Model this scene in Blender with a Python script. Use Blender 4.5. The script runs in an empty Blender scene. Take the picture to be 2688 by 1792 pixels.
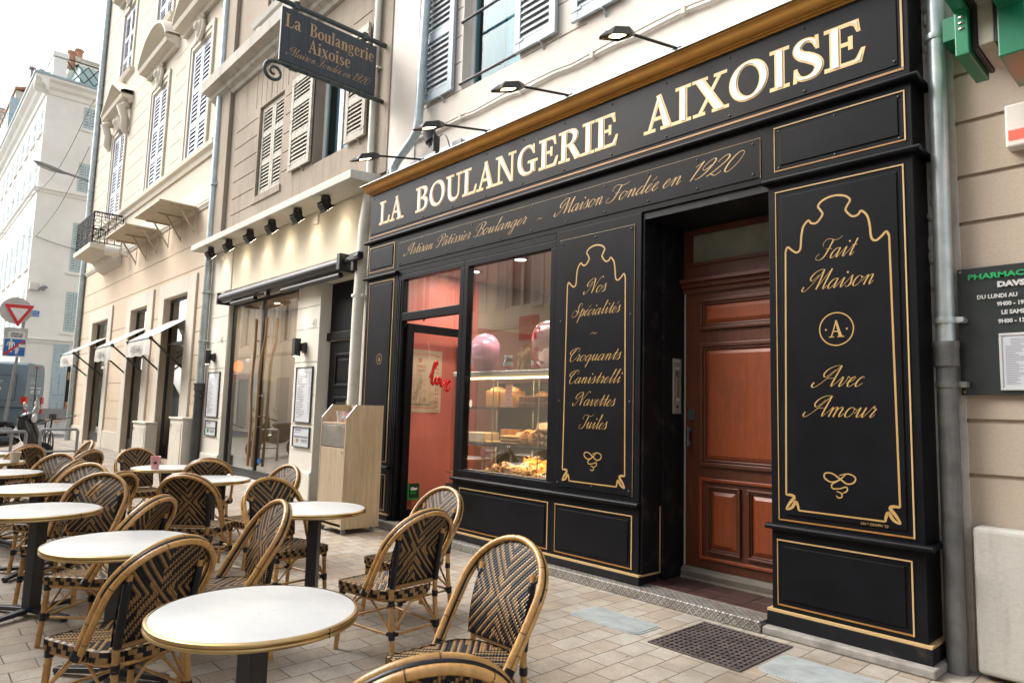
import bpy, math, random
from mathutils import Vector, Matrix, Euler
R = math.radians
random.seed(7)
S = bpy.context.scene
COL = S.collection

# ------------------------------------------------------------------ camera
cam = bpy.data.cameras.new('camera')
cam.sensor_width = 36.0
cam.lens = 23.73
cam.clip_start = 0.05
cam.clip_end = 600
camo = bpy.data.objects.new('camera', cam)
COL.objects.link(camo)
_y, _p, _r = R(47.404), R(5.848), R(1.642)
_f = Vector((-math.sin(_y) * math.cos(_p), math.cos(_y) * math.cos(_p), math.sin(_p)))
_a = Vector((math.cos(_y), math.sin(_y), 0))
_u = _a.cross(_f)
_a2 = _a * math.cos(_r) + _u * math.sin(_r)
_u2 = -_a * math.sin(_r) + _u * math.cos(_r)
camo.matrix_world = Matrix(((_a2.x, _u2.x, -_f.x, 0), (_a2.y, _u2.y, -_f.y, 0), (_a2.z, _u2.z, -_f.z, 1.55), (0, 0, 0, 1)))
cam.dof.use_dof = True
cam.dof.focus_distance = 6.5
cam.dof.aperture_fstop = 11.0
S.camera = camo

# ------------------------------------------------------------------ light
SUN_EL, SUN_AZ = R(42), R(-126)          # azimuth measured from +Y towards +X
world = bpy.data.worlds.new('World')
S.world = world
world.use_nodes = True
wn = world.node_tree
wn.nodes.clear()
sky = wn.nodes.new('ShaderNodeTexSky')
sky.sky_type = 'NISHITA'
sky.sun_disc = False
sky.sun_elevation = SUN_EL
sky.sun_rotation = SUN_AZ
sky.dust_density = 4.0
sky.air_density = 1.0
sky.ozone_density = 1.0
hs = wn.nodes.new('ShaderNodeHueSaturation')
hs.inputs['Saturation'].default_value = 0.28
bg = wn.nodes.new('ShaderNodeBackground')
bg.inputs['Strength'].default_value = 0.15
wo = wn.nodes.new('ShaderNodeOutputWorld')
wn.links.new(sky.outputs[0], hs.inputs['Color'])
wn.links.new(hs.outputs[0], bg.inputs['Color'])
wn.links.new(bg.outputs[0], wo.inputs['Surface'])
sl = bpy.data.lights.new('sun', 'SUN')
sl.energy = 1.35
sl.angle = R(40)
sl.color = (1.0, 0.95, 0.88)
slo = bpy.data.objects.new('sun', sl)
COL.objects.link(slo)
_d = Vector((math.sin(SUN_AZ) * math.cos(SUN_EL), math.cos(SUN_AZ) * math.cos(SUN_EL), math.sin(SUN_EL)))
slo.rotation_euler = (-_d).to_track_quat('-Z', 'Y').to_euler()
slo.location = (0, -6, 30)
S.view_settings.view_transform = 'Standard'
S.view_settings.look = 'None'
S.view_settings.exposure = 1.35
S.view_settings.gamma = 1.0
S.cycles.use_denoising = True
S.cycles.max_bounces = 8
S.cycles.transparent_max_bounces = 16
S.cycles.caustics_reflective = False
S.cycles.caustics_refractive = False
S.cycles.sample_clamp_indirect = 6.0

# ------------------------------------------------------------------ materials
def principled(name):
    m = bpy.data.materials.new(name)
    m.use_nodes = True
    nt = m.node_tree
    b = nt.nodes['Principled BSDF']
    return m, nt, b

def nnoise(nt, scale, detail=4, rough=0.6, mapscale=None, dist=0.0, coord='Object'):
    tc = nt.nodes.new('ShaderNodeTexCoord')
    n = nt.nodes.new('ShaderNodeTexNoise')
    n.inputs['Scale'].default_value = scale
    n.inputs['Detail'].default_value = detail
    n.inputs['Roughness'].default_value = rough
    n.inputs['Distortion'].default_value = dist
    if mapscale:
        mp = nt.nodes.new('ShaderNodeMapping')
        mp.inputs['Scale'].default_value = mapscale
        nt.links.new(tc.outputs[coord], mp.inputs['Vector'])
        nt.links.new(mp.outputs[0], n.inputs['Vector'])
    else:
        nt.links.new(tc.outputs[coord], n.inputs['Vector'])
    return n.outputs['Fac']

def ramp(nt, fac, stops):
    r = nt.nodes.new('ShaderNodeValToRGB')
    e = r.color_ramp.elements
    while len(e) < len(stops):
        e.new(0.5)
    for i, (p, c) in enumerate(stops):
        e[i].position = p
        e[i].color = (*c, 1) if len(c) == 3 else c
    nt.links.new(fac, r.inputs['Fac'])
    return r.outputs['Color']

def mixc(nt, fac, a, b, mode='MIX'):
    m = nt.nodes.new('ShaderNodeMix')
    m.data_type = 'RGBA'
    m.blend_type = mode
    for i, v in ((0, fac), (6, a), (7, b)):
        if hasattr(v, 'is_linked'):
            nt.links.new(v, m.inputs[i])
        elif i == 0:
            m.inputs[0].default_value = v
        else:
            m.inputs[i].default_value = (*v, 1)
    return m.outputs[2]

def mathn(nt, op, a, b=0.0, c=0.0):
    m = nt.nodes.new('ShaderNodeMath')
    m.operation = op
    for i, v in enumerate((a, b, c)):
        if hasattr(v, 'is_linked'):
            nt.links.new(v, m.inputs[i])
        else:
            m.inputs[i].default_value = v
    return m.outputs[0]

def bump(nt, b, h, strength, dist=0.01):
    n = nt.nodes.new('ShaderNodeBump')
    n.inputs['Strength'].default_value = strength
    n.inputs['Distance'].default_value = dist
    nt.links.new(h, n.inputs['Height'])
    nt.links.new(n.outputs[0], b.inputs['Normal'])

def scl(c, k):
    return tuple(min(1, x * k) for x in c)

def plain(name, c, rough=0.5, metal=0.0, var=0.12, scale=6.0, bmp=0.0, bscale=60.0, streak=0.0, spec=0.5, coat=0.0):
    m, nt, b = principled(name)
    f = nnoise(nt, scale, 5)
    col = ramp(nt, f, [(0.3, scl(c, 1 - var)), (0.7, scl(c, 1 + var))])
    if streak:
        s = nnoise(nt, 3.0, 4, 0.65, (9, 9, 0.55))
        sf = ramp(nt, s, [(0.45, (0, 0, 0)), (0.72, (streak,) * 3)])
        col = mixc(nt, sf, col, scl(c, 0.35))
    nt.links.new(col, b.inputs['Base Color'])
    b.inputs['Roughness'].default_value = rough
    b.inputs['Metallic'].default_value = metal
    b.inputs['Specular IOR Level'].default_value = spec
    if coat:
        b.inputs['Coat Weight'].default_value = coat
        b.inputs['Coat Roughness'].default_value = 0.15
    if bmp:
        bump(nt, b, nnoise(nt, bscale, 4, 0.7), bmp, 0.01)
    return m

def stucco(name, c, stain=(0.25, 0.2, 0.15), amount=0.35, bmp=0.25, fine=70.0, patch=0.5):
    m, nt, b = principled(name)
    big = nnoise(nt, 0.6, 6, 0.62)
    med = nnoise(nt, 4.0, 6, 0.7)
    grain = nnoise(nt, fine, 3, 0.7)
    col = ramp(nt, big, [(0.3, scl(c, 1 - 0.10 * patch * 2)), (0.68, scl(c, 1 + 0.05 * patch * 2))])
    col = mixc(nt, 0.16, col, ramp(nt, grain, [(0.3, scl(c, 0.55)), (0.7, scl(c, 1.2))]))
    st = nnoise(nt, 1.6, 6, 0.7, (3.2, 3.2, 0.45))
    sf = ramp(nt, st, [(0.50, (0, 0, 0)), (0.78, (amount,) * 3)])
    col = mixc(nt, sf, col, stain)
    mf = ramp(nt, med, [(0.58, (0, 0, 0)), (0.8, (amount * 0.7,) * 3)])
    col = mixc(nt, mf, col, scl(c, 0.62))
    nt.links.new(col, b.inputs['Base Color'])
    b.inputs['Roughness'].default_value = 0.9
    b.inputs['Specular IOR Level'].default_value = 0.2
    h = mathn(nt, 'ADD', mathn(nt, 'MULTIPLY', grain, 0.5), med)
    bump(nt, b, h, bmp, 0.012)
    return m

def emis(name, c, s):
    m = bpy.data.materials.new(name)
    m.use_nodes = True
    nt = m.node_tree
    nt.nodes.clear()
    e = nt.nodes.new('ShaderNodeEmission')
    e.inputs[0].default_value = (*c, 1)
    e.inputs[1].default_value = s
    o = nt.nodes.new('ShaderNodeOutputMaterial')
    nt.links.new(e.outputs[0], o.inputs[0])
    return m

def glassmat(name, tint=(1, 1, 1), ior=1.6, rough=0.0):
    m = bpy.data.materials.new(name)
    m.use_nodes = True
    nt = m.node_tree
    nt.nodes.clear()
    t = nt.nodes.new('ShaderNodeBsdfTransparent')
    t.inputs[0].default_value = (*tint, 1)
    g = nt.nodes.new('ShaderNodeBsdfGlossy')
    g.inputs['Roughness'].default_value = rough
    ge = nt.nodes.new('ShaderNodeNewGeometry')
    dt = nt.nodes.new('ShaderNodeVectorMath')
    dt.operation = 'DOT_PRODUCT'
    nt.links.new(ge.outputs['Incoming'], dt.inputs[0])
    nt.links.new(ge.outputs['Normal'], dt.inputs[1])
    r0 = ((ior - 1) / (ior + 1)) ** 2
    k = mathn(nt, 'SUBTRACT', 1.0, mathn(nt, 'ABSOLUTE', dt.outputs['Value']))
    k = mathn(nt, 'MULTIPLY_ADD', mathn(nt, 'POWER', k, 5.0), 1 - r0, r0)
    mx = nt.nodes.new('ShaderNodeMixShader')
    o = nt.nodes.new('ShaderNodeOutputMaterial')
    nt.links.new(k, mx.inputs[0])
    nt.links.new(t.outputs[0], mx.inputs[1])
    nt.links.new(g.outputs[0], mx.inputs[2])
    nt.links.new(mx.outputs[0], o.inputs[0])
    return m

def woodmat(name, c1, c2, grain=(14, 14, 0.9), scale=3.0, rough=0.45, dirt=None, coat=0.0, dscale=2.0):
    m, nt, b = principled(name)
    f = nnoise(nt, scale, 8, 0.65, grain, 0.6)
    f2 = nnoise(nt, scale * 4, 6, 0.7, grain, 0.2)
    col = ramp(nt, f, [(0.32, c1), (0.68, c2)])
    col = mixc(nt, 0.35, col, ramp(nt, f2, [(0.35, scl(c1, 0.8)), (0.65, scl(c2, 1.1))]))
    if dirt:
        d = nnoise(nt, dscale, 6, 0.7)
        col = mixc(nt, ramp(nt, d, [(0.5, (0, 0, 0)), (0.75, (0.6, 0.6, 0.6))]), col, dirt)
    nt.links.new(col, b.inputs['Base Color'])
    b.inputs['Roughness'].default_value = rough
    if coat:
        b.inputs['Coat Weight'].default_value = coat
        b.inputs['Coat Roughness'].default_value = 0.2
    bump(nt, b, f2, 0.12, 0.004)
    return m

def paver_mat():
    m, nt, b = principled('stone_pavers')
    tc = nt.nodes.new('ShaderNodeTexCoord')
    mp = nt.nodes.new('ShaderNodeMapping')
    mp.inputs['Rotation'].default_value = (0, 0, R(90))
    nt.links.new(tc.outputs['Object'], mp.inputs['Vector'])
    # a little wobble so the joints are not ruled lines
    wob = nt.nodes.new('ShaderNodeTexNoise')
    wob.inputs['Scale'].default_value = 5.0
    nt.links.new(tc.outputs['Object'], wob.inputs['Vector'])
    va = nt.nodes.new('ShaderNodeVectorMath')
    va.operation = 'MULTIPLY_ADD'
    va.inputs[1].default_value = (0.016, 0.016, 0)
    nt.links.new(wob.outputs['Color'], va.inputs[0])
    nt.links.new(mp.outputs[0], va.inputs[2])
    br = nt.nodes.new('ShaderNodeTexBrick')
    br.offset = 0.43
    br.squash = 1.0
    br.inputs['Color1'].default_value = (0.345, 0.285, 0.218, 1)
    br.inputs['Color2'].default_value = (0.405, 0.375, 0.325, 1)
    br.inputs['Mortar'].default_value = (0.075, 0.062, 0.052, 1)
    br.inputs['Scale'].default_value = 1.0
    br.inputs['Mortar Size'].default_value = 0.0042
    br.inputs['Mortar Smooth'].default_value = 0.35
    br.inputs['Brick Width'].default_value = 0.262
    br.inputs['Row Height'].default_value = 0.172
    nt.links.new(va.outputs[0], br.inputs['Vector'])
    big = nnoise(nt, 0.7, 6, 0.65)
    med = nnoise(nt, 7.0, 6, 0.7)
    fine = nnoise(nt, 70.0, 4, 0.75)
    col = mixc(nt, ramp(nt, med, [(0.42, (0, 0, 0)), (0.75, (0.55, 0.55, 0.55))]), br.outputs['Color'], (0.20, 0.155, 0.115))
    pit = ramp(nt, fine, [(0.36, (0.55, 0.5, 0.45)), (0.5, (1, 1, 1))])
    col = mixc(nt, 0.55, col, pit, 'MULTIPLY')
    col = mixc(nt, ramp(nt, big, [(0.46, (0, 0, 0)), (0.66, (0.66, 0.66, 0.66))]), col, (0.13, 0.108, 0.088))
    spots = nnoise(nt, 16.0, 2, 0.5)
    col = mixc(nt, ramp(nt, spots, [(0.74, (0, 0, 0)), (0.78, (0.7, 0.7, 0.7))]), col, (0.09, 0.075, 0.065))
    nt.links.new(col, b.inputs['Base Color'])
    rr = ramp(nt, big, [(0.35, (0.8, 0.8, 0.8)), (0.7, (0.55, 0.55, 0.55))])
    nt.links.new(rr, b.inputs['Roughness'])
    b.inputs['Specular IOR Level'].default_value = 0.35
    h = mathn(nt, 'ADD', mathn(nt, 'MULTIPLY', br.outputs['Fac'], -1.2), mathn(nt, 'MULTIPLY', fine, 0.35))
    bump(nt, b, h, 0.55, 0.006)
    return m

def worn_black():
    m, nt, b = principled('black_worn_paint')
    f = ramp(nt, nnoise(nt, 5.0, 8, 0.75), [(0.53, (0, 0, 0)), (0.70, (0.5, 0.5, 0.5))])
    g = ramp(nt, nnoise(nt, 45.0, 4, 0.7), [(0.60, (0, 0, 0)), (0.68, (0.8, 0.8, 0.8))])
    col = mixc(nt, f, (0.006, 0.0063, 0.008), (0.075, 0.068, 0.062))
    col = mixc(nt, mathn(nt, 'MULTIPLY', f, g), col, (0.24, 0.23, 0.21))
    nt.links.new(col, b.inputs['Base Color'])
    b.inputs['Roughness'].default_value = 0.5
    b.inputs['Specular IOR Level'].default_value = 0.25
    bump(nt, b, f, 0.15, 0.003)
    return m

M = {}
M['paver'] = paver_mat()
M['asphalt'] = plain('asphalt', (0.16, 0.155, 0.15), 0.9, var=0.3, scale=9, bmp=0.3, bscale=160)
M['kerb_stone'] = plain('kerb_stone', (0.25, 0.232, 0.208), 0.85, var=0.35, scale=7, bmp=0.3)
M['black_paint'] = plain('black_paint', (0.0055, 0.0058, 0.0075), 0.40, var=0.3, scale=3, bmp=0.04, bscale=18, spec=0.13)
M['black_worn'] = worn_black()
M['gold'] = plain('gold_paint', (0.41, 0.255, 0.085), 0.42, var=0.1)
M['gold_cornice'] = plain('ochre_gold_cornice', (0.45, 0.215, 0.04), 0.36, var=0.15, scale=4, metal=0.1)
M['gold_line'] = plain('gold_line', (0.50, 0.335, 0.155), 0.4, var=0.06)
M['orange_line'] = plain('dark_gold_line', (0.30, 0.14, 0.035), 0.45, var=0.06)  # lower gold lines, their shade put into a darker gold
M['cream_letter'] = plain('cream_letter_paint', (0.64, 0.615, 0.56), 0.45, var=0.03)
M['letter_edge'] = plain('gold_letter_edge', (0.66, 0.44, 0.18), 0.45, var=0.05)
M['zinc'] = plain('zinc_flashing', (0.42, 0.44, 0.43), 0.5, metal=0.6, var=0.2, scale=8)
M['zinc_pipe'] = plain('zinc_pipe', (0.40, 0.46, 0.47), 0.42, metal=0.35, var=0.22, scale=7, streak=0.25)
M['galv'] = plain('galvanised_pipe', (0.50, 0.55, 0.55), 0.36, metal=0.55, var=0.2, scale=6)
M['castiron'] = plain('grey_cast_iron', (0.13, 0.13, 0.125), 0.55, var=0.35, scale=6, streak=0.5)
M['castiron_dark'] = plain('dark_cast_iron', (0.055, 0.058, 0.06), 0.5, var=0.3, scale=6)
M['white_pipe'] = plain('painted_cream_pipe', (0.62, 0.60, 0.53), 0.6, var=0.12, scale=5, bmp=0.15, bscale=18)
M['bakery_wall'] = stucco('bakery_render', (0.68, 0.625, 0.56), (0.42, 0.37, 0.31), 0.16, 0.2, 60)
M['white_trim'] = plain('white_trim', (0.70, 0.73, 0.74), 0.5, var=0.05)
M['rest_wall'] = stucco('cream_render', (0.66, 0.63, 0.555), (0.40, 0.36, 0.28), 0.12, 0.3, 40)
M['rest_yellow'] = stucco('warm_cream_render', (0.66, 0.605, 0.49), (0.45, 0.38, 0.26), 0.12, 0.2, 50)
M['old_stone'] = stucco('weathered_stone', (0.33, 0.28, 0.222), (0.13, 0.115, 0.10), 0.75, 0.6, 45, 1.3)
M['old_stone_dark'] = stucco('dark_weathered_stone', (0.30, 0.25, 0.195), (0.13, 0.11, 0.09), 0.5, 0.5, 55, 1.0)
M['concrete'] = stucco('painted_concrete', (0.56, 0.55, 0.51), (0.30, 0.28, 0.25), 0.35, 0.3, 60)
M['yellow_wall'] = stucco('apricot_render', (0.60, 0.49, 0.37), (0.46, 0.35, 0.24), 0.25, 0.15, 55)
M['yellow_upper'] = stucco('pale_apricot_render', (0.545, 0.485, 0.40), (0.46, 0.38, 0.29), 0.2, 0.15, 55)
M['yellow_trim'] = stucco('cream_stone_trim', (0.60, 0.555, 0.47), (0.40, 0.34, 0.27), 0.25, 0.2, 50)
M['cornice_stone'] = stucco('weathered_cornice', (0.47, 0.445, 0.395), (0.15, 0.14, 0.12), 0.7, 0.5, 50, 1.0)
M['far_wall'] = stucco('far_cream_render', (0.86, 0.845, 0.79), (0.66, 0.63, 0.57), 0.15, 0.1, 40)
M['far_wall_b'] = stucco('far_beige_render', (0.72, 0.68, 0.60), (0.42, 0.38, 0.32), 0.3, 0.1, 40)
M['pharm_wall'] = stucco('beige_render', (0.47, 0.39, 0.31), (0.33, 0.26, 0.19), 0.2, 0.35, 60)
M['pharm_stone'] = stucco('white_limestone', (0.43, 0.415, 0.375), (0.22, 0.20, 0.165), 0.7, 0.35, 45)
M['plaster_strip'] = stucco('crumbling_plaster', (0.62, 0.58, 0.53), (0.16, 0.12, 0.09), 0.8, 0.9, 22, 1.0)
M['opp_wall'] = stucco('opposite_render', (0.86, 0.79, 0.69), (0.42, 0.37, 0.31), 0.15, 0.15, 50)
M['shutter_blue'] = plain('pale_blue_shutter_paint', (0.37, 0.43, 0.47), 0.6, var=0.1, scale=7, streak=0.18, bmp=0.08, bscale=40)
M['shutter_lilac'] = plain('pale_lilac_shutter_paint', (0.47, 0.50, 0.59), 0.6, var=0.08, scale=6)
M['shutter_old'] = plain('weathered_shutter_paint', (0.40, 0.37, 0.31), 0.75, var=0.22, scale=9, streak=0.45, bmp=0.2, bscale=40)
M['shutter_aqua'] = plain('pale_green_shutter_paint', (0.50, 0.60, 0.60), 0.65, var=0.08)
M['dark_void'] = plain('dark_interior', (0.015, 0.015, 0.018), 0.9)
M['white_frame'] = plain('white_window_frame', (0.66, 0.67, 0.66), 0.5, var=0.06)
M['glass'] = glassmat('clear_glass', (0.93, 0.95, 0.94), 1.75)
M['glass_blue'] = glassmat('bluish_glass', (0.62, 0.78, 0.82), 1.28)
M['glass_shop'] = glassmat('shop_glass', (0.97, 0.97, 0.96), 2.5)
M['glass_case'] = glassmat('case_glass', (0.97, 0.98, 0.97), 1.35)
M['glass_dark'] = glassmat('door_glass', (0.90, 0.91, 0.89), 3.6)
M['glass_frost'] = plain('frosted_glass', (0.23, 0.235, 0.19), 0.35, var=0.3, scale=3)
M['black_metal'] = plain('black_metal', (0.014, 0.014, 0.016), 0.42, var=0.2)
M['gloss_black'] = plain('gloss_black_metal', (0.012, 0.013, 0.016), 0.28, var=0.2)
M['iron'] = plain('wrought_iron', (0.02, 0.022, 0.026), 0.5, var=0.2)
M['iron_rust'] = plain('green_black_iron', (0.028, 0.042, 0.044), 0.5, var=0.7, scale=14, bmp=0.2)
M['steel'] = plain('brushed_steel', (0.42, 0.40, 0.37), 0.36, metal=0.85, var=0.2, scale=5)
M['grey_metal'] = plain('grey_metal', (0.27, 0.28, 0.29), 0.45, metal=0.4, var=0.1)
M['lightgrey'] = plain('light_grey_paint', (0.48, 0.48, 0.47), 0.5, var=0.08)
M['sign_navy'] = plain('navy_sign_paint', (0.010, 0.018, 0.030), 0.5, var=0.3, scale=5, streak=0.0)
M['sign_tan'] = plain('tan_letter_paint', (0.40, 0.26, 0.125), 0.6, var=0.15, scale=12)
M['door_wood'] = woodmat('red_brown_door_wood', (0.17, 0.034, 0.008), (0.30, 0.062, 0.013), (16, 16, 1.0), 2.0, 0.40, (0.10, 0.03, 0.014), 0.1)  # brighter, redder tone paints the orange glow on the door panels
M['door_wood_dark'] = woodmat('dark_door_wood', (0.055, 0.014, 0.006), (0.125, 0.030, 0.010), (16, 16, 1.0), 2.0, 0.45, (0.06, 0.035, 0.022), 0.0, 3.0)  # stiles and mouldings, the same door without the painted glow
M['door_sill'] = woodmat('worn_grey_wood', (0.10, 0.085, 0.065), (0.20, 0.175, 0.14), (1.0, 14, 14), 3.0, 0.7, (0.06, 0.035, 0.02))
M['oak'] = woodmat('pale_oak_laminate', (0.33, 0.245, 0.155), (0.50, 0.40, 0.28), (18, 18, 0.9), 1.6, 0.5)
M['pole_wood'] = woodmat('bark_stripped_pole', (0.22, 0.13, 0.065), (0.40, 0.26, 0.14), (9, 9, 1.2), 3.0, 0.7)
M['tile_brown'] = plain('brown_floor_tile', (0.055, 0.028, 0.026), 0.33, var=0.4, scale=7)
M['grout'] = plain('grout', (0.22, 0.19, 0.155), 0.9, var=0.2)
M['plate'] = plain('tread_plate_steel', (0.27, 0.255, 0.235), 0.42, metal=0.6, var=0.35, scale=10)
M['brass'] = plain('brass', (0.52, 0.37, 0.165), 0.3, metal=0.85, var=0.15, scale=9)
M['cast_grate'] = plain('cast_iron_grate', (0.105, 0.085, 0.078), 0.6, metal=0.3, var=0.4, scale=9, bmp=0.2)
M['cover'] = plain('aluminium_cover', (0.34, 0.37, 0.37), 0.55, metal=0.2, var=0.2, scale=8, bmp=0.25, bscale=50)
M['pink_wall'] = plain('coral_pink_wall', (0.62, 0.175, 0.145), 0.5, var=0.04)
M['plate_steel'] = plain('satin_plate', (0.34, 0.295, 0.265), 0.45, metal=0.25, var=0.1)
M['teal_curtain'] = plain('teal_net_curtain', (0.26, 0.36, 0.385), 0.8, var=0.12)  # teal of the facade mirrored in the panes, put into the curtain colour
M['brick_red'] = plain('brick_red_wall', (0.36, 0.17, 0.135), 0.6, var=0.05)
M['cream_wall'] = plain('cream_shop_wall', (0.46, 0.38, 0.31), 0.6, var=0.05)
M['red_wall'] = plain('red_panel', (0.50, 0.06, 0.045), 0.5, var=0.06)
M['poster'] = plain('poster_paper', (0.70, 0.55, 0.40), 0.6, var=0.03)
M['poster_pink'] = plain('poster_pink_print', (0.70, 0.28, 0.20), 0.6, var=0.03)
M['paper'] = plain('white_paper', (0.47, 0.49, 0.52), 0.6, var=0.03)
M['ink'] = plain('grey_print', (0.16, 0.165, 0.18), 0.6, var=0.05)
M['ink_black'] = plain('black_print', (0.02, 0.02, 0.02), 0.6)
M['red_foil'] = plain('red_foil', (0.62, 0.008, 0.008), 0.13, metal=0.35, var=0.05, coat=0.8)
M['pink_foil'] = plain('pink_foil', (1.0, 0.42, 0.62), 0.33, metal=0.05, var=0.06, coat=0.25, bmp=0.12, bscale=14)
M['green_sign'] = plain('pharmacy_green', (0.005, 0.16, 0.075), 0.38, var=0.1)
M['green_dark'] = plain('dark_green', (0.004, 0.085, 0.045), 0.4, var=0.1)
M['green_letter'] = plain('green_letters', (0.01, 0.33, 0.10), 0.4)
M['led_panel'] = plain('led_panel', (0.42, 0.40, 0.33), 0.5, var=0.2, scale=12)
M['dark_plate'] = plain('dark_acrylic', (0.030, 0.037, 0.038), 0.14, var=0.1)
M['white_plastic'] = plain('white_plastic', (0.66, 0.63, 0.57), 0.45, var=0.05)
M['box_cream'] = plain('cream_cabinet_paint', (0.60, 0.56, 0.48), 0.55, var=0.08, streak=0.15)
M['red_paint'] = plain('red_sign_paint', (0.56, 0.02, 0.025), 0.4)
M['blue_paint'] = plain('blue_sign_paint', (0.015, 0.13, 0.42), 0.4)
M['sign_white'] = plain('sign_white', (0.70, 0.71, 0.72), 0.4)
M['van_paint'] = plain('slate_blue_van_paint', (0.105, 0.16, 0.195), 0.28, var=0.04, coat=0.4)
M['van_trim'] = plain('van_black_trim', (0.03, 0.033, 0.036), 0.55)
M['van_glass'] = plain('van_dark_glass', (0.05, 0.07, 0.08), 0.08)
M['lamp_red'] = plain('red_tail_lens', (0.55, 0.015, 0.01), 0.15)
M['lamp_white'] = plain('pale_lens', (0.62, 0.50, 0.48), 0.2)
M['rubber'] = plain('rubber', (0.015, 0.015, 0.015), 0.8)
M['scooter_black'] = plain('scooter_black', (0.012, 0.013, 0.015), 0.22, coat=0.5)
M['chrome'] = plain('chrome', (0.6, 0.6, 0.6), 0.12, metal=1.0, var=0.02)
M['awning_cloth'] = plain('cream_awning_cloth', (0.50, 0.49, 0.445), 0.85, var=0.06, streak=0.1)
M['steel_lightbeige'] = plain('beige_canopy', (0.42, 0.345, 0.245), 0.6, var=0.08)
M['rattan'] = woodmat('honey_rattan', (0.36, 0.175, 0.045), (0.62, 0.36, 0.12), (2.5, 2.5, 2.5), 5.0, 0.32, None, 0.35)
def vary(m, lo=0.80, hi=1.12):
    nt = m.node_tree
    b = nt.nodes['Principled BSDF']
    l = b.inputs['Base Color'].links[0].from_socket
    oi = nt.nodes.new('ShaderNodeObjectInfo')
    hv = nt.nodes.new('ShaderNodeHueSaturation')
    nt.links.new(mathn(nt, 'MULTIPLY_ADD', oi.outputs['Random'], hi - lo, lo), hv.inputs['Value'])
    nt.links.new(l, hv.inputs['Color'])
    nt.links.new(hv.outputs[0], b.inputs['Base Color'])
vary(M['rattan'])
M['rattan_node'] = plain('dark_rattan_ring', (0.12, 0.055, 0.02), 0.5)
M['weave_tan'] = plain('tan_weave', (0.31, 0.18, 0.068), 0.36, var=0.25, scale=30)
M['weave_black'] = plain('black_weave', (0.006, 0.008, 0.012), 0.36, var=0.4, scale=30, spec=0.35)
M['binding'] = plain('black_binding', (0.006, 0.0075, 0.011), 0.36, var=0.3, scale=20, spec=0.4)
M['marble'] = None
def marble():
    m, nt, b = principled('white_table_laminate')
    f = nnoise(nt, 5.0, 8, 0.7, (1, 2.5, 1), 1.2)
    col = ramp(nt, f, [(0.35, (0.60, 0.62, 0.62)), (0.62, (0.66, 0.67, 0.66))])
    nt.links.new(col, b.inputs['Base Color'])
    sm = ramp(nt, nnoise(nt, 9.0, 6, 0.7, None, 0.8), [(0.3, (0.27, 0.27, 0.27)), (0.75, (0.33, 0.33, 0.33))])
    nt.links.new(sm, b.inputs['Roughness'])
    return m
M['marble'] = marble()
M['table_iron'] = plain('anthracite_table_leg', (0.016, 0.019, 0.024), 0.4, var=0.2)
M['cup_pink'] = plain('pink_cup_card', (0.72, 0.36, 0.38), 0.5)
M['cup_white'] = plain('white_cup_card', (0.56, 0.545, 0.52), 0.5)
M['cup_cream'] = plain('cream_cup_card', (0.68, 0.60, 0.45), 0.5)
M['bread'] = plain('golden_pastry', (0.45, 0.18, 0.035), 0.5, var=0.35, scale=40, bmp=0.3, bscale=90)
M['biscuit'] = plain('pale_biscuit', (0.50, 0.28, 0.10), 0.55, var=0.25, scale=40, bmp=0.2, bscale=90)
M['biscuit_brown'] = plain('brown_biscuit', (0.33, 0.165, 0.07), 0.55, var=0.3, scale=40, bmp=0.3, bscale=90)
M['choc'] = plain('dark_chocolate_cake', (0.06, 0.025, 0.012), 0.45, var=0.3, scale=40)
M['sugar'] = plain('sugared_pastry', (0.52, 0.38, 0.25), 0.6, var=0.3, scale=40)
M['orange_tag'] = plain('peach_tag', (0.72, 0.42, 0.30), 0.5)
M['pink_tag'] = plain('pink_tag', (0.75, 0.38, 0.40), 0.5)
M['lit_lamp'] = emis('lit_lamp', (1.0, 0.72, 0.38), 14)
M['lit_ceiling'] = emis('lit_downlight', (1.0, 0.86, 0.68), 9)
M['led_strip'] = emis('led_strip', (1.0, 0.78, 0.40), 3.5)
M['red_led'] = emis('red_alarm_led', (1.0, 0.03, 0.02), 3.0)
M['orange_globe'] = emis('orange_globe', (1.0, 0.22, 0.05), 1.6)
M['tail_on'] = emis('lit_tail_lamp', (1.0, 0.04, 0.02), 0.8)
M['jar'] = plain('cocoa_spread', (0.05, 0.02, 0.01), 0.15)
M['roof_zinc'] = plain('zinc_roof', (0.33, 0.42, 0.45), 0.5, metal=0.2, var=0.1)
M['terracotta'] = plain('terracotta', (0.42, 0.22, 0.13), 0.8, var=0.2)
M['uber_green'] = plain('green_sticker', (0.02, 0.22, 0.035), 0.4)
M['uber_dark'] = plain('dark_sticker', (0.012, 0.03, 0.03), 0.4)
M['yellow_sticker'] = plain('yellow_sticker', (0.62, 0.38, 0.05), 0.4)
M['brown_print'] = plain('brown_print', (0.24, 0.13, 0.10), 0.5)
M['steel_blue'] = plain('blue_grey_panel', (0.42, 0.52, 0.56), 0.5)
M['rough_stone'] = stucco('rough_wall_stone', (0.36, 0.29, 0.19), (0.12, 0.10, 0.07), 0.6, 1.0, 18, 1.0)
M['skin_dark'] = plain('sitter_black', (0.02, 0.02, 0.02), 0.5)

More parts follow.
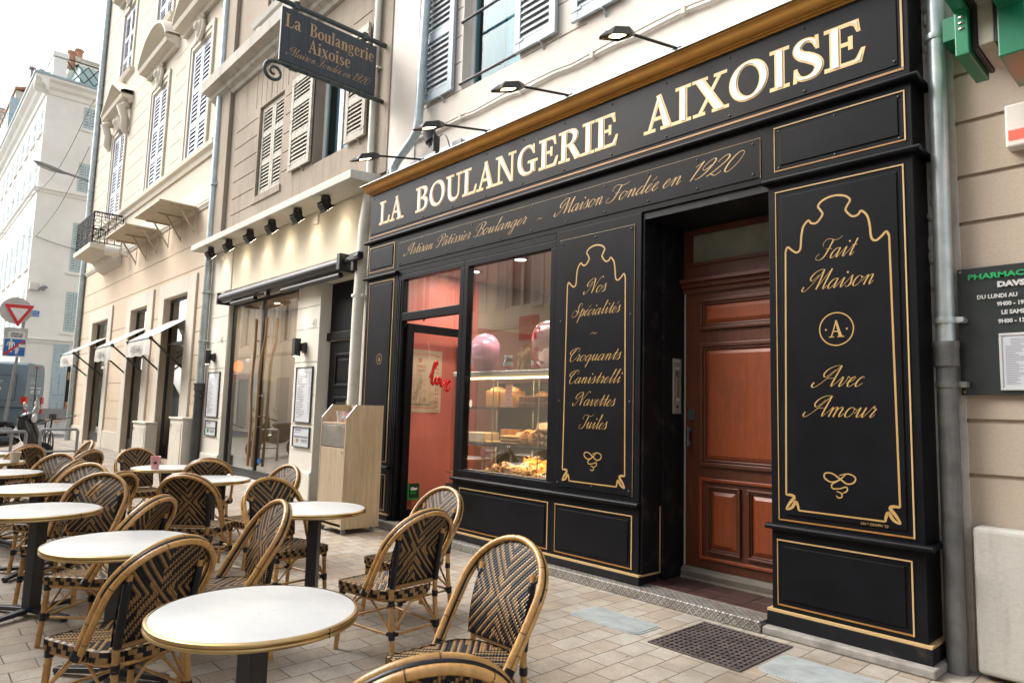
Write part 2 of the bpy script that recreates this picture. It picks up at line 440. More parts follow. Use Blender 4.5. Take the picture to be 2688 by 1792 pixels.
# ------------------------------------------------------------------ mesh builder
class MB:
    def __init__(self, tf=None):
        self.v, self.f, self.mi, self.tf = [], [], [], tf
    def add(self, vs, fs, mi=0):
        o = len(self.v)
        if self.tf:
            vs = [self.tf(Vector(p)) for p in vs]
        self.v += [tuple(p) for p in vs]
        self.f += [tuple(i + o for i in f) for f in fs]
        self.mi += [mi] * len(fs)
        return self
    def box(self, x0, x1, y0, y1, z0, z1, mi=0):
        vs = [(x, y, z) for z in (z0, z1) for y in (y0, y1) for x in (x0, x1)]
        return self.add(vs, [(0, 2, 3, 1), (4, 5, 7, 6), (0, 1, 5, 4), (2, 6, 7, 3), (0, 4, 6, 2), (1, 3, 7, 5)], mi)
    def obox(self, c, ax, ay, az, mi=0):
        c, ax, ay, az = Vector(c), Vector(ax), Vector(ay), Vector(az)
        vs = [c + ax * i + ay * j + az * k for k in (-1, 1) for j in (-1, 1) for i in (-1, 1)]
        return self.add(vs, [(0, 2, 3, 1), (4, 5, 7, 6), (0, 1, 5, 4), (2, 6, 7, 3), (0, 4, 6, 2), (1, 3, 7, 5)], mi)
    def prism(self, pts, d, mi=0, n=None):
        """pts: planar 3D outline, d: extrusion vector"""
        d = Vector(d)
        k = len(pts)
        a = [Vector(p) for p in pts]
        b = [p + d for p in a]
        fs = [tuple(range(k - 1, -1, -1)), tuple(range(k, 2 * k))]
        fs += [(i, (i + 1) % k, k + (i + 1) % k, k + i) for i in range(k)]
        return self.add(a + b, fs, mi)
    def tube(self, pts, r, n=8, closed=False, mi=0, caps=True):
        pts = [Vector(p) for p in pts]
        k = len(pts)
        rs = r if isinstance(r, (list, tuple)) else [r] * k
        tang = []
        for i in range(k):
            a = pts[(i - 1) % k] if (closed or i > 0) else pts[i]
            b = pts[(i + 1) % k] if (closed or i < k - 1) else pts[i]
            t = (b - a)
            tang.append(t.normalized() if t.length > 1e-9 else Vector((0, 0, 1)))
        ref = Vector((0, 0, 1)) if abs(tang[0].z) < 0.9 else Vector((1, 0, 0))
        nrm = tang[0].cross(ref).normalized()
        vs, fs = [], []
        for i in range(k):
            nrm = nrm - tang[i] * nrm.dot(tang[i])
            nrm = nrm.normalized() if nrm.length > 1e-9 else tang[i].orthogonal().normalized()
            bi = tang[i].cross(nrm)
            for j in range(n):
                a = 2 * math.pi * j / n
                vs.append(pts[i] + (nrm * math.cos(a) + bi * math.sin(a)) * rs[i])
        m = k if closed else k - 1
        for i in range(m):
            for j in range(n):
                fs.append((i * n + j, i * n + (j + 1) % n, ((i + 1) % k) * n + (j + 1) % n, ((i + 1) % k) * n + j))
        if caps and not closed:
            fs.append(tuple(range(n - 1, -1, -1)))
            fs.append(tuple((k - 1) * n + j for j in range(n)))
        return self.add(vs, fs, mi)
    def cyl(self, a, b, r, n=12, r2=None, mi=0):
        return self.tube([a, b], [r, r if r2 is None else r2], n, mi=mi)
    def lathe(self, prof, c=(0, 0, 0), n=24, mi=0, cap=True):
        vs, fs = [], []
        k = len(prof)
        for r, z in prof:
            for j in range(n):
                a = 2 * math.pi * j / n
                vs.append((c[0] + r * math.cos(a), c[1] + r * math.sin(a), c[2] + z))
        for i in range(k - 1):
            for j in range(n):
                fs.append((i * n + j, i * n + (j + 1) % n, (i + 1) * n + (j + 1) % n, (i + 1) * n + j))
        if cap:
            fs.append(tuple(range(n - 1, -1, -1)))
            fs.append(tuple((k - 1) * n + j for j in range(n)))
        return self.add(vs, fs, mi)
    def ell(self, c, rx, ry, rz, nu=10, nv=7, mi=0, rot=None):
        vs, fs = [], []
        for i in range(nv + 1):
            th = math.pi * i / nv
            for j in range(nu):
                a = 2 * math.pi * j / nu
                p = Vector((rx * math.sin(th) * math.cos(a), ry * math.sin(th) * math.sin(a), rz * math.cos(th)))
                if rot:
                    p = rot @ p
                vs.append(Vector(c) + p)
        for i in range(nv):
            for j in range(nu):
                fs.append((i * nu + j, (i + 1) * nu + j, (i + 1) * nu + (j + 1) % nu, i * nu + (j + 1) % nu))
        return self.add(vs, fs, mi)
    def extrude_profile(self, prof, x0, x1, mi=0, axis='x'):
        """prof: (y,z) outline swept along x"""
        if axis == 'x':
            return self.prism([(x0, y, z) for y, z in prof], (x1 - x0, 0, 0), mi)
        return self.prism([(y, x0, z) for y, z in prof], (0, x1 - x0, 0), mi)
    def obj(self, name, mats, parent=None, smooth=None, bevel=0.0, seg=2):
        me = bpy.data.meshes.new(name)
        me.from_pydata(self.v, [], self.f)
        mats = mats if isinstance(mats, (list, tuple)) else [mats]
        for m in mats:
            me.materials.append(M[m] if isinstance(m, str) else m)
        if len(mats) > 1:
            me.polygons.foreach_set('material_index', self.mi)
        me.update()
        fix_normals(me)
        if smooth:
            me.polygons.foreach_set('use_smooth', [True] * len(me.polygons))
            me.set_sharp_from_angle(angle=R(smooth))
        o = bpy.data.objects.new(name, me)
        COL.objects.link(o)
        if parent is not None:
            o.parent = parent
            if parent.type == 'EMPTY' and parent.name not in LOCAL:
                o.matrix_parent_inverse = Matrix.Translation(-Vector(parent.location))
        if bevel:
            bv = o.modifiers.new('bevel', 'BEVEL')
            bv.width = bevel
            bv.segments = seg
            bv.limit_method = 'ANGLE'
            bv.angle_limit = R(40)
            bv.harden_normals = False
        return o

import bmesh
LOCAL = set()
def fix_normals(me):
    bm = bmesh.new()
    bm.from_mesh(me)
    bmesh.ops.recalc_face_normals(bm, faces=bm.faces)
    bm.to_mesh(me)
    bm.free()

def tag(o, label, cat, group=None):
    o['label'] = label
    o['category'] = cat
    if group:
        o['group'] = group
    return o

def thing(name, label, cat, loc=(0, 0, 0), rz=0.0, group=None, local=False):
    o = bpy.data.objects.new(name, None)
    o.empty_display_size = 0.2
    COL.objects.link(o)
    o.location = loc
    o.rotation_euler = (0, 0, rz)
    if local:
        LOCAL.add(o.name)
    return tag(o, label, cat, group)

def copy_tree(root, loc, rz, label):
    """copies a thing with its parts and sub-parts"""
    def rec(o, par):
        c = o.copy()
        COL.objects.link(c)
        c.parent = par
        for ch in list(o.children):
            rec(ch, c)
        return c
    c = rec(root, None)
    c.location = loc
    c.rotation_euler = (0, 0, rz)
    c['label'] = label
    return c

# facade: a grid of cells each at its own depth behind the wall plane (None = open hole)
def facade(mb, x0, x1, z0, z1, Y, holes=(), grooves=(), vgrooves=(), gd=0.018, gw=0.016, steps=(), hole_depth=0.2, mi=0, ends=True):
    xs, zs = {x0, x1}, {z0, z1}
    reg = []
    for g in grooves:
        z, a, b = (g, x0, x1) if not isinstance(g, tuple) else g
        reg.append((max(a, x0), min(b, x1), z - gw / 2, z + gw / 2, gd, True))
    for (x, a, b) in vgrooves:
        reg.append((x - gw / 2, x + gw / 2, a, b, gd, True))
    for s in steps:
        reg.append((*s, True))
    for h in holes:
        reg.append((h[0], h[1], h[2], h[3], h[4] if len(h) > 4 else hole_depth, False))
    for r in reg:
        xs.update((min(max(r[0], x0), x1), min(max(r[1], x0), x1)))
        zs.update((min(max(r[2], z0), z1), min(max(r[3], z0), z1)))
    xs, zs = sorted(xs), sorted(zs)
    nx, nz = len(xs) - 1, len(zs) - 1
    D = [[(0.0, True)] * nz for _ in range(nx)]
    for i in range(nx):
        cx = (xs[i] + xs[i + 1]) / 2
        for k in range(nz):
            cz = (zs[k] + zs[k + 1]) / 2
            for r in reg:
                if r[0] < cx < r[1] and r[2] < cz < r[3]:
                    D[i][k] = (r[4], r[5])
    V, F = [], []
    def q(*p):
        o = len(V)
        V.extend(p)
        F.append((o, o + 1, o + 2, o + 3))
    for i in range(nx):
        for k in range(nz):
            d, solid = D[i][k]
            a, b, c, e = xs[i], xs[i + 1], zs[k], zs[k + 1]
            if solid:
                q((a, Y + d, c), (b, Y + d, c), (b, Y + d, e), (a, Y + d, e))
            if i + 1 < nx and abs(D[i + 1][k][0] - d) > 1e-6:
                d2 = D[i + 1][k][0]
                q((b, Y + d, c), (b, Y + d2, c), (b, Y + d2, e), (b, Y + d, e))
            if k + 1 < nz and abs(D[i][k + 1][0] - d) > 1e-6:
                d2 = D[i][k + 1][0]
                q((a, Y + d, e), (b, Y + d, e), (b, Y + d2, e), (a, Y + d2, e))
    # thickness at the outer edges
    for (xa, xb) in ((x0, x0), (x1, x1)) if ends else ():
        q((xa, Y, z0), (xa, Y + 0.4, z0), (xa, Y + 0.4, z1), (xa, Y, z1))
    q((x0, Y, z1), (x1, Y, z1), (x1, Y + 0.4, z1), (x0, Y + 0.4, z1))
    mb.add(V, F, mi)
    return mb

def frame_boxes(mb, x0, x1, z0, z1, y0, y1, w, mi=0, sides='lrtb'):
    """picture-frame of boxes butted end to end"""
    lo = z0 + w if 'b' in sides else z0
    hi = z1 - w if 't' in sides else z1
    if 'b' in sides:
        mb.box(x0, x1, y0, y1, z0, z0 + w, mi)
    if 't' in sides:
        mb.box(x0, x1, y0, y1, z1 - w, z1, mi)
    if 'l' in sides:
        mb.box(x0, x0 + w, y0, y1, lo, hi, mi)
    if 'r' in sides:
        mb.box(x1 - w, x1, y0, y1, lo, hi, mi)
    return mb

def shutter_leaf(mb, x0, x1, z0, z1, y, t=0.04, stile=0.075, rails=(0.5,), pitch=0.062, arch=0.0, mi=0, slat_t=0.010):
    """louvred leaf, thickness from y-t to y; real tilted slats with gaps"""
    w = min(stile, (x1 - x0) * 0.2)
    mb.box(x0, x0 + w, y - t, y, z0, z1, mi)
    mb.box(x1 - w, x1, y - t, y, z0, z1, mi)
    cuts = [z0] + [z0 + (z1 - z0) * r for r in rails] + [z1]
    rh = w * 1.25
    bands = []
    for i, c in enumerate(cuts):
        a, b = (c, c + rh) if i == 0 else ((c - rh, c) if i == len(cuts) - 1 else (c - rh / 2, c + rh / 2))
        mb.box(x0 + w, x1 - w, y - t + 0.004, y - 0.004, a, b, mi)
        bands.append((a, b))
    for i in range(len(bands) - 1):
        a, b = bands[i][1], bands[i + 1][0]
        n = max(1, int((b - a) / pitch))
        st = (b - a) / n
        for k in range(n):
            c = a + (k + 0.5) * st
            h = st * 0.42
            mb.add([(x0 + w, y - t + 0.004, c - h), (x1 - w, y - t + 0.004, c - h), (x1 - w, y - 0.006, c + h * 0.9), (x0 + w, y - 0.006, c + h * 0.9),
                    (x0 + w, y - t + 0.004, c - h + slat_t), (x1 - w, y - t + 0.004, c - h + slat_t), (x1 - w, y - 0.006, c + h * 0.9 + slat_t), (x0 + w, y - 0.006, c + h * 0.9 + slat_t)],
                   [(0, 1, 2, 3), (4, 7, 6, 5), (0, 4, 5, 1), (2, 6, 7, 3)], mi)
    return mb
# ------------------------------------------------------------------ lettering
def catmull(pts, n=6, closed=False):
    P = [tuple(p) for p in pts]
    k = len(P)
    if k < 3:
        return P
    out = []
    m = k if closed else k - 1
    for i in range(m):
        p0 = P[(i - 1) % k] if (closed or i > 0) else P[0]
        p1, p2 = P[i], P[(i + 1) % k]
        p3 = P[(i + 2) % k] if (closed or i + 2 < k) else P[-1]
        for j in range(n):
            t = j / n
            out.append(tuple(0.5 * (2 * b + (c - a) * t + (2 * a - 5 * b + 4 * c - d) * t * t + (3 * b - a - 3 * c + d) * t ** 3)
                             for a, b, c, d in zip(p0, p1, p2, p3)))
    if not closed:
        out.append(P[-1])
    return out

def ribbon(pts, ws, closed=False):
    """list of quads for a 2D stroke; returns (verts, faces)"""
    k = len(pts)
    V, F = [], []
    for i in range(k):
        a = pts[(i - 1) % k] if (closed or i > 0) else pts[i]
        b = pts[(i + 1) % k] if (closed or i < k - 1) else pts[i]
        dx, dy = b[0] - a[0], b[1] - a[1]
        L = math.hypot(dx, dy) or 1
        nx, ny = -dy / L, dx / L
        w = ws[i] / 2
        V += [(pts[i][0] + nx * w, pts[i][1] + ny * w), (pts[i][0] - nx * w, pts[i][1] - ny * w)]
    for i in range(k if closed else k - 1):
        j = (i + 1) % k
        F.append((2 * i, 2 * i + 1, 2 * j + 1, 2 * j))
    return V, F

class Flat:
    """paint strokes laid on a surface: frame(o, ax, ay, n) maps 2D to 3D, each stroke a hair above the last"""
    def __init__(self, mb, o, ax, ay, n, lift=0.001, step=0.00012, mi=0):
        self.mb, self.o, self.ax, self.ay, self.n = mb, Vector(o), Vector(ax), Vector(ay), Vector(n)
        self.l, self.s, self.mi = lift, step, mi
    def put(self, V, F, mi=None):
        self.mb.add([self.o + self.ax * x + self.ay * y + self.n * self.l for x, y in V], F, self.mi if mi is None else mi)
        self.l += self.s
    def stroke(self, pts, w, n=6, closed=False):
        P = catmull([(p[0], p[1], (p[2] if len(p) > 2 else w)) for p in pts], n, closed)
        V, F = ribbon([(p[0], p[1]) for p in P], [max(p[2], 1e-4) for p in P], closed)
        self.put(V, F)
    def line(self, pts, w, closed=False):
        for i in range(len(pts) if closed else len(pts) - 1):
            a, b = pts[i], pts[(i + 1) % len(pts)]
            V, F = ribbon([a, b], [w, w])
            self.put(V, F)
    def poly(self, pts):
        self.put(pts, [tuple(range(len(pts)))])
    def disc(self, c, r, n=10):
        self.poly([(c[0] + r * math.cos(2 * math.pi * i / n), c[1] + r * math.sin(2 * math.pi * i / n)) for i in range(n)])

def BX(a, b, c, d):
    return ('P', [(a, c), (b, c), (b, d), (a, d)])
def ST(*p):
    return ('S', list(p))
_stem = BX(.10, .27, 0, 1)
SERIF = {
 'L': (.66, [_stem, BX(0, .38, .945, 1), BX(0, .56, 0, .06), ('P', [(.46, 0), (.60, 0), (.66, .29), (.62, .29), (.56, .10)])]),
 'A': (.84, [('P', [(.10, 0), (.165, 0), (.43, .90), (.385, .98)]), ('P', [(.35, 1.0), (.45, 1.02), (.75, 0), (.56, 0)]), BX(.22, .58, .315, .375), BX(0, .29, 0, .05), BX(.47, .86, 0, .05)]),
 'B': (.74, [_stem, BX(0, .2, .95, 1), BX(0, .2, 0, .05), ST((.2, .972, .055), (.38, .97, .06), (.54, .89, .13), (.575, .765, .165), (.51, .62, .11), (.36, .535, .055), (.2, .53, .05)),
              ST((.2, .53, .05), (.40, .525, .06), (.57, .44, .13), (.625, .285, .175), (.55, .10, .12), (.38, .03, .06), (.2, .028, .055))]),
 'O': (.90, [('O', (.45, .5, .34, .465, .06, .165))]),
 'U': (.84, [ST((.185, 1, .17), (.185, .40, .17), (.205, .20, .16), (.30, .06, .12), (.44, .015, .085), (.57, .06, .07), (.645, .20, .058), (.66, .40, .055), (.66, 1, .055)), BX(0, .38, .95, 1), BX(.53, .80, .95, 1)]),
 'N': (.88, [BX(.115, .17, 0, .95), ('P', [(.07, 1), (.245, 1), (.74, -.02), (.64, -.02)]), BX(.685, .74, 0, 1), BX(0, .2, .955, 1), BX(.01, .29, 0, .05), BX(.56, .86, .95, 1)]),
 'G': (.88, [ST((.68, .76, .05), (.61, .91, .07), (.46, .972, .065), (.27, .90, .11), (.15, .70, .155), (.125, .48, .165), (.17, .25, .155), (.29, .08, .10), (.45, .028, .06), (.60, .06, .065), (.66, .10, .06)),
              BX(.585, .745, .06, .44), BX(.47, .83, .40, .45), ('P', [(.665, .99), (.70, .99), (.715, .70), (.68, .70)])]),
 'E': (.72, [_stem, BX(0, .56, .945, 1), ('P', [(.46, .95), (.46, 1), (.60, 1), (.625, .74), (.59, .74), (.54, .90)]), BX(.2, .46, .485, .54), BX(.44, .485, .38, .65), BX(0, .60, 0, .06), ('P', [(.48, 0), (.64, 0), (.70, .29), (.66, .29), (.58, .11)])]),
 'R': (.82, [_stem, BX(0, .2, .95, 1), BX(0, .38, 0, .05), ST((.2, .972, .055), (.38, .97, .06), (.55, .89, .13), (.59, .745, .165), (.52, .59, .11), (.37, .50, .055), (.2, .495, .05)), ('P', [(.33, .50), (.50, .52), (.78, 0), (.59, 0)]), BX(.57, .88, 0, .045)]),
 'I': (.40, [_stem, BX(0, .37, .95, 1), BX(0, .37, 0, .05)]),
 'X': (.84, [('P', [(.06, 1), (.26, 1), (.78, 0), (.57, 0)]), ('P', [(.66, 1), (.72, 1), (.18, 0), (.12, 0)]), BX(0, .36, .955, 1), BX(.54, .82, .955, 1), BX(.02, .29, 0, .045), BX(.49, .86, 0, .045)]),
 'S': (.62, [ST((.49, .76, .05), (.44, .90, .07), (.31, .972, .065), (.17, .92, .12), (.115, .78, .15), (.19, .63, .165), (.34, .52, .18), (.49, .38, .17), (.535, .23, .15), (.46, .08, .12), (.30, .028, .065), (.15, .08, .07), (.085, .25, .05)),
              ('P', [(.48, 1), (.515, 1), (.525, .70), (.49, .70)]), ('P', [(.045, 0), (.085, 0), (.10, .31), (.06, .31)])]),
}
_ls = BX(.07, .25, 0, .66)
LOWER = {
 'a': (.58, [ST((.08, .50, .10), (.14, .63, .08), (.27, .66, .07), (.36, .58, .13), (.38, .40, .16), (.38, .14, .16), (.46, .04, .08), (.55, .07, .04)), ST((.36, .40, .05), (.2, .34, .09), (.1, .19, .15), (.18, .05, .09), (.3, .06, .05), (.38, .15, .05))]),
 'o': (.62, [('O', (.31, .33, .215, .30, .06, .165))]),
 'u': (.68, [ST((.14, .66, .17), (.14, .22, .17), (.2, .06, .12), (.33, .05, .06), (.44, .14, .05)), BX(.43, .60, 0, .66), BX(.01, .14, .61, .66), BX(.33, .44, .61, .66), BX(.58, .67, 0, .045)]),
 'l': (.36, [BX(.08, .26, 0, 1), BX(0, .1, .95, 1), BX(0, .34, 0, .045)]),
 'n': (.70, [_ls, BX(0, .1, .615, .66), BX(0, .31, 0, .045), ST((.24, .48, .05), (.33, .62, .06), (.44, .63, .11), (.51, .5, .17), (.515, .25, .17), (.515, 0, .17)), BX(.37, .68, 0, .045)]),
 'g': (.62, [('O', (.27, .44, .165, .195, .05, .13)), ST((.18, .25, .05), (.1, .16, .08), (.16, .07, .09), (.36, .05, .11), (.5, -.04, .13), (.48, -.17, .08), (.3, -.24, .06), (.1, -.2, .07), (.06, -.1, .06), (.16, .0, .05)), ST((.4, .58, .05), (.5, .65, .06), (.57, .62, .09))]),
 'e': (.58, [ST((.12, .36, .05), (.45, .36, .05), (.46, .52, .13), (.34, .635, .07), (.2, .6, .11), (.12, .42, .155), (.12, .26, .16), (.2, .09, .12), (.34, .03, .07), (.47, .1, .05), (.53, .19, .04))]),
 'r': (.52, [_ls, BX(0, .1, .615, .66), BX(0, .34, 0, .045), ST((.24, .46, .05), (.31, .6, .06), (.40, .62, .09), (.45, .55, .13))]),
 'i': (.34, [_ls, BX(0, .1, .615, .66), BX(0, .32, 0, .045), ('D', (.16, .88, .105))]),
 'x': (.62, [('P', [(.03, .66), (.22, .66), (.58, 0), (.39, 0)]), ('P', [(.48, .66), (.54, .66), (.13, 0), (.07, 0)]), BX(0, .27, .62, .66), BX(.38, .59, .62, .66), BX(.0, .22, 0, .04), BX(.34, .62, 0, .04)]),
 's': (.50, [ST((.40, .49, .05), (.34, .61, .06), (.23, .63, .06), (.12, .56, .11), (.13, .44, .14), (.28, .33, .16), (.40, .21, .15), (.36, .07, .10), (.23, .03, .06), (.12, .07, .06), (.06, .2, .05))]),
}

def serif_word(fl, text, x0, x1, z, h, grow=0.0):
    """draws a serif word between x0 and x1; grow widens every stroke (for the gold edge)"""
    adv = 0
    runs = []
    for c in text:
        if c == ' ':
            adv += .42
            continue
        w, pr = SERIF[c] if c in SERIF else LOWER[c]
        runs.append((adv, pr))
        adv += w + .035
    adv -= .035
    k = (x1 - x0) / adv
    for a, pr in runs:
        for t, p in pr:
            X = lambda q: (x0 + (a + q[0]) * k, z + q[1] * h)
            if t == 'P':
                P = [X(q) for q in p]
                if grow:
                    P = offset_convex(P, grow)
                fl.poly(P)
            elif t == 'S':
                pts = [(*X(q), q[2] * k + 2 * grow) for q in p]
                if grow:
                    for (i, j) in ((0, 1), (-1, -2)):
                        d = Vector((pts[i][0] - pts[j][0], pts[i][1] - pts[j][1]))
                        d.normalize()
                        pts[i] = (pts[i][0] + d.x * grow, pts[i][1] + d.y * grow, pts[i][2])
                fl.stroke(pts, 0.02, 5)
            elif t == 'O':
                cx, cy, rx, ry, thin, thick = p
                pts = []
                for i in range(32):
                    g = 2 * math.pi * i / 32
                    w = thin + (thick - thin) * abs(math.cos(g - 0.12)) ** 1.4
                    q = X((cx + rx * math.cos(g), cy + ry * math.sin(g)))
                    pts.append((*q, w * k + 2 * grow))
                V, F = ribbon([(q[0], q[1]) for q in pts], [q[2] for q in pts], True)
                fl.put(V, F)
            elif t == 'D':
                q = X((p[0], p[1]))
                fl.disc(q, p[2] * k + grow, 14)

def offset_convex(P, g):
    A = sum(P[i][0] * P[(i + 1) % len(P)][1] - P[(i + 1) % len(P)][0] * P[i][1] for i in range(len(P)))
    if A < 0:
        P = P[::-1]
    n = len(P)
    out = []
    for i in range(n):
        a, b, c = P[i - 1], P[i], P[(i + 1) % n]
        d1 = Vector((b[0] - a[0], b[1] - a[1])).normalized()
        d2 = Vector((c[0] - b[0], c[1] - b[1])).normalized()
        n1, n2 = Vector((d1.y, -d1.x)), Vector((d2.y, -d2.x))
        m = n1 + n2
        if m.length < 0.3:
            m = n1
            s = g
        else:
            s = min(2.2 * g, g / max(0.35, (m.normalized()).dot(n1)))
        m = m.normalized() * s
        out.append((b[0] + m.x, b[1] + m.y))
    return out

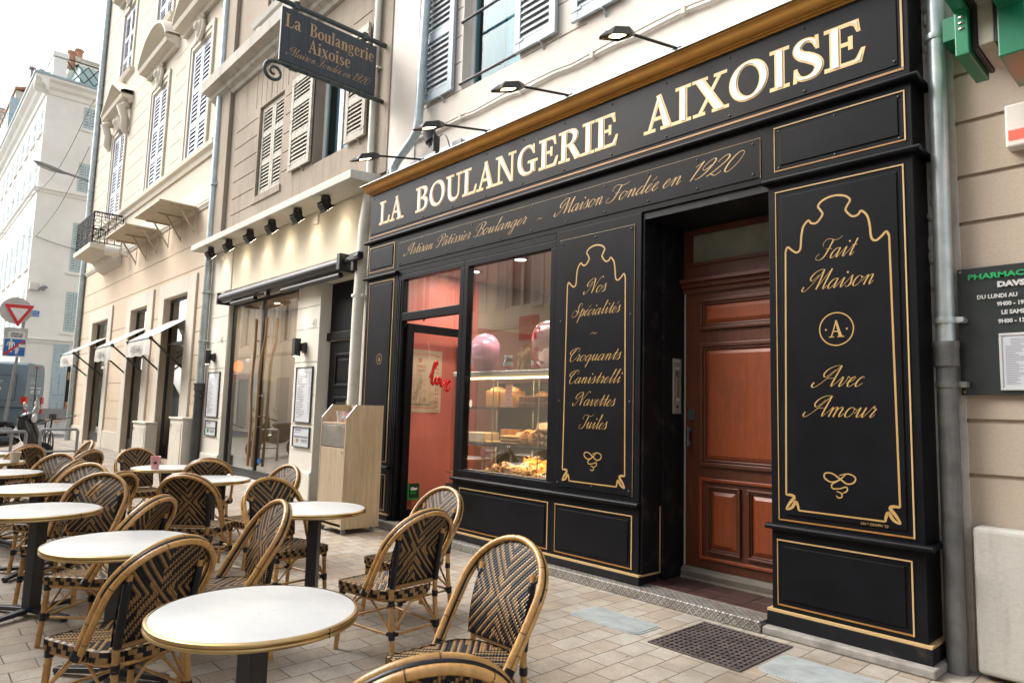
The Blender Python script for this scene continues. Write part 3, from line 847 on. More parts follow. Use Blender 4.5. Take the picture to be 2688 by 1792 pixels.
SC = {
 'i': (.80, [[(0, .35), (.3, .9), (.4, 1.0)], [(.42, 1.0), (.42, .25), (.5, .03), (.62, .06), (.8, .35)], ('.', .47, 1.5)]),
 'n': (1.33, [[(0, .35), (.2, .78), (.34, .98), (.42, .85), (.42, 0)], [(.42, .4), (.56, .8), (.76, 1.0), (.93, .92), (.95, .7), (.95, .25), (1.03, .03), (1.15, .06), (1.33, .35)]]),
 'm': (1.90, [[(0, .35), (.2, .78), (.34, .98), (.42, .85), (.42, 0)], [(.42, .4), (.55, .8), (.74, 1.0), (.90, .92), (.92, .7), (.92, 0)], [(.92, .4), (1.06, .8), (1.27, 1.0), (1.46, .92), (1.48, .7), (1.48, .25), (1.56, .03), (1.7, .06), (1.90, .35)]]),
 'a': (1.25, [[(.88, .85), (.68, 1.0), (.42, .92), (.2, .62), (.15, .3), (.25, .04), (.45, .02), (.7, .25), (.88, .7)], [(.90, 1.0), (.90, .25), (.97, .03), (1.08, .06), (1.25, .35)]]),
 'o': (1.08, [[(.55, 1.0), (.3, .9), (.15, .5), (.25, .1), (.5, 0), (.78, .15), (.9, .5), (.8, .88), (.55, 1.0)], [(.8, .9), (.92, .78), (1.1, .8)]]),
 'u': (1.28, [[(0, .35), (.2, .8), (.32, 1.0)], [(.35, 1.0), (.35, .3), (.45, .02), (.65, .1), (.88, .55)], [(.91, 1.0), (.91, .25), (.99, .03), (1.1, .06), (1.28, .35)]]),
 'r': (.88, [[(0, .35), (.22, .9), (.36, 1.16), (.42, .98), (.56, .9), (.68, .88), (.62, .6), (.52, .2), (.6, .03), (.72, .07), (.88, .35)]]),
 't': (.85, [[(0, .35), (.3, .9), (.48, 1.3)], [(.5, 1.7), (.5, .25), (.58, .03), (.68, .06), (.85, .35)], [(.22, 1.05), (.80, 1.05)]]),
 's': (.85, [[(0, .35), (.3, .85), (.46, 1.16), (.5, .92), (.64, .55), (.66, .25), (.52, .03), (.3, .02), (.18, .16)], [(.58, .06), (.72, .12), (.85, .35)]]),
 'l': (.78, [[(0, .35), (.35, .95), (.58, 1.6), (.60, 2.08), (.5, 2.2), (.42, 1.95), (.42, .28), (.5, .03), (.62, .06), (.78, .35)]]),
 'e': (.86, [[(0, .35), (.3, .48), (.58, .72), (.62, .93), (.46, 1.0), (.25, .8), (.17, .4), (.28, .06), (.48, .0), (.7, .15), (.86, .35)]]),
 'c': (.80, [[(.66, .82), (.58, .98), (.4, .95), (.2, .65), (.16, .3), (.28, .03), (.48, .02), (.8, .35)]]),
 'g': (1.22, [[(.88, .85), (.68, 1.0), (.42, .92), (.2, .62), (.15, .3), (.25, .04), (.45, .02), (.7, .25), (.88, .7)], [(.90, 1.0), (.90, -.6), (.78, -1.0), (.5, -1.08), (.32, -.85), (.6, -.4), (1.22, .35)]]),
 'q': (1.22, [[(.88, .85), (.68, 1.0), (.42, .92), (.2, .62), (.15, .3), (.25, .04), (.45, .02), (.7, .25), (.88, .7)], [(.90, 1.0), (.90, -1.05)], [(.90, -.35), (1.05, 0), (1.22, .35)]]),
 'd': (1.25, [[(.88, .85), (.68, 1.0), (.42, .92), (.2, .62), (.15, .3), (.25, .04), (.45, .02), (.7, .25), (.88, .7)], [(.90, 2.15), (.90, .25), (.97, .03), (1.08, .06), (1.25, .35)]]),
 'p': (1.22, [[(0, .35), (.28, .95), (.42, 1.3)], [(.42, 1.3), (.42, -1.05)], [(.42, .4), (.58, .85), (.78, 1.0), (.98, .88), (1.02, .45), (.9, .08), (.7, .0), (.46, .2)], [(.9, .08), (1.05, .12), (1.22, .35)]]),
 'v': (1.08, [[(0, .35), (.2, .8), (.32, 1.0), (.42, .85), (.45, .2), (.55, .0), (.75, .2), (.92, .65), (.9, 1.0), (1.1, .92)]]),
 '1': (.72, [[(.05, 1.55), (.35, 1.8), (.5, 2.05)], [(.5, 2.05), (.5, 0)]]),
 '9': (1.12, [[(.85, 1.35), (.6, .95), (.3, 1.0), (.18, 1.4), (.35, 1.85), (.65, 2.05), (.9, 1.85), (.95, 1.4), (.85, .8), (.6, .25), (.3, .02), (.1, .15)]]),
 '2': (1.22, [[(.2, 1.45), (.3, 1.8), (.6, 2.05), (.9, 1.9), (.95, 1.5), (.75, 1.0), (.4, .45), (.05, .05)], [(.05, .05), (.3, .22), (.65, .02), (.9, .0), (1.15, .3)]]),
 '0': (1.22, [[(.6, 2.05), (.32, 1.85), (.15, 1.1), (.25, .3), (.52, 0), (.82, .2), (1.02, .95), (.92, 1.75), (.6, 2.05)]]),
 'A': (1.45, [[(-.95, .45), (-1.0, .1), (-.7, -.06), (-.2, .3), (.45, 1.2), (1.05, 2.15)], [(1.08, 2.15), (1.08, .9), (1.1, .25), (1.2, .03), (1.45, .35)], [(.12, .82), (.6, .88), (1.2, .85)], [(1.05, 2.15), (.5, 2.15), (-.1, 1.85), (-.35, 1.35), (-.1, 1.0), (.25, 1.2), (.62, 1.75)]]),
 'M': (1.95, [[(-.95, .45), (-1.0, .1), (-.7, -.06), (-.25, .3), (.2, 1.1), (.62, 2.0)], [(.64, 2.1), (.76, 1.0), (.78, .05)], [(.78, .05), (1.15, 1.1), (1.55, 2.1)], [(1.57, 2.1), (1.55, .8), (1.58, .2), (1.7, .03), (1.95, .35)], [(.64, 2.1), (.2, 2.12), (-.35, 1.85), (-.6, 1.35), (-.35, 1.0), (.0, 1.2), (.3, 1.6)]]),
 'N': (1.55, [[(-.75, .4), (-.75, .08), (-.45, -.05), (-.1, .3), (.2, 1.1), (.48, 2.0)], [(.5, 2.1), (.8, 1.0), (.95, .02)], [(.95, .02), (1.15, 1.0), (1.4, 1.9), (1.75, 2.25), (2.05, 2.05)], [(.5, 2.1), (.1, 2.12), (-.45, 1.85), (-.7, 1.35), (-.45, 1.05), (-.1, 1.25), (.15, 1.65)]]),
 'P': (1.28, [[(.52, 1.9), (.48, .8), (.38, .2), (.1, -.05), (-.25, .05), (-.3, .35)], [(.1, 1.0), (-.35, 1.1), (-.5, 1.5), (-.2, 1.95), (.4, 2.2), (1.0, 2.1), (1.3, 1.75), (1.2, 1.3), (.85, 1.0), (.5, 1.0)]]),
 'B': (1.48, [[(.52, 1.9), (.48, .8), (.38, .2), (.1, -.05), (-.25, .05), (-.3, .35)], [(.1, 1.0), (-.35, 1.1), (-.5, 1.5), (-.2, 1.95), (.4, 2.2), (1.0, 2.12), (1.25, 1.8), (1.1, 1.35), (.72, 1.12)], [(.72, 1.12), (1.2, 1.0), (1.45, .6), (1.25, .15), (.8, -.03), (.5, .12)]]),
 'F': (1.25, [[(-.1, 1.35), (-.3, 1.7), (-.05, 2.05), (.45, 2.05), (1.0, 1.88), (1.5, 1.95), (1.75, 2.2)], [(.82, 1.88), (.74, .8), (.6, .2), (.2, -.06), (-.3, .05), (-.4, .4), (-.15, .6)], [(.4, 1.0), (.75, 1.05), (1.15, .98)]]),
 'T': (1.05, [[(-.1, 1.35), (-.3, 1.7), (-.05, 2.05), (.45, 2.05), (1.0, 1.88), (1.5, 1.95), (1.75, 2.2)], [(.82, 1.88), (.74, .8), (.6, .2), (.2, -.06), (-.3, .05), (-.4, .4), (-.15, .6)]]),
 'S': (1.25, [[(1.05, 1.6), (1.1, 2.0), (.85, 2.2), (.55, 1.95), (.6, 1.45), (.85, 1.0), (.9, .45), (.6, .02), (.1, -.05), (-.3, .3), (-.2, .85), (.25, 1.05), (.75, .7)]]),
 'C': (1.15, [[(1.05, 1.55), (1.15, 1.95), (.9, 2.18), (.4, 1.95), (.1, 1.3), (.1, .5), (.4, .0), (.8, .05), (1.2, .5)], [(.9, 2.18), (.2, 2.12), (-.35, 1.85), (-.5, 1.4), (-.2, 1.15), (.2, 1.35), (.5, 1.8)]]),
 '~': (1.0, [[(0, .5), (.2, .75), (.45, .65), (.7, .5), (.95, .75)]]),
}
ACC = {'é': ('e', [[(.45, 1.3), (.78, 1.75)]]), 'â': ('a', [[(.35, 1.3), (.62, 1.65)], [(.62, 1.65), (.82, 1.3)]])}

def script_word(fl, text, x0, x1, z, xh, slant=0.62, thin=.045, thick=.155):
    adv, runs = 0, []
    for c in text:
        if c == ' ':
            adv += .55
            continue
        extra = []
        if c in ACC:
            c, extra = ACC[c]
        w, st = SC[c]
        runs.append((adv, st + extra))
        adv += w + (0.06 if c.isupper() else 0)
    xsmin, xsmax, pts = 1e9, -1e9, []
    for a, st in runs:
        for s in st:
            if isinstance(s, tuple):
                continue
            for p in s:
                X = a + p[0] + slant * p[1]
                xsmin, xsmax = min(xsmin, X), max(xsmax, X)
    k = (x1 - x0) / (xsmax - xsmin)
    kw = (k + xh) / 2
    for a, st in runs:
        for s in st:
            if isinstance(s, tuple):
                X = a + s[1] + slant * s[2]
                fl.disc((x0 + (X - xsmin) * k, z + s[2] * xh), .12 * kw, 8)
                continue
            P = catmull([(x0 + (a + p[0] + slant * p[1] - xsmin) * k, z + p[1] * xh) for p in s], 6)
            W = []
            for i in range(len(P)):
                A, B = P[max(0, i - 1)], P[min(len(P) - 1, i + 1)]
                dx, dy = B[0] - A[0], B[1] - A[1]
                L = math.hypot(dx, dy) or 1
                d = max(0.0, -dy / L)
                if len(s) == 2 and abs(dy) < 0.3 * L:
                    d = 0.45
                if len(s) == 2 and dy > 0:
                    d = 0.0
                W.append((thin + (thick - thin) * min(1, d * 1.12) ** 2.0) * kw)
            for _ in range(2):
                W = [W[0]] + [(W[i - 1] + 2 * W[i] + W[i + 1]) / 4 for i in range(1, len(W) - 1)] + [W[-1]]
            V, F = ribbon(P, W)
            fl.put(V, F)

_dg = None
def sans(mb, text, o, ax, ay, h, mi=0, align='LEFT', lift=0.002, sx=1.0, bold=0.0, depth=0.0):
    """Blender's built-in sans lettering as flat (or slightly raised) mesh, o is the baseline start"""
    cu = bpy.data.curves.new('t', 'FONT')
    cu.body = text
    cu.size = h / 0.73
    cu.align_x = align
    cu.offset = bold
    cu.resolution_u = 2
    if depth:
        cu.extrude = depth
    ob = bpy.data.objects.new('t', cu)
    COL.objects.link(ob)
    dg = bpy.context.evaluated_depsgraph_get()
    me = bpy.data.meshes.new_from_object(ob.evaluated_get(dg))
    o, ax, ay = Vector(o), Vector(ax), Vector(ay)
    n = ax.cross(ay).normalized()
    mb.add([o + ax * (v.co.x * sx) + ay * v.co.y + n * (lift + v.co.z) for v in me.vertices], [tuple(p.vertices) for p in me.polygons], mi)
    bpy.data.objects.remove(ob)
    bpy.data.curves.remove(cu)
    bpy.data.meshes.remove(me)
# ------------------------------------------------------------------ ground (the setting)
def structure(name, mb, mats, **k):
    o = mb.obj(name, mats, **k)
    o['kind'] = 'structure'
    return o

structure('pavement', MB().add([(-31, -5.2, 0), (14, -5.2, 0), (14, 5.6, 0), (-31, 5.6, 0)], [(0, 1, 2, 3)]), 'paver')
structure('ground', MB().add([(-400, -400, -0.02), (400, -400, -0.02), (400, 400, -0.02), (-400, 400, -0.02)], [(0, 1, 2, 3)]), 'asphalt')
g = MB()
g.box(-31.25, -31.0, -5.2, 5.0, -0.01, 0.008)
g.box(-31.0, -15.0, 4.42, 4.60, -0.01, 0.010)
structure('kerb', g, 'kerb_stone', bevel=0.004)

YF = 4.90          # shop front plane
YW = 5.20          # street wall plane
AX, AZ, AN = (1, 0, 0), (0, 0, 1), (0, -1, 0)

# ------------------------------------------------------------------ bakery shop front
shop = thing('bakery_shop', 'black and gold wooden bakery shop front with cream serif lettering and two tall lettered panels', 'shop', (-4.9, YF, 0))

def bead(mb, x0, x1, z0, z1, y, w=0.011, t=0.007, sides='lrtb', mi=0):
    return frame_boxes(mb, x0, x1, z0, z1, y - t, y + 0.001, w, mi, sides)

def gold_frame(parent, x0, x1, z0, z1, y, inset=0.045, thick=0.009):
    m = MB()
    bead(m, x0, x1, z0, z1, y, thick, 0.008, 'tr')  # lighter gold on top and right paints the sky these beads catch
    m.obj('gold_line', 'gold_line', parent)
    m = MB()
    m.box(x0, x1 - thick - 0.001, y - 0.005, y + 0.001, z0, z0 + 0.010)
    m.obj('gold_line', 'orange_line', parent)  # bottom bead in darker gold, shade painted in
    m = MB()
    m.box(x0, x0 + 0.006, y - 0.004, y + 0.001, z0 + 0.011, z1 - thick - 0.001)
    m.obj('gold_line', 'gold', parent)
    p = MB()
    p.box(x0 + inset, x1 - inset, y - 0.009, y + 0.001, z0 + inset, z1 - inset)
    p.obj('raised_field', 'black_paint', parent, bevel=0.004)

def screws(parent, pts, y):
    m = MB()
    for x, z in pts:
        m.ell((x, y - 0.002, z), 0.011, 0.006, 0.011, 8, 5)
    m.obj('screw', 'black_metal', parent, smooth=50)

# fascia
fa = MB()
fa.box(-8.42, -1.42, YF, YW, 3.895, 4.575)
fascia = fa.obj('fascia_board', 'black_paint', shop, bevel=0.004)
f2 = MB()
f2.box(-8.385, -1.49, YF - 0.008, YF + 0.001, 3.985, 4.55)
f2.obj('sign_field', 'black_paint', fascia, bevel=0.003)
gl = MB()
gl.box(-8.40, -1.455, YF - 0.006, YF + 0.001, 3.940, 3.956)
gl.obj('gold_line', 'orange_line', fascia)
gl = MB()
gl.box(-1.468, -1.455, YF - 0.008, YF + 0.001, 3.958, 4.57)
gl.obj('gold_line', 'gold_line', fascia)
for w, x0, x1 in (('LA', -8.155, -7.565), ('BOULANGERIE', -7.265, -3.91), ('AIXOISE', -3.605, -1.695)):
    e = MB()
    fl = Flat(e, (0, YF - 0.008, 0), AX, AZ, AN, 0.0008, 0.00006)
    serif_word(fl, w, x0, x1, 4.10, 0.318, 0.0075)
    le = e.obj('lettering', 'letter_edge', fascia)
    e = MB()
    fl = Flat(e, (0, YF - 0.008, 0), AX, AZ, AN, 0.0070, 0.00006)
    serif_word(fl, w, x0, x1, 4.10, 0.318, -0.005)
    e.obj('lettering', 'cream_letter', fascia)
screws(fascia, [(-8.33 + i * 0.62, z) for i in range(12) for z in (4.015, 4.515)], YF - 0.009)

# cornice and flashing
cor = [(4.90, 4.572), (4.884, 4.572), (4.880, 4.577), (4.880, 4.586), (4.884, 4.591), (4.870, 4.593), (4.866, 4.599)]
for i in range(9):
    a = R(-80 - 95 * i / 8)
    cor.append((4.852 + 0.058 * math.cos(a) * 1.05, 4.652 + 0.054 * math.sin(a)))
cor += [(4.782, 4.659), (4.778, 4.667), (4.764, 4.669), (4.764, 4.690), (4.90, 4.690)]
MB().extrude_profile(cor, -8.46, -1.36).obj('cornice', 'gold_cornice', shop, smooth=50)
fz = MB()
fz.extrude_profile([(4.742, 4.684), (4.748, 4.696), (5.2, 4.755), (5.2, 4.748), (4.76, 4.6915), (4.750, 4.684)], -8.50, -1.34)
fz.obj('flashing', 'zinc', shop)
MB().box(-7.95, -0.9, 5.125, 5.2, 4.84, 4.99).obj('cable_trunking', 'white_trim', shop, bevel=0.006)

def ledge(x0, x1, z, ret_l=False, ret_r=False, r=0.020, d=0.055):
    m = MB()
    prof = [(YF + 0.01, z - 0.022), (YF - d + 0.02, z - 0.022)]
    for i in range(7):
        a = -math.pi / 2 - math.pi * i / 6
        prof.append((YF - d + r + r * math.cos(a), z - 0.002 + r * math.sin(a)))
    prof += [(YF + 0.01, z + 0.018)]
    m.extrude_profile(prof, x0, x1 + (d if ret_r else 0))
    if ret_r:
        m.cyl((x1 + d - r, YF - d + r, z - 0.002), (x1 + d - r, 5.18, z - 0.002), r, 10)
        m.box(x1 + 0.002, x1 + d - r, YF + 0.012, 5.17, z - 0.021, z + 0.014)
    if ret_l:
        m.box(x0 + 0.003, x0 + 0.05, YF + 0.012, YF + 0.04, z - 0.018, z + 0.012)
    return m.obj('ledge', 'black_paint', shop, smooth=40)
ledge(-8.48, -1.42, 3.872, False, True)
ledge(-8.47, -7.62, 3.352)
ledge(-2.46, -1.42, 3.366, False, True)
ledge(-8.47, -7.62, 0.765)
ledge(-6.27, -3.62, 0.765)
ledge(-2.46, -1.42, 0.765, False, True)

# frieze
fr = MB()
fr.box(-8.42, -1.42, YF, YW, 3.38, 3.893)
frieze = fr.obj('frieze_board', 'black_paint', shop)
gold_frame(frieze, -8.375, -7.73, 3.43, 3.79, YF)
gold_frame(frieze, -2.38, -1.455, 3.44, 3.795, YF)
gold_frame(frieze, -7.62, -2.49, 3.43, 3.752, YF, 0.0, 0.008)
screws(frieze, [(-7.58 + i * 0.503, z) for i in range(11) for z in (3.465, 3.715)], YF - 0.009)
screws(frieze, [(x, z) for x in (-8.345, -7.765, -2.34, -1.92, -1.495) for z in (3.465, 3.76)], YF - 0.001)
def script_text(parent, items, y, mat='gold', **k):
    for w, x0, x1, z, xh in items:
        m = MB()
        fl = Flat(m, (0, y, 0), AX, AZ, AN, 0.0008, 0.00004)
        script_word(fl, w, x0, x1, z, xh, **k)
        m.obj('lettering', mat, parent)
script_text(frieze, [('Artisan', -7.50, -6.85, 3.553, 0.066), ('Pâtissier', -6.783, -6.093, 3.556, 0.066), ('Boulanger', -6.037, -5.142, 3.558, 0.068), ('~', -4.985, -4.90, 3.54, 0.05),
                     ('Maison', -4.732, -4.09, 3.552, 0.072), ('Fondée', -4.045, -3.44, 3.548, 0.070), ('en', -3.404, -3.215, 3.546, 0.070), ('1920', -3.123, -2.622, 3.545, 0.070)], YF - 0.009)

# pilasters
OUT = [(-0.378, 0.999), (-0.372, 1.9), (-0.366, 2.70), (-0.360, 2.80), (-0.343, 2.834), (-0.310, 2.805), (-0.275, 2.783), (-0.247, 2.808), (-0.238, 2.90), (-0.222, 2.97), (-0.185, 3.010), (-0.163, 2.986),
       (-0.123, 2.983), (-0.082, 3.033), (-0.092, 3.066), (-0.112, 3.102), (-0.088, 3.134), (-0.045, 3.152), (0.0, 3.158)]
CORN = [(-0.378, 0.999), (-0.336, 0.999), (-0.320, 0.983), (-0.350, 0.945), (-0.378, 0.896), (-0.337, 0.912), (-0.308, 0.955), (-0.292, 0.925), (-0.288, 0.897)]
def ornament(parent, cx, y, badge=False):
    m = MB()
    fl = Flat(m, (cx, y, 0), AX, AZ, AN, 0.0008, 0.00005)
    top = [(x, z) for x, z in OUT[3:]]
    top = top + [(-x, z) for x, z in top[-2::-1]]
    fl.stroke(top, 0.0145, 6)
    for s in (1, -1):
        fl.line([(s * OUT[0][0], OUT[0][1]), (s * OUT[3][0], OUT[3][1])], 0.0125)
        cs = [(s * x, z, w) for (x, z), w in zip(CORN, (0.014, 0.02, 0.022, 0.02, 0.012, 0.02, 0.022, 0.018, 0.014))]
        fl.stroke(cs, 0.016, 5)
    fl.line([(-0.288, 0.897), (0.288, 0.897)], 0.0115)
    # flourish
    z = 1.135
    fl.stroke([(-0.02, z - 0.005, .005), (-0.06, z - 0.015, .009), (-0.10, z + 0.01, .011), (-0.095, z + 0.042, .010), (-0.05, z + 0.045, .009), (0.0, z + 0.015, .011), (0.05, z - 0.018, .010), (0.095, z - 0.005, .011), (0.105, z + 0.03, .010), (0.06, z + 0.05, .008), (0.0, z + 0.035, .006)], .008, 6)
    fl.stroke([(0.045, z + 0.045, .005), (0.0, z + 0.005, .010), (-0.05, z - 0.03, .010), (-0.045, z - 0.058, .009), (0.0, z - 0.055, .008), (0.045, z - 0.04, .009), (0.05, z - 0.065, .009), (0.02, z - 0.085, .007)], .008, 6)
    fl.stroke([(-0.02, z - 0.075, .006), (0.01, z - 0.085, .009), (0.015, z - 0.11, .009), (-0.01, z - 0.118, .008), (-0.022, z - 0.103, .006)], .007, 6)
    m.obj('gold_ornament', 'gold', parent)

def emblem(parent, cx, cz, r, y):
    m = MB()
    fl = Flat(m, (0, y, 0), AX, AZ, AN, 0.0008, 0.00005)
    fl.stroke([(cx + r * math.cos(2 * math.pi * i / 28), cz + r * 1.0 * math.sin(2 * math.pi * i / 28)) for i in range(28)], 0.07 * r, 3, True)
    serif_word(fl, 'A', cx - r * 0.45, cx + r * 0.45, cz - r * 0.5, r * 1.02)
    fl.disc((cx - r * 0.62, cz - 0.02 * r), r * 0.06)
    fl.disc((cx + r * 0.62, cz - 0.02 * r), r * 0.06)
    m.obj('emblem', 'gold', parent)

def pilaster(x0, x1, depth=YW):
    m = MB()
    m.box(x0, x1, YF, depth, 0.175, 3.378)
    p = m.obj('pilaster', 'black_paint', shop, bevel=0.004)
    m = MB()
    m.box(x0 - 0.03, x1 + 0.03, YF - 0.03, depth - 0.002, 0.06, 0.158)
    m.obj('plinth', 'black_worn', p, bevel=0.004)
    m = MB()
    m.box(x0 - 0.028, x1 + 0.028, YF - 0.028, depth - 0.004, 0.159, 0.1745)
    m.obj('gold_line', 'gold_line', p)
    return p
pl = pilaster(-8.42, -7.62)
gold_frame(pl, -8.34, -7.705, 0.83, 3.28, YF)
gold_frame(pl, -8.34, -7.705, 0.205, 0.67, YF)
emblem(pl, -7.99, 2.20, 0.068, YF - 0.009)
pr = pilaster(-2.43, -1.42)
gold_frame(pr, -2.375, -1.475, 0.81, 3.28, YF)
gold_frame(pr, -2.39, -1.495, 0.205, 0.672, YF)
ornament(pr, -1.935, YF - 0.009)
emblem(pr, -1.935, 2.19, 0.116, YF - 0.009)
script_text(pr, [('Fait', -2.07, -1.775, 2.705, 0.068), ('Maison', -2.175, -1.68, 2.485, 0.068), ('Avec', -2.115, -1.757, 1.783, 0.068), ('Amour', -2.18, -1.685, 1.572, 0.068)], YF - 0.009)
m = MB()
sans(m, "LN * GRAPH '23", (-1.80, YF - 0.009, 0.858), AX, AZ, 0.018, 0)
m.obj('lettering', 'gold', pr)

# specialities panel
sp = MB()
sp.box(-4.70, -3.635, YF, 5.18, 0.175, 3.378)
spo = sp.obj('lettered_panel', 'black_paint', shop, bevel=0.004)
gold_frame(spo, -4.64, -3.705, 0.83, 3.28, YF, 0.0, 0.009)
screws(spo, [(x, z) for x in (-4.605, -3.74) for z in (0.87, 1.66, 2.45, 3.24)] + [(-4.17, 3.24), (-4.17, 0.87)], YF - 0.009)
ornament(spo, -4.165, YF - 0.0095)
script_text(spo, [('Nos', -4.312, -4.027, 2.695, 0.066), ('Spécialités', -4.458, -3.857, 2.482, 0.058), ('~', -4.214, -4.128, 2.275, 0.05), ('Croquants', -4.467, -3.843, 2.045, 0.058),
                  ('Canistrelli', -4.468, -3.843, 1.830, 0.058), ('Navettes', -4.428, -3.903, 1.618, 0.060), ('Tuiles', -4.341, -3.994, 1.403, 0.062)], YF - 0.0095)
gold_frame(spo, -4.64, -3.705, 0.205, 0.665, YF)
# side return of the doorway
rt = MB()
rt.box(-3.634, -3.612, YF + 0.02, 5.19, 0.175, 3.31)
rt.box(-3.625, -3.585, 5.19, 5.52, 0.10, 3.40)
rt.obj('doorway_lining', 'black_worn', shop, bevel=0.003)
rt = MB()
rt.box(-3.611, -3.604, YF + 0.02, 5.18, 0.16, 0.172)
rt.box(-3.611, -3.604, 5.172, 5.18, 0.172, 0.74)
rt.obj('gold_line', 'gold_line', shop)
rt = MB()
rt.box(-3.63, -2.40, YF + 0.02, 5.5, 3.31, 3.379)
rt.obj('doorway_soffit', 'black_worn', shop)
rt = MB()
rt.box(-2.432, -2.40, 5.2, 5.5, 0.1, 3.38)
rt.obj('doorway_lining', 'black_worn', shop)

# window riser
rs = MB()
rs.box(-6.24, -4.703, YF + 0.002, 5.15, 0.175, 0.742)
rso = rs.obj('window_riser', 'black_paint', shop)
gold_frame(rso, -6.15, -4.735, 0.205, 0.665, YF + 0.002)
ph = MB()
ph.box(-6.27, -3.612, YF - 0.028, 5.14, 0.095, 0.158)
ph.obj('plinth', 'black_worn', shop, bevel=0.004)
ph = MB()
ph.box(-6.268, -3.614, YF - 0.026, 5.13, 0.159, 0.1745)
ph.obj('gold_line', 'gold_line', shop)

# window, transom, door frame
wf = MB()
frame_boxes(wf, -6.205, -4.703, 0.785, 3.30, YF + 0.005, 5.0, 0.075)
wf.box(-6.128, -4.78, YF + 0.02, 4.99, 0.861, 0.875)
wf.box(-7.62, -6.207, YF + 0.006, 5.0, 3.235, 3.30)
wf.box(-7.62, -4.703, YF + 0.004, 5.02, 3.301, 3.379)
wf.box(-7.62, -7.50, YF + 0.006, 5.0, 0.10, 3.234)
wf.box(-6.285, -6.207, YF + 0.006, 5.0, 0.10, 3.234)
wf.box(-7.499, -6.286, YF + 0.008, 4.995, 2.685, 2.79)
wfo = wf.obj('window_frame', 'black_paint', shop, bevel=0.005)
MB().box(-6.13, -4.778, 4.945, 4.951, 0.876, 3.225).obj('window_glass', 'glass_shop', wfo)
MB().box(-7.499, -6.286, 4.945, 4.951, 2.791, 3.234).obj('window_glass', 'glass_shop', wfo)
ex = MB()
ex.box(-7.60, -7.585, YF - 0.004, YF + 0.004, 0.1, 3.24)
ex.box(-7.56, -7.545, YF - 0.004, YF + 0.004, 0.1, 3.24)
ex.obj('door_jamb_bead', 'black_worn', wfo)

# open door leaf, hinged on the left jamb and swung inwards
dl = MB()
xd = -7.45
dl.box(xd - 0.02, xd + 0.02, 4.97, 5.07, 0.12, 2.66)
dl.box(xd - 0.02, xd + 0.02, 5.88, 5.98, 0.12, 2.66)
dl.box(xd - 0.02, xd + 0.02, 5.07, 5.88, 2.55, 2.66)
dl.box(xd - 0.02, xd + 0.02, 5.07, 5.88, 0.12, 0.24)
dlo = dl.obj('shop_door', 'black_paint', shop, bevel=0.004)
MB().box(xd - 0.003, xd + 0.003, 5.07, 5.88, 0.24, 2.55).obj('door_glass', 'glass_case', dlo)
m = MB()
m.cyl((xd + 0.03, 5.2, 2.72), (xd + 0.35, 5.02, 2.72), 0.012, 8)
m.obj('door_closer', 'black_metal', dlo)
st = MB()
st.box(xd + 0.0035, xd + 0.005, 5.075, 5.265, 0.36, 0.57)
sto = st.obj('sticker', 'uber_green', dlo)
st = MB()
st.box(xd + 0.005, xd + 0.0065, 5.10, 5.255, 0.385, 0.57)
st.obj('sticker', 'uber_dark', dlo)
m = MB()
sans(m, 'Uber', (xd + 0.007, 5.125, 0.485), (0, 1, 0), (0, 0, 1), 0.036, 0, bold=0.004)
m.obj('lettering', 'sign_white', dlo)
m = MB()
sans(m, 'Eats', (xd + 0.007, 5.125, 0.435), (0, 1, 0), (0, 0, 1), 0.036, 0, bold=0.004)
m.obj('lettering', 'uber_green', dlo)

# tread-plate step along the front
def tread_plate():
    m, nt, b = principled('tread_plate')
    tc = nt.nodes.new('ShaderNodeTexCoord')
    f1 = nnoise(nt, 8, 5)
    w = []
    for rot in (45, -45):
        mp = nt.nodes.new('ShaderNodeMapping')
        mp.inputs['Rotation'].default_value = (0, R(rot), 0)
        mp.inputs['Scale'].default_value = (26, 26, 26)
        nt.links.new(tc.outputs['Object'], mp.inputs['Vector'])
        ck = nt.nodes.new('ShaderNodeTexWave')
        ck.inputs['Scale'].default_value = 0.55
        nt.links.new(mp.outputs[0], ck.inputs['Vector'])
        w.append(ck.outputs['Fac'])
    ch = nt.nodes.new('ShaderNodeTexChecker')
    ch.inputs['Scale'].default_value = 34
    nt.links.new(tc.outputs['Object'], ch.inputs['Vector'])
    mx = nt.nodes.new('ShaderNodeMix')
    nt.links.new(ch.outputs['Fac'], mx.inputs[0])
    nt.links.new(w[0], mx.inputs[2])
    nt.links.new(w[1], mx.inputs[3])
    col = mixc(nt, mx.outputs[0], (0.15, 0.135, 0.12), (0.42, 0.40, 0.37))
    col = mixc(nt, ramp(nt, f1, [(0.45, (0, 0, 0)), (0.75, (0.7, 0.7, 0.7))]), col, (0.11, 0.09, 0.075))
    nt.links.new(col, b.inputs['Base Color'])
    b.inputs['Metallic'].default_value = 0.5
    b.inputs['Roughness'].default_value = 0.45
    bump(nt, b, mx.outputs[0], 0.5, 0.004)
    return m
M['tread'] = tread_plate()
m = MB()
m.box(-6.24, -2.47, 4.79, 5.0, 0.0, 0.085)
m.obj('step_plate', 'tread', shop, bevel=0.008)
m = MB()
m.box(-8.45, -6.245, 4.80, 5.02, 0.0, 0.098)
m.obj('step_stone', 'kerb_stone', shop, bevel=0.01)
m = MB()
m.box(-2.468, -1.36, 4.80, 5.19, 0.0, 0.058)
m.obj('step_stone', 'kerb_stone', shop, bevel=0.012)

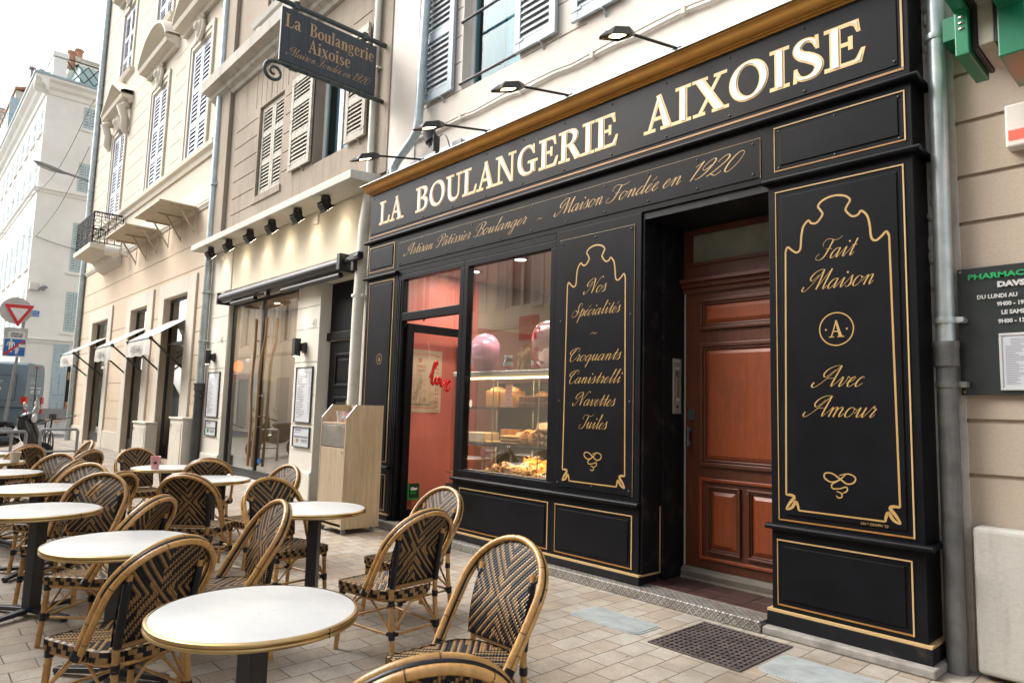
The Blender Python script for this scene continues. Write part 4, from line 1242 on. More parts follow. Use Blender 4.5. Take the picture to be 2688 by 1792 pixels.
# ------------------------------------------------------------------ wooden house door in the recess
dr = thing('house_door', 'tall red-brown panelled wooden house door with a frosted transom light', 'door', (-2.98, 5.5, 0.1))
D0, D1 = -3.585, -2.35
YD = 5.50
c = MB()
c.box(D0, D1, YD, YD + 0.08, 2.79, 2.98)
c.box(D0, D1, YD, YD + 0.08, 3.26, 3.40)
c.box(D0, -3.50, YD, YD + 0.08, 2.98, 3.26)
c.box(-2.44, D1, YD, YD + 0.08, 2.98, 3.26)
co = c.obj('transom_frame', 'door_wood_dark', dr, bevel=0.008)
MB().box(-3.50, -2.44, YD + 0.04, YD + 0.05, 2.98, 3.26).obj('transom_glass', 'glass_frost', co)
c = MB()
frame_boxes(c, -3.525, -2.415, 2.955, 3.285, YD - 0.015, YD - 0.001, 0.03)
c.extrude_profile([(YD, 2.70), (YD - 0.02, 2.70), (YD - 0.025, 2.735), (YD - 0.05, 2.745), (YD - 0.055, 2.78), (YD - 0.09, 2.79), (YD - 0.09, 2.82), (YD - 0.03, 2.835), (YD, 2.84)], -3.57, D1)
c.obj('transom_moulding', 'door_wood_dark', dr, smooth=30)
b = MB()
b.box(-3.56, D1, YD + 0.01, YD + 0.06, 0.20, 2.70)
leaf = b.obj('door_leaf', 'door_wood_dark', dr)
def door_panel(x0, x1, z0, z1, w=0.035, raised=True):
    m = MB()
    frame_boxes(m, x0, x1, z0, z1, YD - 0.018, YD + 0.012, w)
    frame_boxes(m, x0 + w, x1 - w, z0 + w, z1 - w, YD - 0.006, YD + 0.012, w * 0.6)
    m.obj('panel_moulding', 'door_wood_dark', leaf, bevel=0.008)
    if raised:
        a = w * 1.6 + 0.005
        x0, x1, z0, z1 = x0 + a, x1 - a, z0 + a, z1 - a
        h = 0.035
        m = MB()
        m.add([(x0, YD + 0.011, z0), (x1, YD + 0.011, z0), (x1, YD + 0.011, z1), (x0, YD + 0.011, z1),
               (x0 + h, YD - 0.008, z0 + h), (x1 - h, YD - 0.008, z0 + h), (x1 - h, YD - 0.008, z1 - h), (x0 + h, YD - 0.008, z1 - h)],
              [(4, 5, 6, 7), (0, 1, 5, 4), (1, 2, 6, 5), (2, 3, 7, 6), (3, 0, 4, 7)])
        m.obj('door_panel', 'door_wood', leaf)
door_panel(-3.41, -2.50, 2.34, 2.63)
door_panel(-3.41, -2.50, 1.10, 2.22, 0.04)
c = MB()
frame_boxes(c, -3.41, -2.50, 0.28, 1.00, YD - 0.012, YD + 0.012, 0.03)
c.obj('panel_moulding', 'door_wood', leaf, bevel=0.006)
door_panel(-3.335, -3.005, 0.345, 0.935, 0.026)
door_panel(-2.945, -2.575, 0.345, 0.935, 0.026)
c = MB()
c.extrude_profile([(YD + 0.05, 0.115), (YD - 0.04, 0.115), (YD - 0.045, 0.16), (YD - 0.01, 0.195), (YD + 0.05, 0.20)], -3.58, D1)
c.obj('weatherboard', 'door_sill', dr, bevel=0.005)
c = MB()
for z in (1.42, 1.30):
    c.cyl((-3.50, YD, z), (-3.50, YD - 0.045, z), 0.018, 10)
    c.ell((-3.50, YD - 0.05, z), 0.026, 0.02, 0.026, 10, 7)
c.cyl((-3.50, YD - 0.05, 1.27), (-3.50, YD - 0.05, 1.45), 0.013, 8)
c.obj('door_handle', 'castiron_dark', dr, smooth=50)
c = MB()
c.box(-3.53, -3.46, YD - 0.004, YD + 0.01, 1.51, 1.61)
c.cyl((-3.495, YD - 0.004, 1.56), (-3.495, YD - 0.012, 1.56), 0.017, 12)
c.obj('lock_plate', 'castiron_dark', dr, bevel=0.003)

# tiled doorway floor
t = MB()
t.box(-3.63, -2.42, 5.0, 5.46, 0.02, 0.090)
t.box(-3.58, -2.35, 5.46, 5.56, 0.02, 0.115)
tf = t.obj('doorway_floor', 'grout')
tf['kind'] = 'structure'
t = MB()
xs = [-3.626, -3.47, -3.235, -3.0, -2.765, -2.53, -2.424]
random.seed(3)
for i in range(len(xs) - 1):
    ys = [5.004] + [5.004 + (0.10 if i % 2 else 0.22)] + [5.456]
    for j in range(len(ys) - 1):
        t.box(xs[i] + 0.004, xs[i + 1] - 0.004, ys[j] + 0.004, ys[j + 1] - 0.004, 0.088, 0.0945 + random.uniform(-.001, .001))
tt = t.obj('tiled_floor', 'tile_brown', bevel=0.002)
tt['kind'] = 'structure'

# intercom
ic = thing('intercom_panel', 'narrow steel intercom panel with call buttons on the black doorway lining', 'intercom', (-3.58, 5.35, 1.8))
m = MB()
m.box(-3.585, -3.572, 5.325, 5.450, 1.565, 2.075)
ip = m.obj('face_plate', 'plate_steel', ic, bevel=0.003)
m = MB()
for k in range(6):
    m.box(-3.571, -3.566, 5.375, 5.41, 1.72 + k * 0.028, 1.735 + k * 0.028)
m.obj('call_button', 'brass', ip)
m = MB()
for k in range(5):
    m.box(-3.5715, -3.570, 5.355, 5.415, 1.905 + k * 0.012, 1.910 + k * 0.012)
m.cyl((-3.572, 5.385, 1.63), (-3.567, 5.385, 1.63), 0.014, 10)
m.obj('speaker_slots', 'ink_black', ip)
m = MB()
m.box(-3.5715, -3.5695, 5.345, 5.43, 2.045, 2.062)
m.box(-3.5715, -3.5695, 5.36, 5.415, 1.975, 1.995)
m.box(-3.5715, -3.5695, 5.375, 5.42, 1.685, 1.71)
m.obj('name_label', 'paper', ip)
# ------------------------------------------------------------------ bakery house (upper wall, rooms behind the shop front)
bh = thing('bakery_house', 'pale cream rendered house above the black bakery front with blue-grey shutters', 'building', (-4.9, YW, 0))
w = MB()
facade(w, -8.50, 1.2, 4.60, 12.0, YW, holes=[(-6.78, -5.66, 5.72, 8.3, 0.28), (-3.60, -2.48, 5.72, 8.3, 0.28)], grooves=[(z, -7.8, -7.45) for z in (5.73, 6.13, 6.50, 6.90, 7.3, 7.7, 8.1)] + [(z, -7.0, -6.8) for z in (6.13, 6.50, 6.90, 7.3, 7.7, 8.1)] + [(z, -5.1, -4.65) for z in (5.74, 6.13, 6.5, 6.9, 7.3)] + [(5.73, -7.8, -4.6)])
w.obj('wall', 'bakery_wall', bh)
w = MB()
w.box(-8.50, -7.80, YW - 0.02, YW, 4.70, 12.0)
w.obj('corner_strip', 'bakery_wall', bh)
def sash_window(parent, x0, x1, z0, z1, y, fm='white_frame', gm='glass_blue', back='dark_void', w=0.06, mid=True, curtain=None):
    m = MB()
    frame_boxes(m, x0, x1, z0, z1, y, y + 0.06, w)
    if mid:
        c = (x0 + x1) / 2
        m.box(c - w * 0.7, c + w * 0.7, y + 0.002, y + 0.058, z0 + w, z1 - w)
    f = m.obj('window', fm, parent, bevel=0.004)
    MB().box(x0 + w * 0.8, x1 - w * 0.8, y + 0.025, y + 0.03, z0 + w * 0.8, z1 - w * 0.8).obj('pane', gm, f)
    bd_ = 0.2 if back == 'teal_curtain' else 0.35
    MB().add([(x0, y + bd_, z0), (x1, y + bd_, z0), (x1, y + bd_, z1), (x0, y + bd_, z1)], [(0, 1, 2, 3)]).obj('dark_room', back, f)  # flat backing sheet; the teal version paints the pane's reflection
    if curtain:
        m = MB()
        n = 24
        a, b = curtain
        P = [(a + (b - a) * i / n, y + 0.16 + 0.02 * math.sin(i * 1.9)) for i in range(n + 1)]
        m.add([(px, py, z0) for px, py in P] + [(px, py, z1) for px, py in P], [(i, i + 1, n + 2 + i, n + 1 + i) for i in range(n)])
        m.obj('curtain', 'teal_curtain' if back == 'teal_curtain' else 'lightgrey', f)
    return f
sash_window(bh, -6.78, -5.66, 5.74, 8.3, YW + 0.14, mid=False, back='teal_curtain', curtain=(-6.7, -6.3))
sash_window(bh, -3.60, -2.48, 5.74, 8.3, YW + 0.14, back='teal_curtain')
for rz in (5.80, 6.66):
    m = MB()
    m.cyl((-6.80, YW - 0.02, rz), (-5.60, YW - 0.02, rz), 0.018, 8)
    m.obj('guard_rail', 'iron', bh)
def open_shutter(parent, x0, x1, z0, z1, mat, y=None, rails=(0.36, 0.70), hinge=-1, pitch=0.075):
    y = YW - 0.03 if y is None else y
    m = MB()
    shutter_leaf(m, x0, x1, z0, z1, y, 0.045, 0.095, rails, pitch)
    o = m.obj('shutter', mat, parent)
    m = MB()
    hx = x0 + 0.01 if hinge < 0 else x1 - 0.01
    for z in (z0 + 0.12, z0 + 0.55 * (z1 - z0), z1 - 0.12):
        m.cyl((hx, y - 0.03, z - 0.05), (hx, y - 0.03, z + 0.05), 0.014, 8)
        m.box(min(hx, hx - hinge * 0.14), max(hx, hx - hinge * 0.14), y - 0.050, y - 0.0455, z - 0.018, z + 0.018)
    m.cyl(((x0 + x1) / 2 + 0.1, y - 0.02, z0 - 0.02), ((x0 + x1) / 2 + 0.1, YW, z0 - 0.09), 0.012, 8)
    m.cyl(((x0 + x1) / 2 + 0.1, y - 0.06, z0 - 0.02), ((x0 + x1) / 2 + 0.1, y - 0.02, z0 - 0.02), 0.012, 8)
    m.obj('ironwork', mat, o)
    return o
open_shutter(bh, -7.59, -6.91, 5.76, 8.30, 'shutter_blue')
open_shutter(bh, -5.69, -5.02, 5.78, 8.30, 'shutter_blue')
open_shutter(bh, -4.78, -4.09, 5.78, 8.30, 'shutter_blue')
m = MB()
pts = []
for i in range(30):
    x = -7.85 + i * 0.28
    pts.append((x, YW - 0.03, 5.30 + 0.012 * math.sin(i * 2.1)))
m.tube(pts, 0.018, 6)
m.tube([(p[0], p[1] - 0.01, p[2] + 0.045 + 0.008 * math.sin(k)) for k, p in enumerate(pts)], 0.011, 6)
m.tube([(-7.85, YW - 0.03, 5.30), (-8.15, YW - 0.03, 5.22), (-8.4, YW - 0.03, 5.1), (-8.46, YW - 0.04, 4.85)], 0.012, 6)
for i in range(0, 30, 4):
    m.box(pts[i][0] - 0.02, pts[i][0] + 0.02, YW - 0.055, YW, pts[i][2] - 0.02, pts[i][2] + 0.05)
m.obj('cable_run', 'bakery_wall', bh, smooth=60)

# rooms
rm = MB()
def quad(mb, a, b, c, d):
    mb.add([a, b, c, d], [(0, 1, 2, 3)])
quad(rm, (-8.3, 5.06, 0.1), (-3.7, 5.06, 0.1), (-3.7, 9.0, 0.1), (-8.3, 9.0, 0.1))
rm.obj('shop_floor', 'tile_brown', bh)
rm = MB()
rm.box(-7.66, -7.60, 5.06, 6.3, 0.1, 3.42)
rm.box(-7.601, -7.594, 5.86, 5.87, 0.1, 3.42)
rm.obj('inner_wall', 'pink_wall', bh)
rm = MB()
rm.box(-7.66, -7.602, 6.3, 9.0, 2.75, 3.42)
rm.obj('inner_wall', 'cream_wall', bh)
rm = MB()
rm.box(-7.66, -7.60, 6.3, 9.0, 0.1, 2.75)
rm.obj('inner_wall', 'brick_red', bh)
rm = MB()
rm.box(-8.3, -3.7, 9.0, 9.05, 0.1, 3.42)
rm.box(-3.72, -3.66, 5.53, 9.0, 0.1, 3.42)
rm.obj('inner_wall', 'cream_wall', bh)
rm = MB()
rm.box(-7.0, -5.5, 8.93, 8.995, 1.4, 2.35)
rm.box(-5.0, -4.3, 8.93, 8.995, 1.0, 2.6)
rm.obj('wall_panel', 'red_wall', bh)
rm = MB()
rm.box(-8.3, -3.66, 5.03, 9.05, 3.42, 3.5)
rm.obj('ceiling', 'cream_wall', bh)
for i, (x, y) in enumerate(((-6.0, 5.62), (-7.02, 5.72), (-5.0, 6.15), (-6.0, 7.7), (-4.7, 7.7))):
    d = thing('ceiling_downlight', ['lit round ceiling downlight in the middle of the shop window', 'lit round downlight seen above the shop door transom', 'round ceiling downlight behind the right end of the shop window', 'round ceiling downlight deep inside the shop', 'round ceiling downlight at the back right of the shop'][i], 'ceiling light', (x, y, 3.42), group='ceiling downlights in the bakery')
    m = MB()
    m.lathe([(0.10, 0), (0.10, -0.012), (0.075, -0.014), (0.072, -0.002)], (x, y, 3.42), 20)
    m.obj('ring', 'steel', d)
    MB().lathe([(0.07, -0.006), (0.0, -0.006)], (x, y, 3.42), 20, cap=False).obj('lit_disc', 'lit_ceiling', d)
    li = bpy.data.lights.new('downlight', 'AREA')
    li.shape = 'DISK'
    li.size = 0.14
    li.energy = (9, 9, 9, 3, 3)[i]
    li.color = (1.0, 0.86, 0.70)
    lo = bpy.data.objects.new('downlight', li)
    COL.objects.link(lo)
    lo.location = (x, y, 3.40)

# ------------------------------------------------------------------ restaurant house
rh = thing('restaurant_house', 'weathered stone house with cream ground floor, concrete canopy and grey louvred shutters', 'building', (-12.3, YW, 0))
w = MB()
facade(w, -16.0, -8.50, 0.0, 5.02, YW, holes=[(-14.60, -11.26, 0.10, 3.64, 0.12), (-10.41, -9.18, 0.0, 3.60, 0.22)],
       steps=[(-14.60, -8.50, 3.86, 4.98, 0.10), ],
       grooves=[(z, -15.6, -14.6) for z in (0.78, 1.22, 1.70, 2.27, 2.85, 3.4, 3.95)] + [(z, -11.26, -10.41) for z in (0.78, 1.22, 1.72, 2.27, 2.84, 3.22)], gw=0.014, gd=0.012)
w.obj('wall', 'rest_wall', rh)
w = MB()
w.box(-14.598, -8.52, YW + 0.02, YW + 0.099, 3.86, 4.97)
w.obj('render_band', 'rest_yellow', rh)
w = MB()
w.box(-15.62, -14.56, YW - 0.05, YW, 0, 0.46)
w.obj('plinth', 'rest_wall', rh, bevel=0.02)
MB().box(-11.30, -10.37, YW - 0.05, YW, 0, 0.46).obj('plinth', 'rest_wall', rh, bevel=0.02)
w = MB()
w.prism([(-15.72, 4.68, 4.86), (-15.72, 4.68, 4.99), (-15.72, 5.2, 5.04), (-15.72, 5.2, 4.88)], (7.05, 0, 0))
w.obj('canopy', 'concrete', rh, bevel=0.008)
w = MB()
w.tube([(-15.4 + i * 0.42, YW - 0.03, 5.10 + 0.02 * math.sin(i * 1.7)) for i in range(16)], 0.015, 6)
w.obj('cable', 'concrete', rh)
# upper wall
w = MB()
vous = [(-13.85 + i * 0.26, 7.72, 8.5) for i in range(7)]
facade(w, -15.95, -8.50, 5.02, 15.0, YW, holes=[(-13.62, -12.44, 5.76, 7.68, 0.16), (-11.06, -9.80, 5.80, 7.70, 0.26), (-13.6, -12.3, 9.55, 12.2, 0.16), (-11.1, -9.8, 9.55, 12.2, 0.16)],
       grooves=[(z, -14.9, -13.7) for z in (5.62, 5.98, 6.36, 6.74, 7.12, 7.5)] + [(z, -12.35, -11.98) for z in (5.98, 6.36, 6.74, 7.12, 7.5)] + [(z, -9.8, -9.2) for z in (6.74, 7.12, 7.5, 7.9)], vgrooves=vous, gw=0.022, gd=0.02)
w.obj('upper_wall', 'old_stone', rh)
w = MB()
for a, b, d, c, e in ((-15.9, -15.2, 0.09, 5.04, 8.6), (-9.02, -8.50, 0.04, 5.04, 15.0), (-15.9, -15.2, 0.09, 9.0, 15.0)):
    MB().box(a, b, YW - d, YW, c, e).obj('corner_pier', 'old_stone', rh, bevel=0.01)
w = MB()
cp = [(YW, 8.52), (YW - 0.06, 8.52), (YW - 0.10, 8.58), (YW - 0.20, 8.62), (YW - 0.22, 8.70), (YW - 0.40, 8.74), (YW - 0.42, 8.96), (YW - 0.30, 9.0), (YW, 9.03)]
w.extrude_profile(cp, -16.25, -8.50)
w.obj('string_cornice', 'cornice_stone', rh, smooth=30)
w = MB()
for a, b in ((-13.85, -12.1), (-11.3, -9.6)):
    MB().extrude_profile([(YW, 9.36), (YW - 0.2, 9.42), (YW - 0.24, 9.52), (YW, 9.56)], a, b).obj('window_sill', 'concrete', rh)
for a in (-13.7, -12.4):
    MB().box(a, a + 0.2, YW - 0.18, YW, 9.04, 9.36).obj('sill_bracket', 'concrete', rh)
MB().box(-13.72, -12.35, YW - 0.03, YW, 5.62, 5.75).obj('window_sill', 'old_stone', rh)
for x0, x1 in ((-13.60, -13.03), (-13.02, -12.45)):
    m = MB()
    shutter_leaf(m, x0, x1, 5.78, 7.67, YW + 0.10, 0.045, 0.08, (0.36, 0.68), 0.07)
    m.obj('shutter', 'shutter_old', rh)
for x0, x1 in ((-13.58, -12.96), (-12.95, -12.32), (-11.08, -10.46), (-10.45, -9.82)):
    m = MB()
    shutter_leaf(m, x0, x1, 9.57, 12.15, YW + 0.10, 0.045, 0.08, (0.36, 0.68), 0.07)
    m.obj('shutter', 'shutter_old', rh)
for a, b, c, d in ((-13.62, -12.44, 5.76, 7.68), (-13.6, -12.3, 9.55, 12.2), (-11.1, -9.8, 9.55, 12.2)):
    w = MB()
    quad(w, (a, YW + 0.155, c), (b, YW + 0.155, c), (b, YW + 0.155, d), (a, YW + 0.155, d))
    w.obj('dark_opening', 'dark_void', rh)
open_shutter(rh, -11.93, -11.07, 5.86, 7.66, 'shutter_old', pitch=0.07)
open_shutter(rh, -9.80, -9.16, 5.80, 7.66, 'shutter_old', hinge=1, pitch=0.07)
sash_window(rh, -11.06, -9.80, 5.80, 7.70, YW + 0.18, w=0.10, curtain=(-10.9, -10.0))
# shop glazing
gz = MB()
frame_boxes(gz, -14.60, -11.22, 0.10, 3.64, YW + 0.10, YW + 0.16, 0.07)
gz.box(-13.06, -12.98, YW + 0.102, YW + 0.158, 0.17, 3.57)
gz.box(-14.53, -13.06, YW + 0.104, YW + 0.15, 0.17, 0.27)
gz.box(-12.98, -11.29, YW + 0.104, YW + 0.15, 0.17, 0.27)
gzo = gz.obj('glazed_front', 'black_metal', rh, bevel=0.003)
MB().box(-14.54, -11.28, YW + 0.128, YW + 0.133, 0.27, 3.57).obj('door_glass', 'glass_dark', gzo)
m = MB()
m.box(-12.96, -12.94, YW + 0.06, YW + 0.075, 1.05, 1.75)
m.cyl((-12.95, YW + 0.07, 1.1), (-12.95, YW + 0.12, 1.1), 0.01, 8)
m.cyl((-12.95, YW + 0.07, 1.7), (-12.95, YW + 0.12, 1.7), 0.01, 8)
m.obj('pull_handle', 'steel', gzo)
m = MB()
m.box(-13.35, -13.12, YW + 0.1335, YW + 0.135, 1.75, 2.15)
m.obj('notice', 'paper', gzo)
m = MB()
sans(m, 'em Ten', (-13.8, YW + 0.127, 2.38), AX, AZ, 0.12)
m.obj('lettering', 'sign_white', gzo)
m = MB()
m.box(-12.9, -12.75, YW + 0.124, YW + 0.127, 0.42, 0.50)
m.obj('sticker', 'blue_paint', gzo)
rm = MB()
quad(rm, (-15, 5.36, 0.06), (-8.6, 5.36, 0.06), (-8.6, 8.6, 0.06), (-15, 8.6, 0.06))
rm.obj('dining_floor', 'tile_brown', rh)
rm = MB()
rm.box(-15.0, -11.2, 6.6, 6.65, 0, 3.7)
rm.box(-15.05, -15.0, 5.4, 8.6, 0, 3.7)
rm.box(-15.0, -11.2, 5.4, 8.6, 3.7, 3.75)
rm.obj('inner_wall', 'cream_wall', rh)
rm = MB()
rm.box(-14.9, -13.55, 5.50, 5.8, 0.06, 2.02)
rm.obj('stone_wall', 'rough_stone', rh)
rm = MB()
rm.box(-14.9, -13.55, 5.48, 5.51, 2.03, 2.16)
rm.obj('shelf', 'red_wall', rh)
# house door of number 43
bd = MB()
bd.box(-10.41, -9.18, YW + 0.20, YW + 0.26, 2.76, 3.60)
bd.box(-10.41, -9.18, YW + 0.14, YW + 0.22, 2.62, 2.755)
bd.box(-10.36, -9.18, YW + 0.19, YW + 0.24, 0.0, 2.615)
bdo = bd.obj('black_door', 'black_paint', rh, bevel=0.006)
m = MB()
for a, b, c, d in ((-10.15, -9.35, 1.85, 2.40), (-10.15, -9.35, 0.95, 1.70), (-10.15, -9.35, 0.2, 0.8)):
    frame_boxes(m, a, b, c, d, YW + 0.17, YW + 0.195, 0.05)
    m.box(a + 0.1, b - 0.1, YW + 0.178, YW + 0.195, c + 0.1, d - 0.1)
m.obj('panel_moulding', 'black_paint', bdo, bevel=0.008)
m = MB()
m.tube([(-9.62, YW + 0.15, 1.22), (-9.62, YW + 0.13, 1.30), (-9.62, YW + 0.13, 1.62), (-9.55, YW + 0.13, 1.66), (-9.5, YW + 0.19, 1.66)], 0.012, 8)
m.obj('door_handle', 'brass', bdo, smooth=60)
m = MB()
sans(m, '43', (-10.66, YW, 2.86), AX, AZ, 0.14, sx=0.8)
sans(m, '43', (-14.95, YW, 2.82), AX, AZ, 0.14, sx=0.8)
m.obj('house_number', 'ink', rh)

# downpipes (each stands on its own)
def downpipe(label, pts, r, mat, lower=None, clips=(), group='downpipes on the house fronts', pr=1.0):
    t = thing('downpipe', label, 'downpipe', pts[0], group=group)
    m = MB()
    m.tube(pts, r, 12)
    for z in clips:
        m.lathe([(r * 1.16, -0.02), (r * 1.2, 0), (r * 1.16, 0.02)], (pts[0][0], pts[0][1], z), 14)
    o = m.obj('pipe', mat, t, smooth=50)
    m = MB()
    for z in clips:
        m.box(pts[0][0] - r * 0.3, pts[0][0] + r * 1.9, pts[0][1] - 0.012, pts[0][1] + 0.05, z - 0.018, z + 0.018)
        m.cyl((pts[0][0] + r * 1.7, pts[0][1] - 0.02, z), (pts[0][0] + r * 1.7, pts[0][1] + 0.1, z), 0.016, 8)
    if clips:
        m.obj('clip', mat, o)
    if lower:
        (zt, lr, lm) = lower
        m = MB()
        m.tube([(pts[0][0], pts[0][1], 0.0), (pts[0][0], pts[0][1], zt - 0.16)], lr, 14)
        m.lathe([(lr * 1.05, -0.16), (lr * 1.22, -0.15), (lr * 1.22, -0.03), (lr * 1.32, -0.02), (lr * 1.32, 0.01), (r, 0.012)], (pts[0][0], pts[0][1], zt), 18)
        for z in (zt - 0.27,):
            m.lathe([(lr * 1.12, -0.02), (lr * 1.16, 0), (lr * 1.12, 0.02)], (pts[0][0], pts[0][1], z), 14)
            m.box(pts[0][0], pts[0][0] + lr * 1.9, pts[0][1] - 0.012, pts[0][1] + 0.05, z - 0.018, z + 0.018)
        m.obj('lower_pipe', lm, t, smooth=40)
    return t
downpipe('zinc downpipe with dark cast foot between the apricot house and the cream restaurant', [(-15.78, 5.10, 1.9), (-15.80, 5.10, 5.2), (-15.84, 5.10, 15)], 0.085, 'zinc_pipe', (1.95, 0.095, 'castiron_dark'), (2.9, 4.0, 6.5))
downpipe('thick cream painted downpipe beside the black door 43', [(-8.98, 5.08, 0), (-8.96, 5.08, 3.0), (-8.90, 5.08, 4.25), (-8.82, 5.1, 4.83)], 0.085, 'white_pipe', None, (3.2, 1.2))
downpipe('thin cream downpipe on the weathered corner pier', [(-8.86, 5.10, 5.05), (-8.86, 5.10, 6.2), (-8.80, 5.1, 12)], 0.05, 'white_pipe', None, (5.35, 6.75))
downpipe('zinc downpipe with a swan-neck bend ending behind the gold cornice', [(-7.98, 4.98, 4.76), (-8.0, 4.98, 4.90), (-7.93, 4.99, 5.0), (-7.62, 5.02, 5.22), (-7.53, 5.03, 5.32), (-7.51, 5.04, 5.5), (-7.46, 5.05, 7.2), (-7.4, 5.05, 12)], 0.062, 'zinc_pipe', None, ())
downpipe('galvanised downpipe with a fat grey cast-iron foot right of the lettered pilaster', [(-1.315, 5.08, 2.05), (-1.31, 5.08, 3.0), (-1.30, 5.08, 7.0)], 0.056, 'galv', (2.07, 0.060, 'castiron'), (2.22, 4.18))

# ------------------------------------------------------------------ apricot house
yh = thing('apricot_house', 'tall apricot rendered house with pedimented windows and narrow lilac-grey shutters', 'building', (-23.3, YW, 0))
w = MB()
HO = [(-27.65, -25.36, 0.10, 4.20, 0.16), (-22.50, -20.79, 0.10, 4.20, 0.16), (-19.20, -17.30, 0.10, 4.20, 0.16)]
gro = []
for z in (0.95, 1.5, 2.05, 2.62, 3.18, 3.74):
    for a, b in ((-30.5, -28.1), (-24.87, -22.98), (-20.24, -19.64), (-16.71, -15.95)):
        gro.append((z, a, b))
for z in (4.72, 5.35):
    gro.append((z, -30.5, -15.95))
facade(w, -30.5, -15.95, 0, 6.24, YW, holes=HO, grooves=gro, gd=0.014, gw=0.022)
w.obj('wall', 'yellow_wall', yh)
w = MB()
up = [(-26.98, -25.46, 7.74, 10.75, 0.12), (-22.10, -20.72, 7.74, 10.75, 0.12), (-18.46, -17.10, 7.74, 10.75, 0.12),
      (-26.95, -25.4, 12.85, 15.4, 0.12), (-22.4, -20.9, 12.85, 15.4, 0.12), (-18.5, -17.1, 12.85, 15.4, 0.12)]
gro = []
for i in range(16):
    z = 8.05 + i * 0.52
    for a, b in ((-30.5, -27.7), (-24.75, -22.8), (-20.0, -19.1), (-16.45, -15.95)):
        gro.append((z, a, b))
facade(w, -30.5, -15.95, 6.30, 20.5, YW, holes=up, grooves=gro, gd=0.012, gw=0.02)
w.obj('upper_wall', 'yellow_upper', yh)
w = MB()
quad(w, (-30.5, YW + 0.11, 7.7), (-15.95, YW + 0.11, 7.7), (-15.95, YW + 0.11, 15.5), (-30.5, YW + 0.11, 15.5))
w.obj('dark_opening', 'dark_void', yh)
w = MB()
w.extrude_profile([(YW, 6.14), (YW - 0.03, 6.14), (YW - 0.05, 6.20), (YW - 0.07, 6.22), (YW - 0.07, 6.27), (YW, 6.31)], -30.5, -15.95)
w.extrude_profile([(YW, 7.40), (YW - 0.05, 7.40), (YW - 0.08, 7.50), (YW - 0.16, 7.56), (YW - 0.18, 7.66), (YW, 7.72)], -30.5, -15.95)
w.obj('string_course', 'yellow_trim', yh, smooth=30)
w = MB()
w.box(-30.6, -15.95, YW - 0.04, YW, 6.32, 6.75)
w.box(-30.62, -30.0, YW - 0.05, YW, 0.0, 6.1)
w.obj('fascia_band', 'yellow_trim', yh)
for (a, b, c, d, _e), (oa, ob) in zip(HO, ((-28.1, -24.87), (-22.98, -20.24), (-19.64, -16.71))):
    w = MB()
    w.box(oa, a, YW - 0.05, YW + 0.001, 0.0, 4.60)
    w.box(b, ob, YW - 0.05, YW + 0.001, 0.0, 4.60)
    w.box(a, b, YW - 0.05, YW + 0.001, 4.20, 4.60)
    w.obj('window_surround', 'yellow_trim', yh, bevel=0.012)
for a, b in ((-29.99, -28.12), (-24.85, -23.0), (-20.22, -19.66), (-16.69, -16.0)):
    w = MB().box(a, b, YW - 0.045, YW, 0, 0.56)
    w.obj('plinth', 'yellow_trim', yh, bevel=0.02)
for a, b, c, d, _e in HO:
    m = MB()
    frame_boxes(m, a, b, c, d, YW + 0.12, YW + 0.18, 0.075)
    m.box(a + 0.075, b - 0.075, YW + 0.122, YW + 0.178, 2.98, 3.06)
    m.box(a + 0.075, b - 0.075, YW + 0.122, YW + 0.178, 0.175, 0.42)
    f = m.obj('shop_window', 'black_metal', yh)
    MB().box(a + 0.07, b - 0.07, YW + 0.15, YW + 0.155, 0.4, 4.13).obj('pane', 'glass_dark', f)
    MB().add([(a, YW + 0.34, 0), (b, YW + 0.34, 0), (b, YW + 0.34, 4.3), (a, YW + 0.34, 4.3)], [(0, 1, 2, 3)]).obj('curtain', 'cream_wall', f)
for (a, b, c, d, _e) in up:
    mid = (a + b) / 2
    for x0, x1 in ((a + 0.02, mid - 0.004), (mid + 0.004, b - 0.02)):
        m = MB()
        shutter_leaf(m, x0, x1, c + 0.02, d - 0.02, YW + 0.06, 0.045, 0.10, (0.30, 0.62), 0.105, slat_t=0.012)
        m.obj('shutter', 'shutter_lilac', yh)
def scroll_cartouche(mb, x, z, y, s=1.0):
    mb.ell((x, y - 0.10 * s, z), 0.16 * s, 0.14 * s, 0.30 * s, 12, 8)
    mb.ell((x, y - 0.2 * s, z + 0.05 * s), 0.09 * s, 0.09 * s, 0.15 * s, 10, 7)
    for sg in (-1, 1):
        pts = []
        for i in range(16):
            a = i * 0.45
            r = 0.13 * s * (1 - i / 19)
            pts.append((x + sg * (0.17 * s + r * math.cos(a) - 0.05 * s), y - 0.12 * s, z + 0.26 * s + r * math.sin(a)))
        mb.tube(pts, 0.04 * s, 6)
        pts = [(x + sg * 0.20 * s, y - 0.1 * s, z + 0.2 * s), (x + sg * 0.25 * s, y - 0.1 * s, z), (x + sg * 0.16 * s, y - 0.12 * s, z - 0.22 * s), (x + sg * 0.05 * s, y - 0.14 * s, z - 0.30 * s), (x + sg * 0.10 * s, y - 0.16 * s, z - 0.40 * s)]
        mb.tube(pts, [0.05 * s, 0.055 * s, 0.05 * s, 0.04 * s, 0.03 * s], 7)
for (a, b, c, d, _e) in up[:3]:
    w = MB()
    frame_boxes(w, a - 0.28, b + 0.28, c - 0.02, d + 0.30, YW - 0.06, YW, 0.14, sides='lrt')
    frame_boxes(w, a - 0.139, b + 0.139, c - 0.02, d + 0.159, YW - 0.03, YW, 0.12, sides='lrt')
    w.obj('window_surround', 'yellow_trim', yh, bevel=0.01)
